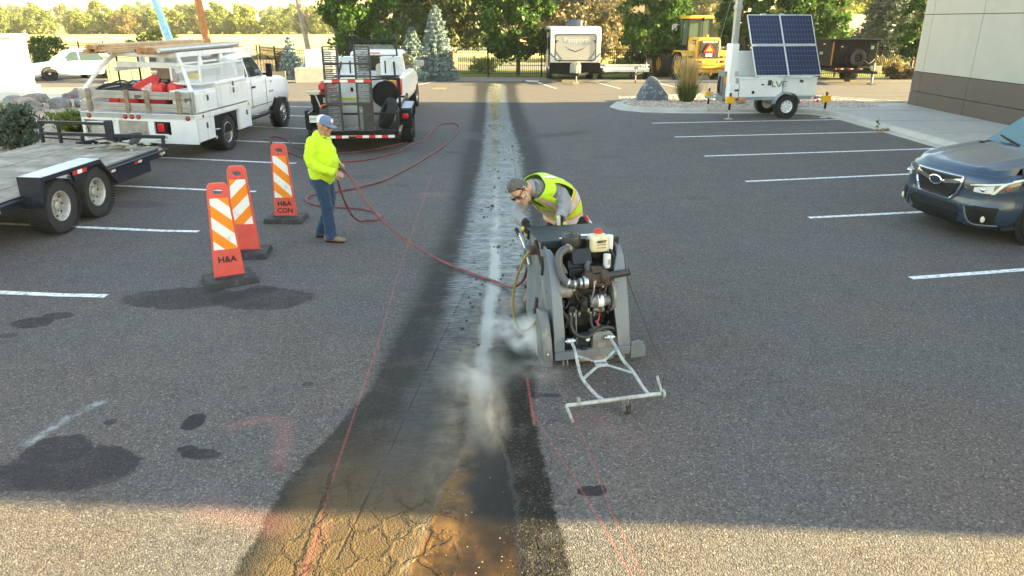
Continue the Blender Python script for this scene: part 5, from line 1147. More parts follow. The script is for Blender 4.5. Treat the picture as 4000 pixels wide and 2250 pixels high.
# side tool boxes
def toolbox(y0, y1, z0, z1, dep, latch, x1=0.0):
    b = MB().box((x1 - dep / 2, (y0 + y1) / 2, (z0 + z1) / 2), (dep, y1 - y0, z1 - z0)).build('side_toolbox', WHB, ST, bev=.006)
    d_ = MB().box((x1 + .006, (y0 + y1) / 2, (z0 + z1) / 2 - .0), (.014, y1 - y0 - .07, z1 - z0 - .07)).box((x1 + .012, (y0 + y1) / 2, z0 + .03), (.02, y1 - y0 - .05, .018)).build('door', WHB, b, bev=.005)
    for ly, lz in latch: MB().box((x1 + .018, ly, lz), (.018, .075, .12)).box((x1 + .03, ly, lz - .02), (.016, .04, .05)).build('latch', M('latch_dark', (.10, .10, .105), .35, metal=.6), d_, bev=.01)
    return b
toolbox(.10, 1.10, 1.0, 1.42, .5, [(.62, 1.28)]); toolbox(1.14, 2.86, 1.0, 1.50, .55, [(2.0, 1.32)])
MB().box((-.28, 2.0, 1.522), (.6, 1.75, .045)).build('toolbox_lid', WHB, ST, bev=.008); MB().box((-.28, .6, 1.435), (.52, 1.0, .03)).build('toolbox_lid', WHB, ST, bev=.006); MB().box((.02, 2.0, 1.47), (.018, .07, .1)).build('latch', M('latch_dark'), ST, bev=.008)
toolbox(.03, .86, .40, .90, .45, [(.46, .72)]); toolbox(2.2, 2.95, .38, .92, .5, [(2.66, .74)])
MB().box((-.01, 1.5, .93), (.05, 2.95, .10)).build('side_rail', WHB, ST, bev=.005); MB().lathe([(.03, 0), (.036, .01), (0, .02)], (.018, .3, .93), 'x', 12).build('marker_lamp', LAMP, ST); MB().lathe([(.03, 0), (.036, .01), (0, .02)], (.018, 2.8, .93), 'x', 12).build('marker_lamp', AMB, ST)
MB().box((-.55, 1.53, .66), (1.0, 1.32, .5)).build('wheel_well', DKP, ST); MB().box((-BW / 2, 1.75, .62), (1.0, 3.1, .25)).build('chassis', DKP, ST)
MB().box((-.08, 1.06, .55), (.03, .05, .42)).box((-.06, 1.03, .56), (.14, .14, .015)).build('step_bracket', WHB, ST)
for xx, sd_ in ((-.155, 1), (-.43, -1), (-BW + .155, -1), (-BW + .43, 1)): wheel('wheel', ST, (xx, 1.62, .41), .41, .24, .225, rim=STEEL, holes=8, bolts=8, side=sd_, dish=-.75 if xx in (-.155,) else .2)
for xx, sd_ in ((-.22, 1), (-BW + .22, -1)): wheel('wheel', ST, (xx, 5.55, .41), .41, .25, .225, rim=CHR, holes=8, bolts=8, side=sd_, dish=.95)
# stake tailgate and sides
tg = thing_part('stake_tailgate', ST, (0, 0, 0))
for z in (1.045, 1.125, 1.29, 1.37): MB().box((-BW / 2, .035, z + .02), (BW - .04, .03, .076)).box((-BW / 2, .018, z + .02), (BW - .04, .008, .01)).build('plank', ALS, tg, bev=.004)
for xx in (-2.22, -1.42, -.99, -.33): MB().box((xx, .005, 1.22), (.085, .03, .47), taper=(1.05, 1)).build('stake', WDP, tg, bev=.004)
for xx in (-.09, -.03): MB().box((xx, .03, 1.2), (.022, .06, .5)).build('stake', ALS, tg, bev=.003)
for xx, zz in ((-1.18, 1.33), (-.13, 1.3)): MB().box((xx, .0, zz), (.12, .03, .04)).box((xx - .04, -.005, zz - .03), (.03, .03, .09)).build('gate_latch', M('latch_dark'), tg, bev=.004)
for z in (1.06, 1.16, 1.30, 1.40): MB().box((-BW + .02, 1.5, z), (.03, 2.9, .09)).build('side_plank', WHB, ST, bev=.004)
# headboard with louvres
MB().box((-BW / 2, 2.98, 1.20), (BW - .1, .05, .45)).build('headboard', WHB, ST, bev=.008)
# rack
rk = thing_part('lumber_rack', ST, (0, 0, 0)); RZ = 2.12; XR, XL = -.66, -2.0
for xr, x0 in ((XR, -.10), (XL, -BW + .08)):
    MB().tube([(x0, .14, 1.1), (x0, .16, 1.42), (lerp(x0, xr, .55), .55, 1.86), (xr, .85, RZ)], .042, 10).build('post', WHB, rk)
    MB().bar((xr, .8, RZ), (xr, 5.15, RZ), .06, .10).build('top_rail', WHB, rk, bev=.006); MB().bar((xr, .75, RZ - .32), (xr, 3.2, RZ - .32), .06, .09).bar((xr, 3.15, RZ - .3), (xr, 3.55, RZ - .14), .05, .08).bar((xr, 3.5, RZ - .14), (xr, 5.15, RZ - .14), .05, .09).build('lower_rail', WHB, rk, bev=.006)
    for yy in (1.9, 3.05): MB().prism([(yy - .14, RZ - .30), (yy + .14, RZ - .30), (yy + .05, RZ - .02), (yy - .05, RZ - .02)], 'x', xr - .02, xr + .02).build('bracket', WHB, rk, bev=.004)
    MB().tube([(xr, 2.98, 1.1), (xr, 3.0, RZ - .05)], .04, 8).build('post', WHB, rk)
for yy in (.85, 1.9, 3.0, 4.1, 5.12): MB().bar((XL, yy, RZ - .02), (XR, yy, RZ - .02), .06, .08).build('cross_beam', WHB, rk, bev=.006)
MB().bar((XL, .85, RZ - .22), (XR, .85, RZ - .22), .05, .12).build('cross_beam', WHB, rk, bev=.006)
# expanded-metal basket on the right flank
bk = thing_part('mesh_basket', ST, (0, 0, 0)); x0, x1, y0, y1, z0, z1 = -.68, -.06, .55, 2.85, 1.56, 1.93
fr = MB()
for a, b in (((x0, y0, z0), (x1, y0, z0)), ((x1, y0, z0), (x1, y1, z0)), ((x0, y0, z0), (x0, y1, z0)), ((x0, y0, z1), (x1, y0, z1)), ((x1, y0, z1), (x1, y1, z1)), ((x0, y0, z1), (x0, y1, z1)), ((x0, y0, z0), (x0, y0, z1)), ((x1, y0, z0), (x1, y0, z1)), ((x1, y1, z0), (x1, y1, z1)), ((x0, y1, z0), (x1, y1, z0)), ((x0, y1, z1), (x1, y1, z1))): fr.bar(a, b, .035)
fr.build('frame', WHB, bk, smooth=False); mm = MB(); s_ = .042
def lattice(mm, o, u, v, U, Vv, st, wd):
    """diamond mesh in the rectangle o + u*[0,U] + v*[0,V]"""
    o, u, v = V(o), V(u), V(v); k = int((U + Vv) / st)
    for i in range(1, k):
        a = i * st
        p0 = (min(a, U), max(0, a - U)); p1 = (max(0, a - Vv), min(a, Vv)); mm.bar(o + u * p0[0] + v * p0[1], o + u * p1[0] + v * p1[1], wd, wd * .5)
        q0 = (U - p0[0], p0[1]); q1 = (U - p1[0], p1[1]); mm.bar(o + u * q0[0] + v * q0[1], o + u * q1[0] + v * q1[1], wd, wd * .5)
lattice(mm, (x0, y0, z0), (1, 0, 0), (0, 0, 1), x1 - x0, z1 - z0, .055, .009); lattice(mm, (x1, y0, z0), (0, 1, 0), (0, 0, 1), y1 - y0, z1 - z0, .055, .009); lattice(mm, (x0, y0, z0), (1, 0, 0), (0, 1, 0), x1 - x0, y1 - y0, .075, .008)
tag(mm.build('mesh', WHB, bk, smooth=False), kind='stuff')
mm = MB(); lattice(mm, (-BW + .1, 2.9, 1.1), (1, 0, 0), (0, 0, 1), 1.7, .9, .07, .01); tag(mm.build('window_guard', M('mesh_rust', (.20, .15, .11), .7), ST, smooth=False), kind='stuff')
# cab: lofted from cross-sections
def cabloft(secs, name, mat, par, n=0, bev=0):
    """secs: (y, [(x,z)...]) closed outlines front to back"""
    return MB().loft([[(x, y, z) for x, z in pr] for y, pr in secs]).build(name, mat, par, bev=bev, ang=28)
cx = -BW / 2; hw = .98
def low(hw_, zt, zb=.52): return [(cx - hw_ + .05, zb), (cx + hw_ - .05, zb), (cx + hw_, zb + .12), (cx + hw_ + .015, 1.0), (cx + hw_, zt - .08), (cx + hw_ - .06, zt), (cx - hw_ + .06, zt), (cx - hw_, zt - .08), (cx - hw_ - .015, 1.0), (cx - hw_, zb + .12)]
cabloft([(3.05, low(.97, 1.42)), (4.85, low(.98, 1.42)), (5.0, low(1.0, 1.42, .60)), (6.0, low(1.02, 1.36, .62)), (6.5, low(.98, 1.27, .62)), (6.6, low(.92, 1.2, .66))], 'body', WHT, ST, bev=.02)
gh = lambda y, w0, w1, z0, z1: (y, [(cx - w0, z0), (cx + w0, z0), (cx + w1, z1 - .06), (cx + w1 - .10, z1), (cx - w1 + .10, z1), (cx - w1, z1 - .06)])
cabloft([gh(3.05, .93, .80, 1.40, 1.98), gh(3.3, .94, .81, 1.40, 2.04), gh(4.1, .94, .82, 1.40, 2.05), gh(4.45, .94, .80, 1.40, 1.98), gh(5.05, .94, .88, 1.40, 1.44)], 'roof', WHT, ST, bev=.015)
for sx in (-1, 1):
    q = lambda y, z: (cx + sx * (lerp(.945, .825, (z - 1.40) / .6) + .006), y, z)
    for pts in (((3.16, 1.47), (3.66, 1.47), (3.62, 1.94), (3.30, 1.92)), ((3.76, 1.47), (4.76, 1.47), (4.30, 1.94), (3.72, 1.95))):
        w_ = [q(*p) for p in pts]; w_ = w_[::sx]; MB().loft([w_, [(x - sx * .02, y, z) for x, y, z in w_]]).build('window', WIN, ST, smooth=False)
    MB().box((cx + sx * 1.15, 4.62, 1.60), (.16, .08, .34)).bar((cx + sx * .98, 4.6, 1.50), (cx + sx * 1.12, 4.62, 1.50), .05, .06).build('wing_mirror', DKP, ST, bev=.02)
    MB().box((cx + sx * 1.0, 3.86, 1.22), (.03, .20, .045)).build('door_handle', DKP, ST, bev=.01)
    mb = MB(); 
    for yy in (3.70, 4.72): mb.box((cx + sx * .998, yy, 1.05), (.006, .012, .72))
    mb.box((cx + sx * 1.0, 4.2, .74), (.006, 1.7, .014)).build('door_seam', M('seam_dark', (.12, .12, .125), .7), ST, smooth=False)
    MB().lathe([(.0, -.01), (.47, -.01), (.50, .0), (.50, .012), (0, .013)], (cx + sx * 1.0, 5.55, .46), 'x', 30).build('wheel_arch', DKP, ST)
    MB().box((cx + sx * .98, 4.1, .46), (.12, 1.9, .06)).build('running_board', DKP, ST, bev=.015)
txt('RAM 3500', .07, M('badge_grey', (.25, .25, .25), .4), ST, (cx + 1.03, 5.0, 1.03), (90, 0, 90), name='badge'); MB().box((cx + 1.02, 5.05, 1.28), (.008, .07, .05)).build('badge', M('badge_grey'), ST)
# ---- load on and in the truck
LUM = M('lumber', (.42, .285, .165), .85, var=.18, vs=4, bump=.3, bs=40, dirt=((.30, .25, .20), .25, 3)); LUME = M('lumber_end', (.40, .20, .085), .9, var=.35, vs=20)
def on_truck(name, label, cat, loc, rz=0, group=None):
    t = thing(name, label, cat, (0, 0, 0), 0, group); m = Matrix.Translation((-6.62, 15.3, .045)) @ Euler((0, R(ROLL), R(-2.5))).to_matrix().to_4x4() @ Matrix.Translation(loc) @ Euler((0, 0, R(rz))).to_matrix().to_4x4(); t.matrix_world = m; t.location = m.translation; t.rotation_euler = m.to_euler(); return t
def stack(label, x, y0, L, nx, nz, w_, h_):
    t = on_truck('lumber_stack', label, 'lumber', (x, 0, RZ + .03))
    for k in range(nz):
        for i in range(nx):
            d_ = rng.uniform(-.12, .12); b = MB().box((i * (w_ + .006), y0 + L / 2 + d_, h_ / 2 + k * (h_ + .004)), (w_, L, h_)).build('board', LUM, t, bev=.003); MB().box((i * (w_ + .006), y0 + d_ - .002, h_ / 2 + k * (h_ + .004)), (w_ * .97, .004, h_ * .95)).build('cut_end', LUME, b, smooth=False)
stack('lumber stack on the far side of the truck rack, ends facing back', -2.03, -.05, 4.6, 3, 4, .115, .04); stack('lumber stack under the grey pipe on the near side of the rack', -1.06, .12, 4.4, 3, 3, .105, .045)
t = on_truck('steel_pipe', 'grey steel pipe lying on the lumber along the truck rack', 'pipe', (-.68, .15, RZ + .11)); MB().cyl((0, 0, 0), (0, 4.0, .02), .045, n=12).build('tube', GALV, t)
RED = M('red_case', (.50, .02, .03), .45, var=.1, dirt=((.28, .05, .05), .2, 6)); REDC = M('red_can', (.55, .018, .02), .4, var=.1)
def gascan(loc, rz, label):
    t = on_truck('gas_can', label, 'gas can', loc, rz, 'red fuel cans in the truck bed'); MB().loft([[(x, y, z) for x, y in rrect(.24 * s_, .30 * s_, .05, 3)] for z, s_ in ((0, .94), (.02, 1), (.24, 1), (.30, .9), (.33, .5))]).build('can', REDC, t)
    MB().tube(crv([(0, -.12, .27), (0, -.06, .38), (0, .06, .38), (0, .10, .30)], 4), .018, 8).build('handle', REDC, t); MB().cyl((0, .06, .31), (0, .13, .40), .03, .02, 10).build('spout', DKP, t)
gascan((-.98, .55, 1.24), 5, 'red fuel can nearest the right rack post'); gascan((-.66, .62, 1.24), -12, 'red fuel can beside the first, against the tool box'); gascan((-2.0, .6, .98), 20, 'red fuel can at the far left corner of the truck bed'); gascan((-1.62, .45, .98), -30, 'red fuel can low behind the stake tailgate')
t = on_truck('tool_case', 'tilted red tool case with white scuffs among the truck load', 'tool case', (-1.30, .75, 1.28), 8); c = MB().box((0, 0, .16), (.52, .3, .36), (0, -28, 0)).build('shell', RED, t, bev=.03); MB().box((.03, -.153, .14), (.26, .006, .17), (0, -28, 0)).build('scuffed_label', M('scuff_label', (.60, .45, .44), .7, var=.5, vs=30), c, smooth=False)
t = on_truck('tool_case', 'long flat red case lying across the truck bed floor', 'tool case', (-1.5, .9, .98), 0); MB().box((0, 0, .14), (1.1, .4, .28)).build('shell', RED, t, bev=.02)
t = on_truck('generator', 'dark engine unit between the fuel cans and red case', 'machine', (-1.05, 1.15, .98), 0); MB().box((0, 0, .28), (.36, .45, .4)).cyl((0, -.1, .48), (0, -.1, .56), .12, n=14).box((.05, .1, .55), (.2, .2, .12)).build('engine', ENG, t, bev=.015); MB().tube([(-.2, -.25, 0), (-.2, -.25, .62), (.2, -.25, .62), (.2, -.25, 0)], .016, 8).build('frame', DKP, t)
t = on_truck('hand_truck', 'black tubular hand truck standing in the truck bed', 'hand truck', (-1.95, 1.2, .98), 0); MB().tube(crv([(-.24, 0, 0), (-.24, .0, 1.05), (-.2, -.02, 1.2), (.0, -.1, 1.24), (.2, -.02, 1.2), (.24, 0, 1.05), (.24, 0, 0)], 5), .02, 8).tube([(-.24, 0, .9), (.24, 0, .9)], .018, 8).tube([(-.24, 0, .35), (.24, 0, .35)], .018, 8).box((0, -.1, .02), (.5, .25, .015)).build('frame', BLK, t)
t = on_truck('rounded_board', 'brown round topped board standing upright in the truck bed', 'board', (-1.45, 1.9, .98), 0); MB().prism([(-.24, 0), (.24, 0), (.26, .6), (.2, .82), (.08, .9), (-.08, .9), (-.2, .82), (-.26, .6)], 'y', -.02, .02).build('panel', M('board_brown', (.26, .19, .13), .8, var=.15), t)
t = on_truck('hose_coil', 'tangled black hoses heaped over the truck tailgate', 'hose', (-1.95, .5, 1.38), 0); mb = MB()
for k in range(6): mb.tube(crv([(rng.uniform(-.45, -.3), rng.uniform(-.1, .3), rng.uniform(-.08, .05)), (rng.uniform(-.1, .1), rng.uniform(-.1, .4), rng.uniform(0, .18)), (rng.uniform(.3, .5), rng.uniform(0, .5), rng.uniform(-.02, .1)), (rng.uniform(.6, .9), rng.uniform(0, .5), rng.uniform(-.12, .05))], 6), .02, 6)
mb.build('loops', RUB, t)
t = on_truck('dark_bag', 'black lumpy tool bag beside the hand truck', 'bag', (-1.72, .9, 1.2), 10); MB().sph((0, 0, .12), (.28, .2, .17), 14, 8).tube(crv([(-.15, 0, .24), (0, 0, .36), (.15, 0, .24)], 5), .015, 6).build('bag', BLACKC, t)
t = on_truck('yellow_case', 'small yellow case under the mesh basket', 'case', (-.75, 1.75, 1.45), 0); MB().box((0, 0, .12), (.3, .3, .26)).build('shell', M('yellow_case', (.60, .45, .01), .45), t, bev=.03); MB().tube(crv([(-.08, 0, .25), (0, 0, .31), (.08, 0, .25)], 4), .012, 6).build('handle', DKP, t)
t = on_truck('spray_pump', 'red piston pump lying behind the fuel cans', 'pump', (-.7, 1.25, 1.3), 30); MB().cyl((-.25, 0, 0), (.2, 0, .12), .055, n=12).cyl((.2, 0, .12), (.32, 0, .16), .03, n=10).build('barrel', RED, t); MB().box((-.05, 0, .1), (.14, .1, .1)).build('motor', ENG, t, bev=.01)
# ------------------------------------------------------------------ utility trailer with upright ramps
UT = thing('utility_trailer', 'black utility trailer with two upright ramp gates and red white tape', 'trailer', (-3.60, 16.6, 0), 5)
TB = M('trailer_black', (.009, .010, .011), .45, var=.2, vs=8, dirt=((.05, .046, .042), .16, 7), spec=.25); BWD = 1.98; hb = BWD / 2
fr = MB().bar((-hb, 0, .90), (-hb, 3.9, .90), .05).bar((hb, 0, .90), (hb, 3.9, .90), .05).bar((-hb, 3.9, .90), (hb, 3.9, .90), .05).box((0, 1.95, .44), (BWD, 3.9, .09))
for yy in (0, 1.3, 2.6, 3.9):
    for xx in (-hb, hb): fr.bar((xx, yy, .44), (xx, yy, .90), .05, up=(1, 0, 0))
fr.bar((-hb, 0, .90), (hb, 0, .90), .045).bar((-hb, 0, .5), (hb, 0, .5), .06).build('frame', TB, UT, bev=.004)
for i in range(9): MB().box((-hb + .1 + i * .2285 + .01, 1.95, .50), (.21, 3.84, .03)).build('deck_plank', PLK, UT, smooth=False)
for sx in (-1, 1): MB().box((sx * hb, 1.95, .68), (.02, 3.8, .3)).build('side_panel', TB, UT)
GAT = M('ramp_steel', (.045, .047, .05), .38, metal=.4, var=.3, vs=14, dirt=((.20, .19, .17), .2, 8)); RUNG = M('ramp_rung', (.30, .31, .32), .35, metal=.65, var=.3, vs=20)
def ramp(x0, x1, z0, z1):
    g_ = thing_part('ramp_gate', UT, (0, -.03, 0))
    MB().bar((x0, 0, z0), (x0, 0, z1), .03, .045, up=(1, 0, 0)).bar((x1, 0, z0), (x1, 0, z1), .03, .045, up=(1, 0, 0)).bar((x0, 0, z1), (x1, 0, z1), .03).build('side_rail', GAT, g_, bev=.003)
    k = 40
    for i in range(k):
        z = z0 + .04 + (z1 - z0 - .06) * i / k
        if i in (9, 10) and x0 > 0: continue
        mb = MB().box(((x0 + x1) / 2, 0, z), (x1 - x0 - .03, .025, .022), (35, 0, 0))
        if i % 2: mb.bar((x0 + .02, .0, z), (x1 - .02, 0, z + .035), .008)
        mb.build('rung', RUNG, g_, smooth=False)
    return g_
gl_ = ramp(-.545, -.235, .50, 2.34); gr_ = ramp(.14, .455, .50, 2.34)
MB().bar((-.56, -.05, 1.12), (.47, -.05, 1.12), .05).build('ramp_crossbar', GAT, UT, bev=.003); MB().bar((-.56, -.05, 1.99), (.47, -.05, 1.99), .035).build('ramp_crossbar', GAT, UT, bev=.003); MB().box((.34, -.04, .82), (.21, .012, .55)).build('ramp_plate', GAT, UT, bev=.003)
def tape(par, x0, x1, y, z, n, first=1, h=.06):
    L = (x1 - x0) / n
    for i in range(n): MB().box((x0 + L * (i + .5), y, z), (L, .008, h)).build('reflector', REFR if (i + first) % 2 == 0 else REFW, par, smooth=False)
MB().box((-.045, -.06, 1.62), (1.05, .02, .08)).build('tape_bar', GAT, UT); tape(UT, -.565, .475, -.076, 1.62, 6)
MB().box((0, -.04, .395), (BWD + .1, .06, .10)).build('rear_bar', TB, UT, bev=.005); tape(UT, -.98, -.12, -.076, .40, 6, 0); tape(UT, .05, .92, -.076, .40, 6, 0)
MB().box((-.12 + .17, -.075, .42), (.3, .01, .03)).build('clearance_lamp', M('brass_lamp', (.35, .2, .1), .4), UT)
mm = MB(); lattice(mm, (.50, -.01, .52), (1, 0, 0), (0, 0, 1), hb - .52, .36, .035, .006); lattice(mm, (-hb + .02, -.01, .52), (1, 0, 0), (0, 0, 1), .45, .36, .035, .006); tag(mm.build('gate_mesh', TB, UT, smooth=False), kind='stuff')
for sx in (-1, 1):
    xx = sx * (hb + .13); wheel('wheel', UT, (xx, 1.72, .36), .36, .22, .19, rim=RIMW, holes=6, bolts=5, side=sx, dish=.2); wheel('wheel', UT, (xx, 2.56, .36), .36, .22, .19, rim=RIMW, holes=0, bolts=0, side=sx, dish=.2)
    MB().prism([(1.05, .42), (1.12, .78), (1.3, .86), (2.95, .86), (3.1, .78), (3.2, .5), (3.16, .5), (3.06, .75), (2.93, .82), (1.32, .82), (1.16, .75), (1.09, .42)], 'x', xx - .14 * 1, xx + .15).build('fender', TB, UT, bev=.006)
    MB().box((xx, 1.05, .64), (.28, .02, .44)).build('fender_back', TB, UT, bev=.005); MB().box((xx + .0, 1.03, .70 + .02), (.2, .05, .16)).build('lamp_box', DKP, UT, bev=.006)
    MB().box((xx, .99, .72), (.155, .05, .12)).build('tail_lamp', LAMP, UT, bev=.02)
MB().box((hb + .13, 2.1, .872), (.27, 1.6, .012)).build('fender_top', FENT, UT)
lp = MB().box((-.80, -.06, .80), (.31, .008, .155)).build('licence_plate', PLATE, UT, bev=.004); txt('DMZ·S97', .078, PTXT, lp, (-.80, -.066, .80), (90, 0, 0), sx=.95)
MB().bar((-.6, 3.9, .5), (0, 5.2, .5), .09).bar((.6, 3.9, .5), (0, 5.2, .5), .09).build('tongue', TB, UT)
def on_ut(name, label, cat, loc, rz=0): return thing(name, label, cat, (-3.60 + loc[0] * .9962 - loc[1] * .0872, 16.6 + loc[1] * .9962 + loc[0] * .0872, loc[2]), rz + 5)
WTK = M('tank_white', (.44, .45, .45), .45, var=.06, vs=3, dirt=((.36, .33, .28), .3, 3))
t = on_ut('water_tank', 'white plastic water tank with yellow strap behind the ramp gates', 'water tank', (.10, 1.3, .515), 0)
MB().loft([[(x, y, z) for x, y in rrect(1.1 * s_, .9 * s_, .1, 4)] for z, s_ in ((0, .96), (.03, 1), (.55, 1), (.56, 1.03), (.60, 1.03), (.62, 1.0), (1.0, 1.0), (1.06, .93))]).build('tank', WTK, t); MB().box((0, -.475, .64), (1.14, .02, .05)).build('strap', M('yellow_strap', (.45, .42, .02), .7), t); MB().box((-.18, -.462, .85), (.05, .02, .09)).box((.35, -.462, .86), (.2, .02, .02)).build('valve', DKP, t)
MB().box((0, -.2, 1.075), (1.0, .3, .02)).build('strap', M('pale_strap', (.55, .52, .35), .8), t)
t = on_ut('job_box', 'black job box with maroon lid in the trailer corner', 'tool box', (-.72, 1.05, .515), 0); MB().loft([[(x, y, z) for x, y in rrect(.62 * s_, .7 * s_, .04, 3)] for z, s_ in ((0, .86), (.55, .95), (.56, 1), (.72, 1))]).build('box', DKP, t); MB().box((0, 0, .76), (.66, .74, .07)).build('lid', M('maroon', (.09, .015, .02), .35), t, bev=.02); MB().box((.06, -.355, .62), (.16, .02, .12)).box((.06, -.366, .62), (.12, .01, .085)).build('latch_plate', ALS, t)
t = on_ut('red_duffel', 'red vinyl bag resting on the maroon lid', 'bag', (-.62, 1.05, 1.31), 8); MB().loft([[(x, y, z) for x, y in rrect(.52 * s_, .3 * s_, .12, 4)] for z, s_ in ((0, .8), (.05, 1), (.16, 1), (.22, .8), (.24, .5))]).build('bag', M('red_vinyl', (.50, .02, .02), .35, var=.15, bump=.4, bs=14), t); MB().sph((.32, .02, .12), (.11, .1, .06), 10, 7).build('glove', AMB, t)
t = on_ut('yellow_webbing', 'pale yellow ratchet strap hanging over the job box', 'strap', (-.95, .62, 1.28), 0); mb = MB(); mb.box((.0, .1, .02), (.28, .2, .06)); mb.bar((.05, 0, 0), (.16, -.04, -.3), .055, .01).bar((.16, -.04, -.3), (.36, -.1, -.62), .055, .01).build('web', M('pale_strap'), t)
t = on_ut('shop_vacuum', 'black and orange shop vacuum behind the left ramp', 'vacuum', (-.62, .45, .53), 0); MB().lathe([(0, 0), (.19, 0), (.21, .1), (.2, .16), (0, .16)], (0, 0, 0), 'z', 20).build('drum', M('vac_orange', (.55, .12, .04), .45), t); MB().lathe([(.2, .16), (.215, .18), (.21, .3), (.17, .42), (.1, .46), (0, .47)], (0, 0, 0), 'z', 20).build('motor_head', M('vac_black', (.03, .035, .045), .4), t); MB().tube(crv([(-.15, 0, .42), (-.1, -.02, .52), (.1, -.02, .52), (.15, 0, .44)], 5), .022, 8).build('handle', M('vac_orange'), t); MB().box((-.06, -.205, .33), (.08, .01, .025)).box((.02, -.205, .33), (.04, .01, .02)).build('print', WHITEP, t)
t = on_ut('hose_reel', 'black hose reel in a tube frame at the trailer corner', 'hose reel', (.68, .95, .53), 0); MB().lathe([(0, -.143), (.30, -.14), (.30, -.12), (.10, -.11), (.10, .11), (.30, .12), (.30, .14), (.05, .15), (0, .15)], (0, 0, .72), 'y', 28).build('drum', BLK, t); MB().lathe([(.0, -.16), (.05, -.16), (.06, -.14)], (0, 0, .72), 'y', 14).lathe([(.24, -.145), (.25, -.16), (.26, -.145)], (0, 0, .72), 'y', 28).build('hub', TB, t)
MB().tube(crv([(-.33, -.2, 0), (-.33, -.2, .95), (-.27, -.2, 1.06), (.27, -.2, 1.06), (.33, -.2, .95), (.33, -.2, 0)], 4), .02, 8).tube(crv([(-.33, .2, 0), (-.33, .2, .95), (-.27, .2, 1.06), (.27, .2, 1.06), (.33, .2, .95), (.33, .2, 0)], 4), .02, 8).build('frame', TB, t)
t = on_ut('power_pack', 'yellow engine unit behind the hose reel', 'machine', (.62, 1.45, .53), 0); MB().box((0, 0, .85), (.55, .3, .3)).box((0, 0, .35), (.4, .3, .7)).build('cover', M('cat_yellow', (.52, .29, .025), .45, var=.1, vs=3), t, bev=.03); MB().cyl((.1, 0, 1.0), (.1, 0, 1.07), .05, n=12).build('cap', DKP, t)
t = on_ut('spare_tyre', 'loose spare tyre leaning at the trailer side', 'tyre', (.75, .42, .86), 0); t.rotation_euler = (0, R(22), R(20)); w_ = MB().lathe([(.2, -.08), (.28, -.11), (.34, -.1), (.355, -.05), (.355, .05), (.34, .1), (.28, .11), (.2, .08)], (0, 0, 0), 'x', 34); w_.build('tyre', TYRE, t); MB().lathe([(.2, -.08), (.17, 0), (.2, .08)], (0, 0, 0), 'x', 26).lathe([(.18, .03), (.06, .05), (0, .05)], (0, 0, 0), 'x', 26).build('rim', BLK, t); 
tr = MB()
for i in range(44):
    a = 6.283 * i / 44
    for q in (-.05, 0, .05): tr.box((q, .356 * math.cos(a + q), .356 * math.sin(a + q)), (.035, .03, .012), (math.degrees(a) - 90, 0, 0))
tag(tr.build('tread', TYRE, t, smooth=False), kind='stuff')
# ------------------------------------------------------------------ pickup in front of it
PK = thing('pickup_truck', 'white pickup with black headache rack parked ahead of the utility trailer', 'pickup', (-4.22, 21.7, 0), 2)
hw = .98
def psec(y, w_, zb, zt): return [(-w_ + .05, y, zb), (w_ - .05, y, zb), (w_, y, zb + .1), (w_ + .02, y, .95), (w_, y, zt - .1), (w_ - .07, y, zt), (-w_ + .07, y, zt), (-w_, y, zt - .1), (-w_ - .02, y, .95), (-w_, y, zb + .1)]
MB().loft([psec(.05, .95, .55, 1.33), psec(.2, .98, .5, 1.35), psec(1.9, .99, .5, 1.36), psec(3.9, .99, .5, 1.36), psec(4.6, 1.0, .55, 1.30), psec(5.3, .98, .6, 1.2), psec(5.5, .9, .65, 1.1)]).build('body', WHT, PK, bev=.02, ang=28)
MB().box((0, .03, 1.05), (1.66, .06, .56)).build('tailgate', WHT, PK, bev=.02); MB().box((0, -.004, 1.20), (1.62, .012, .075)).build('tailgate_strip', M('strip_grey', (.16, .17, .18), .5), PK); MB().box((0, -.02, .58), (1.9, .18, .16)).build('bumper', CHR, PK, bev=.03); MB().box((0, .02, 1.355), (1.9, .08, .03)).build('bed_cap', DKP, PK)
for sx in (-1, 1):
    MB().box((sx * .915, .03, 1.06), (.14, .1, .46)).box((sx * .985, .12, 1.06), (.03, .22, .46)).build('tail_lamp', LAMP, PK, bev=.02)
    MB().box((sx * 1.23, 3.6, 1.53), (.28, .1, .2)).bar((sx * .95, 3.6, 1.45), (sx * 1.15, 3.6, 1.5), .05).build('wing_mirror', M('mirror_grey', (.45, .42, .36), .3, var=.1), PK, bev=.03)
    for yy in (1.15, 4.75): wheel('wheel', PK, (sx * .86, yy, .39), .39, .26, .22, rim=CHR, holes=6, bolts=6, side=sx, dish=.6)
    bx = MB().box((sx * .66, .62, 1.61), (.58, .55, .48)).box((sx * .66, .62, 1.865), (.6, .57, .03)).build('bed_toolbox', WHB, PK, bev=.01); MB().box((sx * .66 + (.15 if sx < 0 else -.15), .335, 1.6), (.035, .02, .35)).build('latch_bar', DKP, bx)
    MB().bar((sx * .3 + .1, .0, 1.10), (sx * .3 + .1, .0, 1.38), .045, .03).build('tailgate_strap', DKP, PK)
g0 = lambda y, w0, w1, z1: [(-w0, y, 1.34), (w0, y, 1.34), (w1, y, z1 - .06), (w1 - .1, y, z1), (-w1 + .1, y, z1), (-w1, y, z1 - .06)]
MB().loft([g0(1.98, .92, .80, 1.92), g0(2.2, .93, .82, 1.98), g0(3.2, .93, .82, 2.0), g0(3.5, .93, .8, 1.93), g0(4.2, .92, .86, 1.38)]).build('cab', WHT, PK, bev=.015, ang=28)
MB().prism([(-.78, 1.40), (.78, 1.40), (.70, 1.86), (-.70, 1.86)], 'y', 1.955, 1.985).build('rear_window', GL_DK, PK); MB().box((0, 1.97, 1.93), (.3, .03, .03)).build('brake_lamp', LAMP, PK)
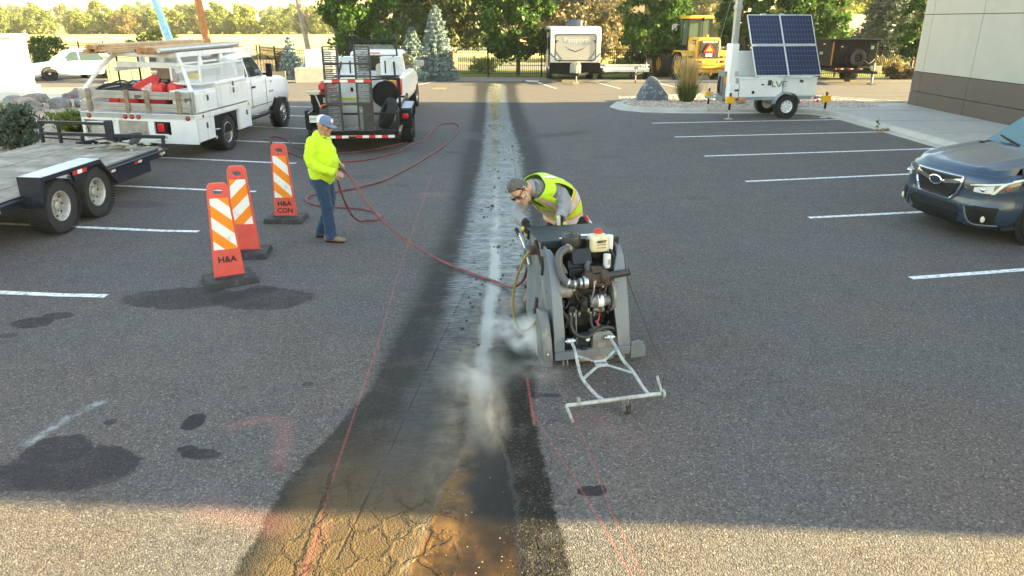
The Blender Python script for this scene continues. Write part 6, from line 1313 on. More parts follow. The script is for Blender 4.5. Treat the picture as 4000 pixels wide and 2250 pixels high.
for sx in (-1, 1):
    w_ = [(sx * .935, 2.15, 1.42), (sx * .935, 3.95, 1.42), (sx * .84, 3.45, 1.88), (sx * .83, 2.2, 1.88)]; MB().loft([w_[::sx], [(x - sx * .02, y, z) for x, y, z in w_[::sx]]]).build('window', WIN, PK, smooth=False)
rb = MB()
for sx in (-1, 1): rb.tube([(sx * .78, 1.1, 1.36), (sx * .72, 1.62, 1.95), (sx * .66, 1.72, 2.32)], .03, 8).tube(crv([(sx * .66, 1.72, 2.30), (sx * .66, 1.72, 2.44), (sx * .60, 2.2, 2.44), (sx * .58, 2.7, 2.34)], 4), .018, 8).tube([(sx * .82, .05, 1.36), (sx * .74, .5, 1.9)], .03, 8)
rb.bar((-.72, 1.72, 2.30), (.72, 1.72, 2.30), .06, .07).build('headache_rack', TB, PK); mm = MB(); lattice(mm, (-.62, 1.75, 1.98), (1, 0, 0), (0, 0, 1), 1.24, .20, .05, .009); tag(mm.build('rack_mesh', M('mesh_alloy', (.45, .48, .52), .4, metal=.5), PK, smooth=False), kind='stuff')
t = thing('chemical_jug', 'beige jug standing in the pickup bed', 'jug', (-3.9, 22.3, 1.36)); MB().loft([[(x, y, z) for x, y in rrect(.26 * s_, .2 * s_, .04, 3)] for z, s_ in ((0, 1), (.24, 1), (.3, .8), (.33, .4))]).build('jug', M('jug_beige', (.42, .38, .26), .5), t); MB().cyl((0, 0, .32), (0, 0, .38), .035, n=10).build('cap', DKP, t)
# ------------------------------------------------------------------ concrete block with the white tank, crate and pallet
cb = tag(MB().box((-9.7, 37.2, .36), (1.9, 1.0, .72)).build('concrete_block', M('block_conc', (.50, .44, .36), .9, var=.12, vs=3, bump=.4, bs=40, dirt=((.36, .30, .23), .3, 3)), bev=.02), 'pale concrete block carrying the white tank', 'block')
t = thing('white_tank', 'white box shaped tank on top of the concrete block', 'tank', (-9.45, 37.2, .72)); MB().box((0, 0, .42), (1.35, .8, .84)).build('shell', M('tank_bright', (.80, .80, .78), .5), t, bev=.06); MB().cyl((-.45, 0, .84), (-.45, 0, .93), .1, n=14).build('cap', REDP, t)
t = thing('wooden_pallet', 'wooden pallet leaning upright by the black fence', 'pallet', (-12.75, 38.6, 0), 8)
for i in range(8): MB().box((-.5 + i * .145, 0, .5), (.1, .02, 1.0)).build('slat', WDP, t, smooth=False)
MB().box((0, .05, .12), (1.1, .08, .09)).box((0, .05, .85), (1.1, .08, .09)).build('runner', WDP, t, smooth=False)
t = thing('wooden_crate', 'small pale wooden crate beside the concrete block', 'crate', (-11.7, 37.6, 0), 5)
for i in range(4): MB().box((-.21 + i * .14, -.2, .25), (.12, .02, .5)).build('slat', M('pale_wood', (.45, .34, .20), .85), t, smooth=False)
MB().box((0, 0, .02), (.56, .42, .03)).box((-.28, 0, .25), (.02, .42, .5)).box((.28, 0, .25), (.02, .42, .5)).build('side', M('pale_wood'), t, smooth=False)
# ------------------------------------------------------------------ solar light trailer
LV = thing('solar_trailer', 'white mobile trailer with four blue solar panels and telescopic mast', 'solar trailer', (8.46, 23.73, 0), 8)
LVW = M('lv_white', (.76, .77, .77), .38, var=.02, coat=.2, dirt=((.5, .48, .44), .1, 3)); LVG = M('lv_grey', (.30, .33, .36), .45, metal=.3, var=.1); LVY = M('lv_yellow', (.80, .42, .01), .45, var=.05)
MB().bar((-1.75, -.52, .60), (1.10, -.52, .60), .06, .10).bar((-1.75, .52, .60), (1.10, .52, .60), .06, .10).bar((-1.75, -.52, .60), (-1.75, .52, .60), .06, .10).bar((1.1, -.52, .60), (1.1, .52, .60), .06, .10).bar((-1.75, .1, .58), (-2.25, .35, .58), .07).build('frame', LVG, LV, bev=.006)
b1 = MB().box((-.82, -.05, .92), (1.40, 1.0, .54)).build('battery_box', LVW, LV, bev=.008); MB().box((-.82, -.05, 1.20), (1.43, 1.03, .03)).build('lid', LVW, b1, bev=.006)
b2 = MB().box((.52, .04, .92), (1.12, .95, .54)).build('battery_box', LVW, LV, bev=.008); MB().box((.52, .04, 1.20), (1.16, .98, .03)).build('lid', LVW, b2, bev=.006); MB().box((.55, -.44, 1.10), (.12, .02, .08), (0, 12, 0)).build('latch', M('latch_dark'), b2, bev=.008)
MB().box((-.78, -.56, 1.02), (.08, .012, .035)).build('vent', DKP, b1); MB().box((-.56, -.56, 1.07), (.12, .015, .16)).box((-.56, -.57, 1.1), (.09, .01, .06)).build('latch', M('latch_dark'), b1, bev=.008); MB().lathe([(0, -.012), (.045, -.01), (.05, 0)], (-1.07, -.55, .79), 'y', 16).build('port', DKP, b1); MB().box((-.12, -.54, 1.02), (.03, .04, .12)).build('hinge', DKP, b1)
LG = M('logo_grey', (.20, .21, .22), .5); LGN = M('logo_green', (.12, .42, .05), .5)
lg = MB().prism([(-.48, .94), (-.48, 1.12), (-.44, 1.12), (-.44, .98), (-.36, .98), (-.34, .94)], 'y', -.5555, -.553).prism([(-.27, .94), (-.18, 1.12), (.0, 1.12), (.01, 1.09), (-.12, 1.09), (-.15, 1.08), (-.22, .94)], 'y', -.5555, -.553); lg.build('logo', LG, b1, smooth=False); MB().prism([(-.38, 1.12), (-.33, 1.12), (-.235, .94), (-.275, .94)], 'y', -.5575, -.555).build('logo', LGN, b1, smooth=False)
txt('LIVEVIEW', .05, M('logo_pale', (.45, .46, .46), .5), b1, (-.08, -.556, 1.0), (90, 0, 0)); txt('TECHNOLOGIES', .03, M('logo_pale'), b1, (-.08, -.556, .955), (90, 0, 0))
MB().box((-1.76, -.30, 1.42), (.22, .42, 1.60)).box((-1.70, -.30, .8), (.30, .5, .5)).build('mast_sleeve', LVW, LV, bev=.008)
MB().box((-1.72, -.30, 2.9), (.16, .16, 2.0)).box((-1.72, -.30, 3.25), (.2, .2, .12)).box((-1.72, -.30, 4.4), (.12, .12, 1.6)).build('mast', GALV, LV, bev=.006); MB().box((-1.66, -.52, 1.35), (.12, .004, .16)).build('warning_label', M('warn_print', (.48, .42, .42), .6, var=.4, vs=60), LV, smooth=False)
MB().box((-.95, .45, 1.60), (1.0, .12, .75)).build('control_cabinet', LVW, LV, bev=.01)
MB().box((-1.86, -.05, .95), (.16, .5, .9)).build('winch_cabinet', ALU, LV, bev=.01); MB().box((-1.9, -.31, 1.15), (.06, .02, .2)).build('reflector', AMB, LV); mb = MB()
for k in range(5): mb.tube(crv([(-1.97, -.2 + .05 * k, 1.25), (-2.02, -.22 + .05 * k, .95), (-1.95, -.2 + .04 * k, .7), (-1.8, -.3, .55)], 5), .012, 6)
mb.build('cable', DKP, LV); mb = MB()
for k in range(16): mb.lathe([(.02, -.006), (.026, 0), (.02, .006)], (-2.02, -.28, .7 + .045 * k), 'x' if k % 2 else 'y', 8)
mb.build('chain', GALV, LV); MB().box((-1.62, -.56, .86), (.12, .01, .05)).build('vent', DKP, LV)
# panels
PV = NT('solar_cell'); x, y, z = PV.xyz(); 
def frac(e, k): return (e * k)._m('FRACT', e * k)
PV.set(col=PV.mix(PV.noise(3, 3), (.010, .017, .055), (.016, .026, .075)), rough=.25, spec=.25); PVM = PV.m
PFR = M('panel_frame', (.62, .64, .66), .35, metal=.4); GRL = M('cell_line', (.13, .17, .25), .4); BUS = M('busbar', (.05, .065, .12), .4)
tilt = thing_part('solar_array', LV, (.02, -.58, 1.27)); tilt.rotation_euler = (R(-31), 0, 0)
PW, PH = 1.075, 1.02
for r_ in (0, 1):
    for c_ in (0, 1):
        x0, z0 = (c_ - 1) * PW, r_ * (PH + .03); fr = MB()
        fr.box((x0 + PW / 2, 0, z0 + .012), (PW, .04, .024)).box((x0 + PW / 2, 0, z0 + PH - .012), (PW, .04, .024)).box((x0 + .012, 0, z0 + PH / 2), (.024, .04, PH - .048)).box((x0 + PW - .012, 0, z0 + PH / 2), (.024, .04, PH - .048))
        MB().box((x0 + PW / 2, .0, z0 + PH / 2), (PW - .048, .02, PH - .048)).build('cell_sheet', PVM, tilt, smooth=False); fr.build('panel_frame', PFR, tilt, smooth=False)
        ln = MB(); bl = MB(); cols, rows = 10, 6
        for i in range(1, cols): ln.box((x0 + .024 + (PW - .048) * i / cols, -.0108, z0 + PH / 2), (.0045, .0012, PH - .06))
        for i in range(1, rows): ln.box((x0 + PW / 2, -.0108, z0 + .024 + (PH - .048) * i / rows), (PW - .06, .0012, .005))
        for i in range(rows * 4): bl.box((x0 + PW / 2, -.0104, z0 + .03 + (PH - .06) * (i + .5) / (rows * 4)), (PW - .06, .0006, .0022))
        tag(ln.build('cell_line', GRL, tilt, smooth=False), kind='stuff'); tag(bl.build('busbar', BUS, tilt, smooth=False), kind='stuff')
MB().bar((-.5, .06, .3), (-.5, .06, 1.9), .05).bar((.5, .06, .3), (.5, .06, 1.9), .05).bar((-.7, .06, 1.05), (.7, .06, 1.05), .05).box((-.5, .04, 2.1), (.14, .08, .05)).box((.1, .04, 2.1), (.14, .08, .05)).build('array_rail', LVG, tilt)
MB().bar((.2, -.1, 1.2), (.2, .45, 2.1), .08).bar((.2, .3, .66), (.2, .3, 1.7), .1).build('array_post', LVG, LV)
for yy, sd_ in ((-.64, -1), (.64, 1)):
    w_ = wheel('wheel', LV, (0, yy, .36), .36, .21, .185, rim=LVW, holes=8, bolts=5, side=1, dish=.35, rz=-90 if yy < 0 else 90)
    MB().lathe([(.40, -.13), (.43, -.13), (.43, .13), (.40, .13)], (0, yy, .36), 'y', 36).v and None
    mb = MB(); arc = [R(a) for a in range(15, 170, 8)]
    mb.loft([[(r_ * math.cos(a), yy + d_, .36 + r_ * math.sin(a)) for r_, d_ in ((.42, -.13), (.42, .13), (.435, .13), (.435, -.13))] for a in arc]).build('fender', GALV, LV)
MB().cyl((0, -.6, .36), (0, .6, .36), .04, n=10).box((0, -.4, .48), (.6, .05, .06)).box((0, .4, .48), (.6, .05, .06)).build('axle', LVG, LV)
MB().box((-1.42, -.555, .60), (.18, .01, .06)).build('reflector', AMB, LV, smooth=False); MB().box((-1.68, -.555, .60), (.05, .01, .06)).build('reflector', AMB, LV, smooth=False); MB().box((.93, -.555, .60), (.08, .01, .06)).build('reflector', REFW, LV, smooth=False); MB().box((1.01, -.555, .60), (.08, .01, .06)).build('reflector', REFR, LV, smooth=False)
for xx in (-1.57, 1.12): MB().lathe([(0, -.02), (.035, -.015), (.045, 0)], (xx, -.56, .59 if xx < 0 else .50), 'y', 14).build('marker_lamp', LAMP, LV)
for xx, yy in ((-1.84, -.66), (1.30, -.72), (-1.80, 1.10), (1.3, .9)):
    j = thing_part('outrigger', LV, (xx, yy, 0))
    MB().box((0, 0, .58), (.26, .12, .20)).build('jack_box', LVY, j, bev=.01); MB().cyl((0, 0, .28), (0, 0, .50), .035, n=10).build('sleeve', DKP, j); MB().cyl((0, 0, .012), (0, 0, .3), .02, n=10).box((0, 0, .008), (.22, .16, .016)).build('foot', STEEL, j); MB().cyl((0, 0, .68), (0, 0, .74), .03, n=8).box((0, 0, .76), (.05, .05, .05)).build('crank', DKP, j); MB().bar((0, 0, .6), (-xx * .12, -yy * .35, .6), .06).build('arm', LVG, j)
tag(MB().cyl((6.45, 24.75, .7), (6.9, 23.4, 4.9), .006, n=5).build('guy_wire', GALV), 'thin guy wire from the outrigger to the mast top', 'wire')
# ------------------------------------------------------------------ travel trailer
RV = thing('travel_trailer', 'white and beige travel trailer camper with black lower front', 'camper', (3.08, 36.75, 0), 0)
RVW = M('rv_white', (.66, .64, .59), .4, var=.03, coat=.15); RVB = M('rv_beige', (.40, .375, .325), .42, var=.03); RVK = M('rv_black', (.008, .009, .011), .35, spec=.25); RVG = M('rv_graphic', (.08, .09, .12), .4); RVL = M('rv_light', (.66, .66, .64), .4)
MB().prism([(0, .97), (0, 2.40), (.10, 2.56), (.25, 2.60), (5.6, 2.60), (5.7, 2.5), (5.7, .55), (.25, .55)], 'x', -1.22, 1.22).build('shell', RVW, RV, bev=.03)
MB().prism([(-.006, .96), (.22, .42), (.3, .42), (.3, .96)], 'x', -1.23, 1.23).build('lower_front', RVK, RV, bev=.01)
o = rrect(2.02, 1.24, .12, 4, 0, 1.66); i_ = rrect(1.94, 1.16, .10, 4, 0, 1.66)
MB().loft([[(x, -.035, z) for x, z in o], [(x, .0, z) for x, z in o]]).build('front_panel', RVB, RV)
fr = MB(); m_ = len(o); fr.v = [(x, -.05, z) for x, z in o] + [(x, -.05, z) for x, z in i_] + [(x, -.02, z) for x, z in o] + [(x, -.02, z) for x, z in i_]
fr.f = [(k, (k + 1) % m_, (k + 1) % m_ + m_, k + m_) for k in range(m_)] + [(k, k + 2 * m_, (k + 1) % m_ + 2 * m_, (k + 1) % m_) for k in range(m_)] + [(k + m_, (k + 1) % m_ + m_, (k + 1) % m_ + 3 * m_, k + 3 * m_) for k in range(m_)]; fr.mi = [0] * len(fr.f); fr.build('panel_frame', RVK, RV, smooth=False)
txt('Passport', .30, RVL, RV, (0, -.038, 1.98), (90, 0, 0), off=.012, sx=1.08); txt('Passport', .30, RVG, RV, (.012, -.0365, 1.972), (90, 0, 0), off=.02, sx=1.08); txt('ULTRA LITE', .10, RVL, RV, (0, -.037, 1.80), (90, 0, 0), sx=1.25)
g_ = MB()
for s_ in (-1, 1):
    g_.prism([(s_ * .52, 1.72), (s_ * .30, 1.60), (0, 1.50), (0, 1.44), (s_ * .30, 1.55)], 'y', -.038, -.034)
    g_.prism([(s_ * .98, 1.60), (s_ * .86, 1.38), (s_ * .62, 1.10), (s_ * .66, 1.10), (s_ * .90, 1.36)], 'y', -.038, -.034); g_.prism([(s_ * 1.21, 1.42), (s_ * 1.08, 1.28), (s_ * .70, 1.0), (s_ * .78, 1.0), (s_ * 1.12, 1.24), (s_ * 1.21, 1.32)], 'y', -.004, .002)
g_.build('graphic', RVG, RV, smooth=False); g_ = MB()
for s_ in (-1, 1): g_.prism([(s_ * .95, 1.30), (s_ * .74, 1.12), (s_ * .58, 1.09), (s_ * .64, 1.09), (s_ * .95, 1.20)], 'y', -.0385, -.034).prism([(s_ * 1.21, 1.30), (s_ * .85, 1.0), (s_ * .98, 1.0), (s_ * 1.21, 1.2)], 'y', -.004, .002)
g_.build('graphic', RVL, RV, smooth=False)
for s_ in (-1, 1): MB().box((s_ * .92, -.06, 1.97), (.16, .03, .03)).box((s_ * .95, -.05, 1.92), (.05, .03, .12)).build('latch', RVK, RV); MB().box((s_ * 1.08, .02, 2.44), (.11, .05, .035)).build('marker_lamp', LAMP, RV, bev=.008)
MB().loft([[(x, y + 1.1, z) for x, y in rrect(.72 * s_, 1.0 * s_, .12, 3)] for z, s_ in ((2.6, 1), (2.82, .98), (2.92, .86))]).build('roof_unit', M('ac_dark', (.035, .045, .075), .35), RV)
MB().loft([[(x, y - .22, z) for x, y in rrect(.52 * s_, .34 * s_, .1, 3)] for z, s_ in ((.50, 1), (.86, 1), (1.0, .72))]).build('gas_cover', M('cover_grey', (.24, .235, .21), .5), RV)
MB().bar((-.7, .3, .45), (0, -1.0, .45), .1).bar((.7, .3, .45), (0, -1.0, .45), .1).box((0, -1.05, .47), (.14, .2, .12)).build('tongue', RVK, RV); MB().cyl((0, -.85, .06), (0, -.85, .92), .035, n=10).box((0, -.85, .95), (.08, .1, .1)).build('jack', ALU, RV); MB().box((0, -.85, .05), (.28, .22, .1)).build('jack_block', M('pale_wood'), RV)
for s_ in (-1, 1):
    for yy in (3.0, 3.9): wheel('wheel', RV, (s_ * 1.08, yy, .34), .34, .2, .18, rim=LVW, holes=6, bolts=5, side=s_)
    MB().prism([(.02, .55), (.02, 2.4), (.28, 2.5), (.28, .55)], 'x', s_ * 1.235 - .012, s_ * 1.235 + .012).build('corner_trim', RVK, RV)
MB().cyl((-1.30, .3, 2.42), (-1.30, 4.8, 2.42), .075, n=12).box((-1.27, .5, 1.6), (.05, .06, 1.7)).box((-1.27, 4.6, 1.6), (.05, .06, 1.7)).build('awning', RVK, RV); MB().box((-1.23, 1.7, 1.45), (.03, .7, 1.75)).build('door', RVW, RV, bev=.01); MB().box((-1.245, 1.7, 1.85), (.02, .45, .6)).box((-1.235, .75, 1.7), (.02, .55, .8)).box((-1.235, 3.4, 1.75), (.02, 1.0, .6)).build('window', GL_DK, RV)
MB().bar((-1.1, .6, .45), (-1.1, 5.6, .45), .1).bar((1.1, .6, .45), (1.1, 5.6, .45), .1).build('chassis', RVK, RV)
# ------------------------------------------------------------------ small white car-hauler trailer
HT = thing('open_trailer', 'low white open trailer with slatted front rail beside the camper', 'trailer', (5.78, 37.6, 0), 0); HW_ = M('hauler_white', (.62, .63, .62), .5, var=.06, dirt=((.4, .37, .33), .2, 5))
MB().box((0, 1.7, .52), (2.2, 3.4, .10)).box((-1.22, 1.6, .62), (.32, 1.2, .04)).box((1.22, 1.6, .62), (.32, 1.2, .04)).build('deck', HW_, HT, bev=.006); MB().bar((-1.1, 0, .80), (1.1, 0, .80), .05).bar((-1.1, 0, .62), (1.1, 0, .62), .06).build('front_rail', HW_, HT)
for i in range(15): MB().box((-1.0 + i * .143, 0, .71), (.05, .03, .15)).build('slat', HW_, HT, smooth=False)
for s_ in (-1, 1): wheel('wheel', HT, (s_ * 1.2, 1.6, .31), .31, .19, .17, rim=LVW, holes=0, bolts=0, side=s_, n=22)
MB().bar((-.6, 0, .45), (.25, -1.2, .45), .07).bar((.8, 0, .45), (.25, -1.2, .45), .07).build('tongue', DKP, HT); MB().cyl((.28, -.9, .10), (.28, -.9, .75), .03, n=8).box((.28, -.9, .72), (.16, .14, .12)).build('jack', ALU, HT); MB().lathe([(.05, -.025), (.075, -.02), (.075, .02), (.05, .025)], (.28, -.9, .075), 'x', 14, cap=True).build('jack_wheel', TYRE, HT)
wheel('spare_wheel', HT, (1.1, .35, .78), .33, .2, .18, rim=LVW, holes=0, bolts=0, n=22, side=1)
# ------------------------------------------------------------------ wheel loader
LD = thing('wheel_loader', 'yellow wheel loader seen from behind with cab and bucket', 'wheel loader', (9.85, 37.4, 0), 9); CY = M('cat_yellow'); CYD = M('cat_dirty', (.50, .29, .03), .55, var=.15, vs=4, dirt=((.25, .17, .07), .3, 4))
MB().loft([[(x, y, z) for x, z in ((-.60, 1.05), (.60, 1.05), (.62, 1.9), (.54, 2.08), (-.54, 2.08), (-.62, 1.9))] for y in (.35, 1.6)]).build('engine_hood', CY, LD, bev=.04); MB().prism([(-.50, 1.10), (.54, 1.10), (.50, 1.96), (-.46, 1.96)], 'y', .27, .36).build('rear_grille', M('grille_black', (.03, .03, .032), .6, var=.2), LD, bev=.01)
mb = MB()
for i in range(12): mb.box((.02, .262, 1.14 + i * .062), (.92, .014, .012))
tag(mb.build('grille_bar', DKP, LD, smooth=False), kind='stuff')
MB().prism([(-1.0, .78), (1.0, .78), (1.0, 1.10), (-1.0, 1.10)], 'y', .0, .55).prism([(-.9, .62), (.9, .62), (.98, .80), (-.98, .80)], 'y', .02, .5).build('counterweight', CY, LD, bev=.05); MB().prism([(-.75, .42), (.75, .42), (.9, .72), (-.9, .72)], 'y', .12, .6).build('rear_frame', CYD, LD, bev=.04)
for s_ in (-1, 1): MB().box((s_ * .62, -.012, .97), (.2, .03, .09)).build('lamp_recess', DKP, LD); MB().box((s_ * .66, -.028, .97), (.1, .02, .055)).build('tail_lamp', LAMP, LD); MB().lathe([(0, -.03), (.04, -.02), (.045, 0)], (s_ * .42, -.005, .97), 'y', 12).build('work_lamp', REFW, LD); MB().box((s_ * .45, .2, 1.14), (.12, .06, .07)).build('reflector', REFR, LD)
mb = MB()
for i in range(26):
    a = i / 25; mb.lathe([(.02, -.012), (.03, 0), (.02, .012)], (lerp(-.65, .75, a), -.03, .68 - .28 * math.sin(a * math.pi)), 'x' if i % 2 else 'y', 8)
mb.build('chain', CYD, LD); MB().box((.05, -.04, .42), (.08, .1, .2)).build('tow_hook', CY, LD, bev=.01); MB().box((.72, .1, 1.28), (.05, .05, .4)).build('rail_post', CY, LD)
txt('CATERPILLAR', .125, REFW, LD, (.02, .262, 1.88), (90, 0, 0), off=.02)
TRI = MB().prism([(-.26, 1.40), (.26, 1.40), (.30, 1.44), (.04, 1.80), (-.04, 1.80), (-.30, 1.44)], 'y', .235, .255).build('slow_sign', REFR, LD, smooth=False); MB().prism([(-.19, 1.445), (.19, 1.445), (0, 1.73)], 'y', .228, .236).build('slow_sign_face', AMB, TRI, smooth=False); MB().box((.0, .245, 1.27), (.34, .012, .17)).build('licence_plate', REFW, LD)
cat = MB().box((-.625, .75, 1.86), (.012, .38, .22)).build('decal', DKP, LD); txt('CAT', .16, REFW, cat, (-.634, .75, 1.86), (90, 0, -90), off=.02)
MB().box((-.628, 1.0, 1.48), (.02, .7, .6)).build('hood_door', M('hood_tan', (.55, .42, .18), .5), LD, bev=.01)
cb = thing_part('cab', LD, (0, 1.6, 0)); MB().box((0, .75, 1.35), (1.25, 1.5, .7)).build('cab_base', DKP, cb, bev=.02); MB().box((0, .75, 3.03), (1.34, 1.65, .12)).box((0, .75, 3.10), (1.1, 1.4, .06)).build('roof', CY, cb, bev=.03)
for sx in (-1, 1):
    for yy in (.02, .8, 1.46): MB().bar((sx * .62, yy, 1.65), (sx * .6, yy, 3.0), .07, up=(1, 0, 0)).build('pillar', DKP, cb)
    MB().box((sx * .615, .41, 2.3), (.012, .72, 1.2)).box((sx * .615, 1.13, 2.3), (.012, .6, 1.2)).build('glass', glass('cab_glass', (.07, .10, .075), .03), cb, smooth=False); MB().box((sx * .88, 1.3, 2.55), (.28, .06, .36)).bar((sx * .62, 1.3, 2.7), (sx * .8, 1.3, 2.6), .03).build('mirror', REFW if sx < 0 else DKP, cb, bev=.03); MB().box((sx * .42, .0, 3.02), (.16, .06, .1)).build('work_lamp', REFW, cb, bev=.01)
MB().box((0, .02, 2.35), (1.18, .012, 1.25)).build('glass', MATS['cab_glass'], cb, smooth=False); MB().box((.12, -.02, 2.35), (.035, .03, 1.3)).sph((.12, -.06, 2.95), .09, 10, 7).build('wiper_post', DKP, cb); MB().box((0, .6, 2.0), (.5, .2, .7)).sph((0, .62, 2.5), (.16, .1, .18), 10, 7).build('seat', DKP, cb); MB().cyl((.3, -.25, 2.08), (.3, -.25, 2.2), .07, n=12).build('beacon', AMB, cb)
LT = M('loader_tyre', (.022, .022, .023), .85, var=.3, vs=5, bump=.4, bs=30, dirt=((.13, .115, .09), .3, 3))
for yy in (1.25, 3.95):
    for s_ in (-1, 1):
        wheel('wheel', LD, (s_ * 1.02, yy, .68), .68, .52, .34, rim=CYD, holes=0, bolts=8, side=s_, tyre=LT, dish=.3)
        MB().prism([(yy - .72, 1.25), (yy - .5, 1.46), (yy + .5, 1.46), (yy + .72, 1.25), (yy + .72, 1.21), (yy + .5, 1.41), (yy - .5, 1.41), (yy - .72, 1.21)], 'x', s_ * .98 - .3, s_ * .98 + .3).build('mudguard', CY if yy < 2 else DKP, LD)
MB().box((0, 2.6, .85), (.7, 2.8, .5)).box((0, 4.2, 1.2), (.6, .6, .9)).build('chassis', CYD, LD, bev=.03)
for s_ in (-1, 1): MB().bar((s_ * .35, 4.2, 1.6), (s_ * .4, 5.6, .7), .14, .3).build('lift_arm', CY, LD)
MB().prism([(5.3, .18), (6.4, .05), (6.45, .10), (5.6, .35), (5.5, .9), (5.7, 1.15), (5.55, 1.2), (5.25, .9)], 'x', -1.5, 1.5).prism([(5.3, .18), (6.4, .06), (5.7, 1.15), (5.5, 1.15)], 'x', -1.53, -1.5).prism([(5.3, .18), (6.4, .06), (5.7, 1.15), (5.5, 1.15)], 'x', 1.5, 1.53).build('bucket', CYD, LD, bev=.02)
MB().box((-.85, 2.0, 1.0), (.4, .5, .06)).box((-.85, 2.0, .7), (.35, .4, .05)).bar((-1.0, 1.8, .65), (-1.0, 1.8, 1.4), .04).build('step', CY, LD)
# ------------------------------------------------------------------ black dump trailer
DT = thing('dump_trailer', 'tall black dump trailer with spare tyre mounted on its front wall', 'dump trailer', (16.6, 36.7, 0), 0); DB = M('dump_black', (.007, .008, .011), .5, var=.3, vs=4, dirt=((.03, .028, .026), .15, 4), spec=.15)
MB().box((0, 2.2, 1.38), (2.2, 4.4, 1.2)).box((0, 0, 1.97), (2.42, .14, .10)).box((-1.12, 2.2, 1.97), (.12, 4.4, .10)).box((1.12, 2.2, 1.97), (.12, 4.4, .10)).box((.0, .0, 2.03), (2.5, .3, .04)).build('dump_body', DB, DT, bev=.01)
for xx in (-.72, .72): MB().box((xx, -.04, 1.36), (.06, .06, 1.1)).build('stiffener', DB, DT)
MB().box((-1.06, -.03, 1.42), (.06, .04, 1.15)).build('rust_strip', M('rust_orange', (.30, .12, .02), .7), DT)
MB().box((0, 1.8, .62), (2.0, 4.6, .16)).bar((-.7, -.1, .6), (.6, -1.3, .56), .12).bar((.9, -.1, .6), (.6, -1.3, .56), .12).build('frame', DB, DT, bev=.01)
for xx in (-.75, -.28, .18): reflector(DT, (xx, -.52 + 0, .70), .26, 'x', 2); 
MB().box((-.2, -.48, .66), (1.7, .06, .14)).build('hitch_beam', DB, DT); MB().box((-.98, -.52, .70), (.06, .02, .07)).build('reflector', AMB, DT)
wheel('spare_wheel', DT, (.12, -.14, 1.20), .38, .24, .19, rim=DB, holes=6, bolts=6, rz=-90); MB().lathe([(.42, -.05), (.46, 0), (.46, .2), (.42, .2)], (.0, -.18, 1.15), 'y', 26).build('spare_holder', DB, DT)
MB().box((.82, -.015, 1.66), (.2, .01, .15)).build('decal', M('decal_green', (.10, .32, .20), .5), DT); MB().box((-.62, -.015, 1.70), (.1, .01, .05)).build('decal', REFW, DT, smooth=False); MB().cyl((.62, -.95, .08), (.62, -.95, 1.0), .05, n=10).box((.62, -.95, .05), (.3, .3, .06)).build('jack', ALU, DT); MB().box((.95, -.45, .72), (.5, .2, .22)).box((1.0, -.5, .55), (.4, .2, .1)).build('battery_box', M('tan_box', (.40, .34, .24), .6), DT, bev=.01)
MB().tube(crv([(.45, -.2, 1.1), (.6, -.4, .95), (.8, -.35, 1.05), (.9, -.3, 1.15)], 5), .02, 6).build('cable', ALU, DT)
for yy in (2.0, 2.85):
    for s_ in (-1, 1): wheel('wheel', DT, (s_ * .95, yy, .38), .38, .24, .19, rim=DB, holes=0, bolts=0, side=s_, n=24)
MB().box((-.0, .3, .3), (.2, .2, .5)).build('cylinder_mount', DB, DT); txt('CAM', .2, REFW, DT, (-1.112, 1.2, 1.35), (90, 0, -90), name='decal')
reflector(DT, (-1.185, .7, 1.8), .3, 'y', 2)
# ------------------------------------------------------------------ boulder, grasses, weeds on the island
def boulder(loc, r, mat, label, seed, n=3, sq=(1, 1, 1), name='boulder'):
    g = np.random.default_rng(seed); b = bmesh.new(); bmesh.ops.create_icosphere(b, subdivisions=n, radius=1); ph = g.random(9) * 6
    for v in b.verts:
        p = v.co; k = 1 + .22 * math.sin(2.3 * p.x + ph[0]) * math.cos(2.1 * p.y + ph[1]) + .14 * math.sin(4.3 * p.z + ph[2] + 2 * p.x) + .06 * math.sin(9 * p.x + ph[3]) * math.sin(8 * p.y + ph[4]); v.co = V((p.x * k * r * sq[0], p.y * k * r * sq[1], p.z * k * r * sq[2]))
    me = bpy.data.meshes.new(name); b.to_mesh(me); b.free(); me.materials.append(mat); o = link(name, me, None, loc, rng.uniform(0, 360)); return tag(o, label, 'rock')
GRK = NT('grey_rock'); v_ = GRK.noise(5, 6, .7, dist=1.2); GRK.set(col=GRK.mix(v_.ss(.55, .62), (.10, .115, .13), (.30, .32, .34)), rough=.85, nrm=GRK.bump(GRK.noise(9, 6, .7), 1., .06)); GRK = GRK.m
mb = MB().loft([[(x * s_ + dx, y * s_ * .8, z) for x, y in ((-.62, -.1), (-.45, -.42), (.1, -.5), (.55, -.35), (.66, .05), (.4, .45), (-.2, .5), (-.55, .3))] for z, s_, dx in ((-.05, 1.05, 0), (.18, .95, .02), (.42, .68, -.02), (.66, .42, -.02), (.80, .22, -.04), (.84, .08, -.05))])
o = mb.build('boulder', GRK, None, loc=(5.18, 27.5, .12), bev=.03, ang=25); tag(o, 'grey white veined boulder shaped like a pyramid on the gravel island', 'rock')
GRN = leaf_mat('grass_green', (.045, .085, .015), (.14, .17, .035), tr=.25); GRS = leaf_mat('grass_straw', (.34, .24, .10), (.50, .38, .18), tr=.25)
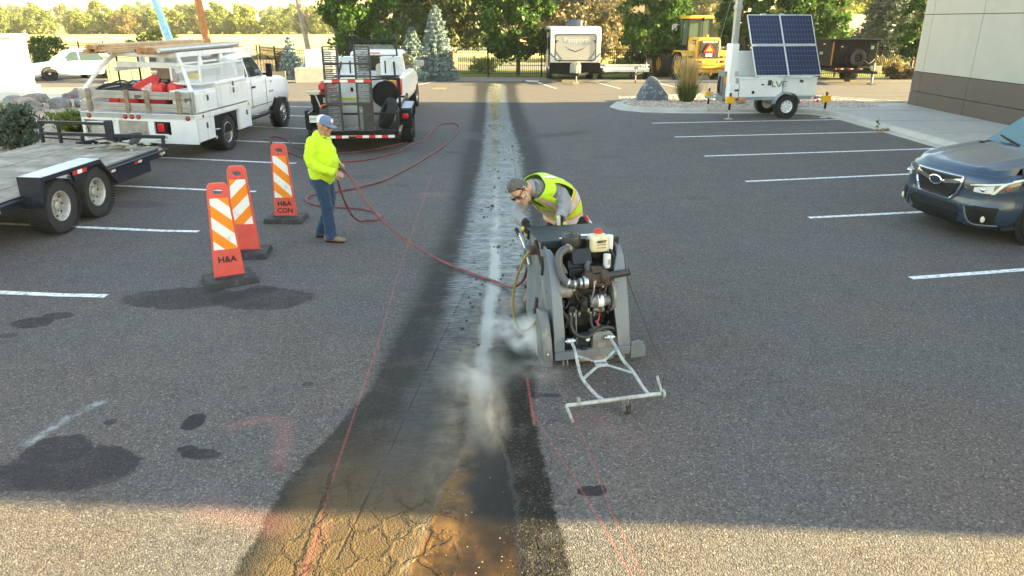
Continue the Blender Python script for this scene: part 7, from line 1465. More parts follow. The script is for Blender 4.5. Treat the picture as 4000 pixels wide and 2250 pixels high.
def blades(n, h0, h1, r0, spread, wd, seed, tip=.2):
    g = np.random.default_rng(seed); out = []
    for i in range(n):
        a, q = g.random() * 6.283, g.random() ** .5; b0 = V((r0 * q * math.cos(a), r0 * q * math.sin(a), 0)); h = g.uniform(h0, h1); le = spread * q * g.uniform(.6, 1.3); d_ = V((math.cos(a), math.sin(a), 0)); s_ = V((-math.sin(a + g.normal()), math.cos(a + g.normal()), 0)) * wd
        m_ = b0 + d_ * le * .35 + V((0, 0, h * .6)); t_ = b0 + d_ * le + V((0, 0, h)); out += [b0 - s_, b0 + s_, m_ + s_ * .8, m_ - s_ * .8, m_ - s_ * .8, m_ + s_ * .8, t_ + s_ * tip, t_ - s_ * tip]
    return np.array([tuple(p) for p in out])
t = thing('ornamental_grass', 'tall clump of feather reed grass with straw plumes on the island', 'grass clump', (6.35, 26.9, .12)); quads('blades', blades(900, .35, .85, .22, .42, .007, 1), GRN, t); quads('plumes', blades(420, 1.0, 1.62, .16, .42, .008, 2, .8), GRS, t)
for i, (x, y) in enumerate(((7.75, 26.4), (8.05, 26.0))): t = thing('grass_tuft', ('small green tuft nearest the tall grass clump', 'small straw coloured tuft further from the tall grass clump')[i], 'grass clump', (x, y, .12), 0, 'dry tufts in the island gravel'); quads('blades', blades(140, .1, .28, .12, .2, .006, 5 + i), GRS if i else GRN, t)
g = np.random.default_rng(3); PEB = [M('pebble_pink', (.46, .36, .30), .9), M('pebble_tan', (.40, .31, .25), .9), M('pebble_grey', (.26, .23, .21), .9)]
def pebbles(name, poly_fn, k, z, s0, s1, seed):
    g = np.random.default_rng(seed); mb = MB(); b = [V(p) for p in ((1, 0, 0), (-1, 0, 0), (0, 1, 0), (0, -1, 0), (0, 0, 1))]; n = 0
    while n < k:
        p = poly_fn(g)
        if p is None: continue
        s_ = g.uniform(s0, s1); r_ = g.random() * 6.28; vs = [V((q.x * s_ * math.cos(r_) - q.y * s_ * .7 * math.sin(r_), q.x * s_ * math.sin(r_) + q.y * s_ * .7 * math.cos(r_), q.z * s_ * .55)) + V((p[0], p[1], z)) for q in b]; mb.add(vs, [(0, 2, 4), (2, 1, 4), (1, 3, 4), (3, 0, 4)], int(g.integers(0, 3))); n += 1
    return tag(mb.build(name, PEB, smooth=False), kind='stuff')
pebbles('island_pebbles', lambda g: (lambda x: (x, g.uniform(max(24.8, 26.1 - (x - 4)), min(28.5 + (x - 4) * .3, 29.4) - max(0, x - 9.5) * .5)))(g.uniform(4.1, 12.6)), 5200, .12, .03, .075, 1)
t = thing('weed', 'small green weed growing out of the kerb gutter', 'plant', (10.3, 20.6, .01)); quads('leaves', leaves(np.array([[0, 0, .06], [.02, 0, .14], [-.02, 0, .2]]), np.array([.05, .05, .04]), 60, .035, seed=9), GRN, t); MB().tube([(0, 0, 0), (.01, 0, .32)], .005, 5).build('stem', GRN, t)
t = tag(quads('dead_leaves', leaves(np.array([[0, 0, .02], [.12, .02, .02], [-.1, 0, .02], [.2, .05, .01]]), np.array([.07, .06, .06, .05]), 70, .05, seed=10), leaf_mat('dead_leaf', (.22, .12, .05), (.36, .22, .10)), None, loc=(10.2, 20.15, .02)), 'heap of dry brown leaves at the kerb', 'leaf pile')
# ------------------------------------------------------------------ dark blue-grey crossover at the right
CARB = M('car_blue', (.020, .042, .078), .30, metal=.25, var=.05, vs=2, coat=.45, coatr=.06); CLAD = M('cladding', (.014, .016, .018), .55, var=.1, spec=.22); LMPG = NT('lamp_glass'); LMPG.set(col=(.55, .56, .56), rough=.08, spec=.8, coat=1.); LMPG = LMPG.m
SU = thing('crossover_car', 'dark blue crossover car with chrome framed grille parked nose out at the right', 'car', (6.03, 10.12, 0), 10.5)
# local: +x backwards along the car, y across (nose at x=0)
HWC = .905
def outline(off, n=40, L=4.5, nose=.34):
    """plan outline of the front half, from right rear round the nose to left rear"""
    w_ = HWC - off; pts = []
    for i in range(n + 1):
        u = -1 + 2 * i / n; a = abs(u); s_ = 1 if u > 0 else -1
        if a > .62: q = (a - .62) / .38; pts.append((lerp(.62, L, q), s_ * w_ * (1 if q < .8 else lerp(1, .93, (q - .8) / .2))))
        else:
            t = a / .62 * 1.5708; e = .62; yy = math.sin(t) ** .80 * w_; xx = .62 * (1 - max(0, math.cos(t)) ** .52); pts.append((off + xx * (1 - off * .2), s_ * yy))
    return pts
lv = [(.21, .12), (.25, .05), (.35, .012), (.51, .0), (.57, .012), (.61, .022), (.71, .016), (.82, .022), (.885, .036), (.92, .055), (.94, .09)]
rings = [[(x, y, z + max(0, x - .3) * (.10 if z > .7 else 0)) for x, y in outline(o)] for z, o in lv]
mb = MB(); n = len(rings[0]); vs = [p for r_ in rings for p in r_]
mb.add(vs, [(i * n + j, i * n + j + 1, (i + 1) * n + j + 1, (i + 1) * n + j) for i in range(len(rings) - 1) for j in range(n - 1)])
body = mb.build('body', CARB, SU, ang=40)
# bonnet with two creases, closing the top ring back to the scuttle
top = rings[-1]; half = [(k, p) for k, p in enumerate(top) if p[0] <= 1.45]
hood = MB(); N = 18; rows = []
def hoodz(x, y): 
    a = abs(y) / HWC; return lerp(.94, 1.15, min(1, max(0, x - .08) / 1.3) ** .72) + .030 * (1 - a * a) + .022 * math.exp(-((a - .56) / .07) ** 2) * min(1, x * 2) - .03 * math.exp(-((a - .70) / .09) ** 2) * min(1, x * 2)
ol = outline(.17); yv = [math.sin(1.5708 * (-1 + 2 * j / 28)) * (HWC - .095) for j in range(29)]
def nosex(y):
    best = min(((abs(abs(p[1]) - abs(y)), p[0]) for p in ol if p[0] < 1.6)); return best[1]
fine = outline(.09, 400); 
def nosex(y): return min((abs(p[1] - y), p[0]) for p in fine if p[0] < 1.0)[1]
for y in yv:
    x0 = nosex(y * .999); rows.append([(lerp(x0, 1.42 - .10 * (y / HWC) ** 2, q), y, hoodz(lerp(x0, 1.42, q), y) if q > 0 else .94 + max(0, x0 - .3) * .10) for q in (0, .05, .12, .22, .35, .5, .68, .86, 1)])
hood.loft(rows, False, closed=False); hood.build('bonnet', CARB, SU, ang=50)
for s_ in (-1, 1):  # wing tops
    MB().loft([[(x, s_ * (HWC - .10), hoodz(x, HWC - .10) - .004), (x, s_ * (HWC - .06), .93 + max(0, min(1.6, x) - .3) * .12), (x, s_ * (HWC - .03), .90 + max(0, min(1.6, x) - .3) * .10), (x, s_ * (HWC + .002), .80 + max(0, min(1.6, x) - .3) * .08)] for x in (.55, .7, .9, 1.1, 1.3, 1.5, 2.0, 3.0, 4.4)], False, closed=False).build('wing', CARB, SU, ang=60)
MB().box((3.0, 0, .62), (2.9, 1.66, .7)).box((3.2, 0, 1.02), (2.5, 1.62, .16)).build('tub', CARB, SU, bev=.05)
cab_ = lambda x, w0, w1, z0, z1: [(x, -w0, z0), (x, w0, z0), (x, w1, z1 - .08), (x, w1 - .12, z1), (x, -w1 + .12, z1), (x, -w1, z1 - .08)]
MB().loft([cab_(1.38, .80, .78, 1.02, 1.16), cab_(2.15, .84, .66, 1.02, 1.68), cab_(2.6, .84, .66, 1.02, 1.74), cab_(3.9, .83, .64, 1.02, 1.70), cab_(4.45, .8, .66, 1.02, 1.12)]).build('roof', CARB, SU, bev=.02)
WSG = glass('windscreen', (.06, .13, .15), .03)
MB().loft([[(1.40, -.72, 1.16), (1.40, .72, 1.16), (2.12, .58, 1.68), (2.12, -.58, 1.68)], [(1.38, -.74, 1.17), (1.38, .74, 1.17), (2.10, .60, 1.695), (2.10, -.60, 1.695)]]).build('windscreen', WSG, SU, smooth=False)
MB().box((1.36, 0, 1.145), (.20, 1.50, .02)).box((1.50, -.72, 1.17), (.16, .02, .05), (0, -25, 0)).build('scuttle', CLAD, SU, bev=.005); MB().bar((1.34, -.62, 1.18), (1.50, .05, 1.25), .022).bar((1.34, .1, 1.18), (1.50, .62, 1.25), .022).build('wiper', DKP, SU)
for s_ in (-1, 1):
    w_ = [(1.75, s_ * .835, 1.08), (3.9, s_ * .835, 1.10), (3.7, s_ * .68, 1.56), (2.25, s_ * .69, 1.56)]; MB().loft([w_, [(x, y - s_ * .02, z) for x, y, z in w_]]).build('side_window', WIN, SU, smooth=False); MB().loft([[(x, s_ * y, z) for x, y, z in q] for q in (((1.85, .86, 1.08), (1.95, .86, 1.08), (1.95, .86, 1.2), (1.85, .86, 1.2)), ((1.80, 1.06, 1.06), (1.95, 1.06, 1.06), (1.95, 1.04, 1.22), (1.82, 1.04, 1.22)))]).build('wing_mirror', CARB, SU, bev=.03)
# patches that follow the nose
def nose_pt(y, z, off):
    zs = [l[0] for l in lv]; z = min(max(z, zs[0]), zs[-1]); i = max(k for k in range(len(zs)) if zs[k] <= z + 1e-9); i = min(i, len(zs) - 2); q = (z - zs[i]) / (zs[i + 1] - zs[i]); o = lerp(lv[i][1], lv[i + 1][1], q)
    f_ = FO.setdefault(round(o, 3), outline(o, 300)); k = min(range(len(f_)), key=lambda k: abs(f_[k][1] - y) if f_[k][0] < 1.3 else 9); x = f_[k][0]
    if abs(y) > .87:
        xx = lerp(.30, .95, (abs(y) - .87) / .035); k = min((q for q in range(len(f_)) if f_[q][1] * y > 0), key=lambda q: abs(f_[q][0] - xx)); x = f_[k][0]
    a, b = f_[max(k - 2, 0)], f_[min(k + 2, len(f_) - 1)]; t = V((b[0] - a[0], b[1] - a[1])).normalized(); nn = V((-t.y, t.x)); nn = nn if nn.x < 0 or (abs(nn.x) < .05 and nn.y * y > 0) else -nn
    return V((x + nn.x * off, f_[k][1] + nn.y * off, z + max(0, x - .3) * (.10 if z > .7 else 0)))
FO = {}
def patch(name, poly, mat, par, off=.006, th=.012, n=7, ang=40, smooth=True):
    """polygon given as two chains lower/upper [(y,z)...], draped on the nose"""
    lo, hi = poly; rows = []
    def at(ch, q): t = q * (len(ch) - 1); i = min(int(t), len(ch) - 2); return lerp(ch[i][0], ch[i + 1][0], t - i), lerp(ch[i][1], ch[i + 1][1], t - i)
    K = 4
    for i in range(n + 1):
        a, b = at(lo, i / n), at(hi, i / n); rows.append([nose_pt(lerp(a[0], b[0], k / K), lerp(a[1], b[1], k / K), off) for k in range(K + 1)])
    mb = MB().loft(rows, False, closed=False); edge = [r_[0] for r_ in rows] + rows[-1][1:] + [r_[-1] for r_ in rows[::-1]][1:] + rows[0][::-1][1:-1]; inn = [p + V((th, 0, 0)) for p in edge]
    mb.loft([edge, inn], False); return mb.build(name, mat, par, ang=ang, smooth=smooth)
GR = thing_part('grille', SU, (0, 0, 0))
patch('grille_mesh', ([(-.30, .555), (.30, .555)], [(-.40, .865), (.40, .865)]), DKP, GR, .004, n=10)
for i, z in enumerate((.585, .62, .655, .69, .725, .76)):
    w_ = lerp(.31, .39, (z - .56) / .3); patch('grille_bar', ([(-w_, z - .006), (w_, z - .006)], [(-w_, z + .006), (w_, z + .006)]), CLAD, GR, .016, n=10)
def chain(pts, wd, name, mat, par, off=.02, th=.02):
    P_ = []
    for a, b in zip(pts, pts[1:]):
        for k in range(8): P_.append(nose_pt(lerp(a[0], b[0], k / 8), lerp(a[1], b[1], k / 8), off))
    P_.append(nose_pt(*pts[-1], off)); return MB().tube(P_, wd, 6).build(name, mat, par)
chain([(-.30, .555), (.30, .555), (.375, .64), (.425, .76), (.42, .87), (-.42, .87), (-.425, .76), (-.375, .64), (-.30, .555)], .019, 'chrome_surround', CHR, GR, .012)
patch('chrome_wing', ([(-.40, .79), (-.12, .735)], [(-.40, .845), (-.12, .79)]), CHR, GR, .022, n=6); patch('chrome_wing', ([(.12, .735), (.40, .79)], [(.12, .79), (.40, .845)]), CHR, GR, .022, n=6)
em = MB(); c = nose_pt(0, .765, .03); em.v = []; em.loft([[tuple(c + V((d_, a * r_ * math.cos(6.2832 * k / 24), b * r_ * math.sin(6.2832 * k / 24)))) for k in range(24)] for a, b, d_, r_ in ((.125, .068, .01, 1), (.125, .068, -.012, 1), (.11, .055, -.016, 1), (.105, .052, -.008, 1), (.01, .005, -.008, 1))]); em.build('emblem_ring', CHR, GR)
MB().loft([[tuple(c + V((d_, .10 * math.cos(6.2832 * k / 24), .048 * math.sin(6.2832 * k / 24)))) for k in range(24)] for d_ in (-.006, -.011)]).build('emblem_field', M('emblem_blue', (.012, .02, .05), .4, spec=.2), GR)
mb = MB()
for yy, zz, r_ in ((.045, .012, .026), (-.01, .016, .013), (-.035, .02, .012), (-.02, -.018, .012), (-.052, -.004, .012), (.005, -.02, .010)):
    mb.loft([[tuple(c + V((d_, yy + (r_ if k % 2 == 0 else r_ * .32) * math.cos(6.2832 * k / 8), zz + (r_ if k % 2 == 0 else r_ * .32) * .8 * math.sin(6.2832 * k / 8)))) for k in range(8)] for d_ in (-.011, -.015)])
mb.build('emblem_star', CHR, GR, smooth=False)
for s_ in (-1, 1):
    f = lambda ch: [(s_ * y, z) for y, z in ch]
    hl = patch('headlight', (f([(.47, .745), (.62, .70), (.80, .70), (.868, .75), (.888, .86)]), f([(.47, .775), (.62, .81), (.80, .84), (.868, .86), (.888, .885)])), M('lamp_dark', (.03, .032, .035), .25, coat=1.), SU, .008, n=14)
    patch('lamp_inner', (f([(.60, .715), (.70, .71), (.79, .715)]), f([(.60, .775), (.70, .80), (.79, .82)])), LMPG, hl, .012, n=8); patch('lamp_strip', (f([(.54, .785), (.70, .812), (.84, .838), (.887, .870)]), f([(.54, .80), (.70, .832), (.84, .862), (.887, .895)])), LMPG, hl, .014, n=12); patch('lamp_strip', (f([(.78, .705), (.805, .71)]), f([(.835, .85), (.855, .855)])), LMPG, hl, .015, n=4)
    patch('side_marker', (f([(.868, .77), (.873, .775)]), f([(.868, .81), (.873, .815)])), REFR, hl, .012, n=3)
    p_ = nose_pt(s_ * .70, .76, .02); MB().sph(tuple(p_), .032, 12, 8).build('projector', CHR, hl)
    fg = patch('fog_recess', (f([(.60, .30), (.66, .275), (.84, .29)]), f([(.53, .50), (.66, .535), (.86, .535)])), CLAD, SU, .010, n=10); patch('fog_pocket', (f([(.64, .31), (.82, .315)]), f([(.60, .495), (.83, .50)])), DKP, fg, .014, n=8); p_ = nose_pt(s_ * .765, .365, .02); MB().sph(tuple(p_), (.02, .035, .045), 12, 8).build('fog_lamp', M('fog_glass', (.55, .52, .42), .15), fg)
    chain([(s_ * .53, .50), (s_ * .60, .30), (s_ * .66, .272), (s_ * .84, .285)], .012, 'fog_trim', M('trim_grey', (.10, .105, .11), .4), fg, .012)
    MB().lathe([(.0, -.01), (.40, -.012), (.44, .0), (.44, .02), (0, .022)], (1.0, s_ * (HWC - .012), .36), 'y', 32).build('arch', DKP, SU); wheel('wheel', SU, (1.0, s_ * (HWC - .105), .355), .355, .225, .235, rim=M('alloy_grey', (.32, .33, .34), .35, metal=.8), holes=5, bolts=5, rz=s_ * 90, dish=.8); wheel('wheel', SU, (3.65, s_ * (HWC - .105), .355), .355, .225, .235, rim=M('alloy_grey'), holes=5, bolts=5, rz=s_ * 90, dish=.8); MB().lathe([(.0, -.01), (.40, -.012), (.44, .0), (.44, .02), (0, .022)], (3.65, s_ * (HWC - .012), .36), 'y', 32).build('arch', DKP, SU)
    MB().box((.62, s_ * (HWC - .04), .245), (.5, .06, .05)).build('air_dam', CLAD, SU, bev=.01)
patch('lower_grille', ([(-.42, .265), (.42, .265)], [(-.47, .40), (.47, .40)]), DKP, SU, .006, n=10); patch('bumper_cladding', ([(-.50, .205), (.50, .205)], [(-.48, .262), (.48, .262)]), CLAD, SU, .012, n=10); patch('bumper_cladding', ([(-.52, .405), (.52, .405)], [(-.40, .50), (.40, .50)]), CLAD, SU, .008, n=10)
# ------------------------------------------------------------------ cars parked far left
def saloon(name, label, cat, loc, rz, paint, L=4.9, W=1.86, H_=1.50, group=None, tall=0, bar=False):
    """local: nose at -y; lofted body, glass house, lamps, wheels"""
    t = thing(name, label, cat, loc, rz, group); h = W / 2; b = .82 + tall
    def sec(y, w_, z0, z1): return [(-w_ + .08, y, z0), (w_ - .08, y, z0), (w_, y, z0 + .15), (w_ + .01, y, (z0 + z1) / 2 + .08), (w_ - .03, y, z1 - .05), (w_ - .14, y, z1), (-w_ + .14, y, z1), (-w_ + .03, y, z1 - .05), (-w_ - .01, y, (z0 + z1) / 2 + .08), (-w_, y, z0 + .15)]
    MB().loft([sec(0, h - .28, .32, b - .22), sec(.07, h - .16, .24, b - .13), sec(.3, h - .05, .22, b - .06), sec(.9, h, .22, b + .02), sec(1.45, h, .24, b + .08), sec(L * .72, h, .24, b + .12), sec(L - .5, h - .03, .25, b + .12), sec(L - .08, h - .12, .3, b + .04), sec(L, h - .22, .36, b - .1)]).build('body', paint, t, ang=50)
    g = lambda y, w0, w1, z1: [(-w0, y, b), (w0, y, b), (w1, y, z1 - .06), (w1 - .1, y, z1), (-w1 + .1, y, z1), (-w1, y, z1 - .06)]
    MB().loft([g(1.25, h - .12, h - .16, b + .10), g(1.25 + .85, h - .1, h - .30, H_ - .04), g(2.5, h - .1, h - .30, H_), g(L - 1.5, h - .1, h - .3, H_ - .02), g(L - .65, h - .12, h - .2, b + .14)]).build('roof', paint, t, ang=50)
    MB().loft([[(x, y, z) for x, y, z in ((-h + .22, 1.36, b + .15), (h - .22, 1.36, b + .15), (h - .38, 2.03, H_ - .08), (-h + .38, 2.03, H_ - .08))], [(x, y - .03, z + .012) for x, y, z in ((-h + .22, 1.36, b + .15), (h - .22, 1.36, b + .15), (h - .38, 2.03, H_ - .08), (-h + .38, 2.03, H_ - .08))]]).build('windscreen', WSG, t, smooth=False)
    for s_ in (-1, 1):
        for a, c in (((1.62, 2.42), (2.12, 2.42)), ((2.50, L - 1.25), (2.50, L - 1.6))):
            w_ = [(s_ * (h - .105), a[0], b + .10), (s_ * (h - .105), a[1], b + .12), (s_ * (h - .275), c[1], H_ - .12), (s_ * (h - .275), c[0], H_ - .12)]; MB().loft([w_, [(x + s_ * .02, y, z) for x, y, z in w_]]).build('side_window', WIN, t, smooth=False)
        MB().box((s_ * (h + .09), 1.75, b + .17), (.2, .12, .14)).build('wing_mirror', paint, t, bev=.04); MB().loft([[(s_ * (h - .24), .07, b - .20), (s_ * (h - .06), .32, b - .19), (s_ * (h - .06), .36, b - .10), (s_ * (h - .28), .10, b - .11)], [(s_ * (h - .24), .03, b - .20), (s_ * (h - .04), .26, b - .19), (s_ * (h - .05), .32, b - .07), (s_ * (h - .28), .05, b - .09)]]).build('headlight', LMPG, t)
        for yy in (.98, L - 1.02):
            MB().lathe([(.0, -.01), (.35, -.012), (.375, .0), (0, .004)], (s_ * (h + .006), yy, .34), 'x', 24).build('arch', DKP, t); wheel('wheel', t, (s_ * (h - .09), yy, .33), .33, .21, .21, rim=STEEL, holes=5, bolts=0, side=s_, n=22, dish=.7)
    MB().box((0, .05, b - .24), (W * .52, .06, .17)).build('grille', DKP, t, bev=.03)
    for k in range(3): MB().box((0, .015, b - .30 + .055 * k), (W * .48, .02, .014)).build('grille_bar', CHR, t)
    MB().box((0, .05, .42), (W * .6, .05, .10)).box((0, .04, .28), (W * .8, .05, .06)).build('lower_grille', DKP, t, bev=.02); MB().box((0, .02, .46), (.32, .02, .15)).build('licence_plate', PLATE, t)
    if bar: MB().box((0, 2.4, H_ + .05), (1.1, .26, .09)).build('roof_bar', M('bar_grey', (.35, .35, .34), .4), t, bev=.03)
    return t
saloon('white_sedan', 'white sedan with a dark roof bar seen from its front corner', 'car', (-24.9, 38.3, 0), -52, WHT, bar=True)
saloon('white_sedan', 'white sedan facing the lot with its black grille beside the green box', 'car', (-21.9, 39.8, 0), 24, WHT)
saloon('white_suv', 'tall white truck nose half hidden by the white building', 'truck', (-24.1, 35.4, .0), 62, WHT, L=5.4, W=2.0, H_=1.95, tall=.34)
saloon('jeep', 'dark red off road car behind the warehouse corner', 'car', (22.6, 38.2, 0), -62, M('maroon_paint', (.06, .015, .014), .3, coat=.6), L=4.2, W=1.85, H_=1.8, tall=.25)
# green utility box
t = thing('utility_box', 'pale green utility cabinet on the far side of the lane', 'utility box', (-19.2, 37.6, 0), 24); GB = M('box_green', (.17, .22, .14), .5, var=.05); MB().box((0, 0, .62), (1.9, 1.5, 1.20)).build('cabinet', GB, t, bev=.03); MB().box((0, 0, 1.24), (2.0, 1.6, .07)).build('lid', GB, t, bev=.02); MB().box((0, 0, .03), (2.2, 1.8, .07)).build('pad', CONC2, t); MB().box((-.35, -.76, .62), (.9, .02, 1.0)).box((.5, -.76, .62), (.7, .02, 1.0)).build('door', GB, t, bev=.005)
# white building corner at the left edge
wb = thing('white_building', 'bright white building corner at the left edge of the lot', 'building', (-18.6, 28.0, 0)); WST = M('white_stucco', (.80, .79, .76), .85, var=.03, bump=.3, bs=60)
MB().box((-5.3, .5, 3.2), (8.4, 1.0, 6.4)).build('wall', WST, wb); MB().box((-.45, .35, 1.15), (1.3, .9, 2.3)).box((-.45, .35, 2.35), (1.45, 1.05, .14)).build('pier', WST, wb, bev=.02); MB().box((-.45, .35, .28), (1.5, 1.1, .56)).build('plinth', WST, wb, bev=.02); MB().box((-2.6, -.08, .8), (2.6, .3, 1.6)).box((-2.6, -.1, .3), (2.8, .4, .6)).build('base_panel', WST, wb, bev=.02); MB().box((-5.3, .5, 6.45), (8.6, 1.2, .25)).build('parapet', WST, wb, bev=.02)
tag(MB().box((-17.4, 25.9, .34), (5.4, 2.6, .12)).build('concrete_slab', CONC2, bev=.02), 'low pale concrete slab in front of the white building', 'slab')
# landscape boulders, each its own
RK = [M('rock_grey', (.16, .155, .15), .9, var=.35, vs=4, bump=.8, bs=12, bd=.03), M('rock_pink', (.30, .21, .17), .9, var=.3, vs=4, bump=.8, bs=12, bd=.03), M('rock_purple', (.13, .10, .11), .9, var=.35, vs=4, bump=.8, bs=12, bd=.03), M('rock_tan', (.34, .25, .15), .9, var=.3, vs=4, bump=.8, bs=12, bd=.03)]
for i, (x, y, r_, k) in enumerate([(-15.9, 24.6, .42, 0), (-15.3, 23.4, .34, 1), (-14.9, 25.4, .4, 2), (-14.2, 23.2, .36, 0), (-14.2, 25.6, .4, 3), (-13.6, 23.6, .34, 0), (-13.6, 25.2, .38, 2), (-14.0, 26.4, .45, 0), (-13.5, 26.6, .42, 3), (-15.2, 26.4, .4, 1), (-16.2, 24.1, .3, 0), (-13.0, 22.9, .34, 1), (-14.6, 22.4, .32, 0), (-15.7, 22.6, .26, 3), (-12.9, 24.0, .3, 2), (-13.1, 25.9, .36, 0)]):
    boulder((x, y, .30 + r_ * .25), r_, RK[k], ('grey', 'pinkish', 'dark purple', 'tan')[k] + ' landscape boulder in the rock heap behind the service truck', 30 + i, 2, (1.2, .9, .72), 'landscape_rock')['group'] = 'landscape boulders at left'
pebbles('bed_gravel', lambda g: (g.uniform(-17, -10), g.uniform(14, 28)), 2600, .30, .03, .09, 4)
# pale blue boom lift behind the truck rack
bl = thing('boom_lift', 'pale blue boom arm raised beyond the fence', 'boom lift', (-21.9, 49.0, 0), 0); BLU = M('boom_blue', (.20, .46, .66), .4, coat=.3)
MB().bar((0, 0, 1.2), (-1.0, 0, 5.4), .34, .40, up=(0, 1, 0)).build('boom', BLU, bl, bev=.03); MB().bar((-.32, -.05, 1.4), (-.62, -.05, 2.9), .14, .14, up=(0, 1, 0)).build('lift_cylinder', WHITEP, bl); MB().box((.45, 0, 1.25), (.9, .6, .75)).build('turret', BLU, bl, bev=.04); MB().box((.1, 0, 1.0), (.35, .5, .5)).build('knuckle', DKP, bl, bev=.03); MB().box((0, 0, .6), (2.2, 1.8, .5)).build('chassis', M('boom_white', (.6, .62, .63), .5), bl, bev=.04)
for sx in (-1, 1):
    for yy in (-.75, .75): wheel('wheel', bl, (sx * .95, yy, .4), .4, .3, .2, rim=WHITEP, holes=0, bolts=0, n=20, side=sx)
# loose bits on the asphalt
tag(MB().box((-3.28, 33.4, .02), (.62, .09, .04)).build('wood_scrap', M('pale_wood'), rz=0), 'short wooden scrap lying on the sunlit lane', 'wood scrap')
tag(MB().box((1.02, 37.7, .02), (.62, .35, .03), (0, 2, 8)).build('paper_sheet', M('paper', (.75, .74, .70), .8)), 'flat white sheet lying by the kerb below the camper', 'sheet')
# ------------------------------------------------------------------ hoses
HOSE = M('red_hose', (.16, .035, .035), .55, var=.3, vs=5, dirt=((.20, .14, .13), .3, 7)); HOSEF = M('faded_hose', (.22, .085, .085), .6, var=.2, vs=5)
zt = .018
c1 = [(-2.62, 18.9), (-2.63, 18.54), (-2.66, 18.16), (-2.85, 17.79), (-3.08, 17.43), (-3.24, 17.06), (-3.63, 16.76), (-4.01, 16.6), (-4.5, 16.7), (-4.92, 17.11), (-5.27, 17.5), (-5.69, 18.41), (-6.11, 18.89), (-6.28, 18.78), (-6.26, 18.52), (-6.03, 18.1), (-5.5, 17.2), (-4.6, 16.0), (-3.67, 15.56), (-3.35, 15.63), (-3.09, 15.92), (-2.85, 16.37), (-2.65, 16.68), (-2.57, 17.26), (-2.5, 17.79), (-2.27, 18.34), (-2.24, 19.14), (-2.19, 20.23), (-2.12, 21.4), (-1.82, 21.75), (-1.61, 21.5), (-1.51, 20.95), (-1.5, 19.78), (-1.6, 18.34), (-1.71, 17.26), (-1.9, 16.14), (-2.05, 15.22), (-2.24, 14.41), (-2.44, 13.59), (-2.62, 13.23), (-2.85, 12.89), (-3.16, 12.57), (-3.4, 12.42), (-3.52, 12.29), (-3.52, 12.07), (-3.42, 11.83), (-3.22, 11.62), (-2.91, 11.49), (-2.59, 11.42), (-2.3, 11.27), (-2.11, 11.04), (-2.04, 10.82), (-2.10, 10.66), (-2.22, 10.66)]
pts = [(x, y, zt + (.03 if y > 18.4 and x > -2.7 and x < -2.55 else 0) + lotz(x, y)) for x, y in c1]
up = [(-2.30, 10.5, .05), (-2.36, 10.3, .2), (-2.40, 10.1, .45), (-2.42, 9.93, .72), (-2.40, 9.80, .93), (-2.33, 9.70, .99), (-2.22, 9.60, .955), (-2.12, 9.50, .86), (-1.98, 9.40, .66), (-1.75, 9.25, .42), (-1.45, 9.05, .23), (-1.1, 8.75, .10), (-.75, 8.45, .03), (-.45, 8.15, .02), (-.2, 7.9, .02), (.0, 7.62, .05), (.12, 7.3, .25), (.16, 7.0, .5), (.21, 6.75, .62)]
tag(MB().tube(crv(pts + up, 5), .0155, 8).build('water_hose', HOSE), 'long dark red water hose snaking from the utility trailer through the hands to the saw', 'hose')
# lumps of cut sludge scattered along the wet run
g = np.random.default_rng(21); mb = MB(); CLOD = M('sludge_clod', (.045, .036, .033), .6, var=.3, vs=20)
for i in range(85):
    y = 6.0 + 16 * g.random() ** 1.3; x = np.interp(y, [6, 10, 16, 24], [-.25, -.15, -.28, -.5]) + g.normal() * .22; s_ = g.uniform(.009, .021) * (1.7 if g.random() < .12 else 1) * (1 + y * .02)
    a = g.random() * 6.28; o = [V((s_ * math.cos(a + k * 1.047) * g.uniform(.6, 1.2), s_ * 1.1 * math.sin(a + k * 1.047) * g.uniform(.6, 1.2), 0)) for k in range(6)]; tp = [p * g.uniform(.35, .7) + V((0, 0, s_ * g.uniform(.5, .9))) for p in o]; mb.loft([[p + V((x, y, .002)) for p in o], [p + V((x, y, .002)) for p in tp]])
tag(mb.build('sludge_clods', CLOD, smooth=False), kind='stuff')
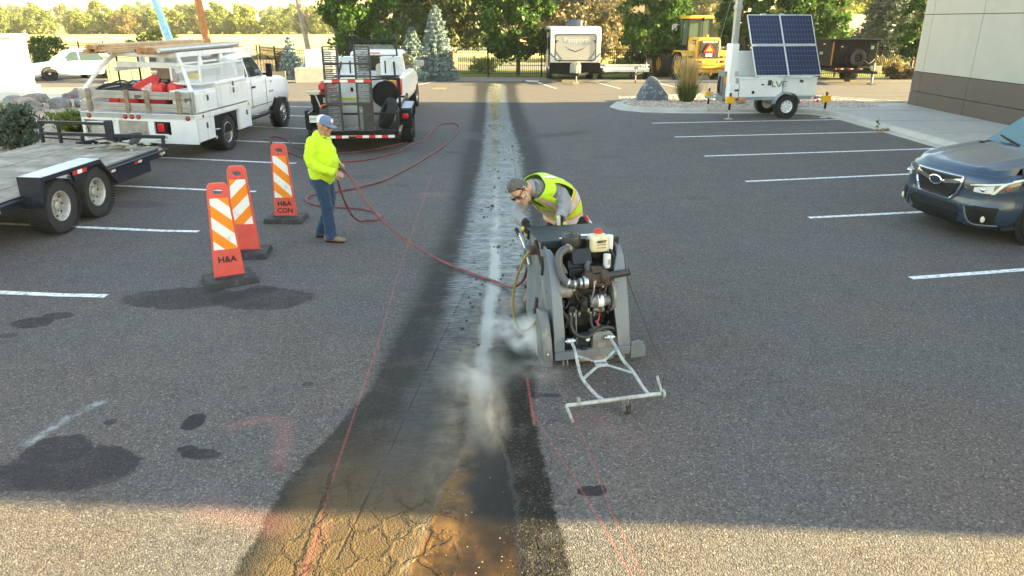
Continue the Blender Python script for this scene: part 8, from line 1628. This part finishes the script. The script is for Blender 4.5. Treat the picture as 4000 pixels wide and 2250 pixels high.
# ------------------------------------------------------------------ spray and dust drifting off the blade
def puff(name, loc, dim, rz, dens, col, sc, seed, label=None):
    m = bpy.data.materials.new(name); m.use_nodes = True; t = m.node_tree; t.nodes.clear(); o = t.nodes.new('ShaderNodeOutputMaterial'); v = t.nodes.new('ShaderNodeVolumePrincipled'); v.inputs['Color'].default_value = (*col, 1); v.inputs['Anisotropy'].default_value = .2
    tc = t.nodes.new('ShaderNodeTexCoord'); ln = t.nodes.new('ShaderNodeVectorMath'); ln.operation = 'LENGTH'; t.links.new(tc.outputs['Object'], ln.inputs[0]); r_ = E(t, ln.outputs['Value'])
    nz = t.nodes.new('ShaderNodeTexNoise'); nz.inputs['Scale'].default_value = sc; nz.inputs['Detail'].default_value = 4; nz.inputs['Roughness'].default_value = .6; nz.inputs['Distortion'].default_value = .5
    mp = t.nodes.new('ShaderNodeMapping'); mp.inputs[1].default_value = (seed, seed * 2.3, 0); t.links.new(tc.outputs['Object'], mp.inputs[0]); t.links.new(mp.outputs[0], nz.inputs['Vector'])
    d_ = (1 - r_).cl().pw(1.4) * E(t, nz.outputs['Fac']).ss(.36, .68) * dens; t.links.new(d_.o, v.inputs['Density']); t.links.new(v.outputs[0], o.inputs['Volume'])
    ob = MB().sph((0, 0, 0), 1, 20, 12).build(name, m, None, loc, rz); ob.scale = dim; return tag(ob, kind='stuff')
puff('spray_mist', (.20, 6.05, .16), (.30, .34, .20), 20, 30, (.99, .995, 1), 2.0, 1.3)
puff('spray_mist', (-.08, 6.35, .12), (.26, .26, .14), 0, 14, (.985, .99, .995), 2.0, 4.3)
puff('dust_haze', (.0, 7.0, .10), (.22, .2, .12), 30, 8, (.78, .68, .56), 2.2, 7.1)
puff('spray_mist', (-.30, 5.45, .08), (.42, .62, .12), 10, 4, (.98, .98, .98), 1.6, 2.2)
puff('dust_haze', (-.17, 4.85, .06), (.20, .62, .09), 4, 9, (.95, .84, .72), 1.7, 5.2)
puff('spray_mist', (.22, 5.55, .06), (.34, .3, .10), 0, 4, (.98, .98, .98), 1.8, 9.0)

hz = bpy.data.materials.new('haze'); hz.use_nodes = True; t = hz.node_tree; t.nodes.clear(); o = t.nodes.new('ShaderNodeOutputMaterial'); v = t.nodes.new('ShaderNodeVolumePrincipled')
v.inputs['Color'].default_value = (.97, .96, .93, 1); v.inputs['Density'].default_value = .00028; v.inputs['Anisotropy'].default_value = .3; t.links.new(v.outputs[0], o.inputs['Volume'])
tag(MB().box((0, 1680, 6.4), (5200, 3600, 15.2)).build('haze', hz, smooth=False), kind='stuff')
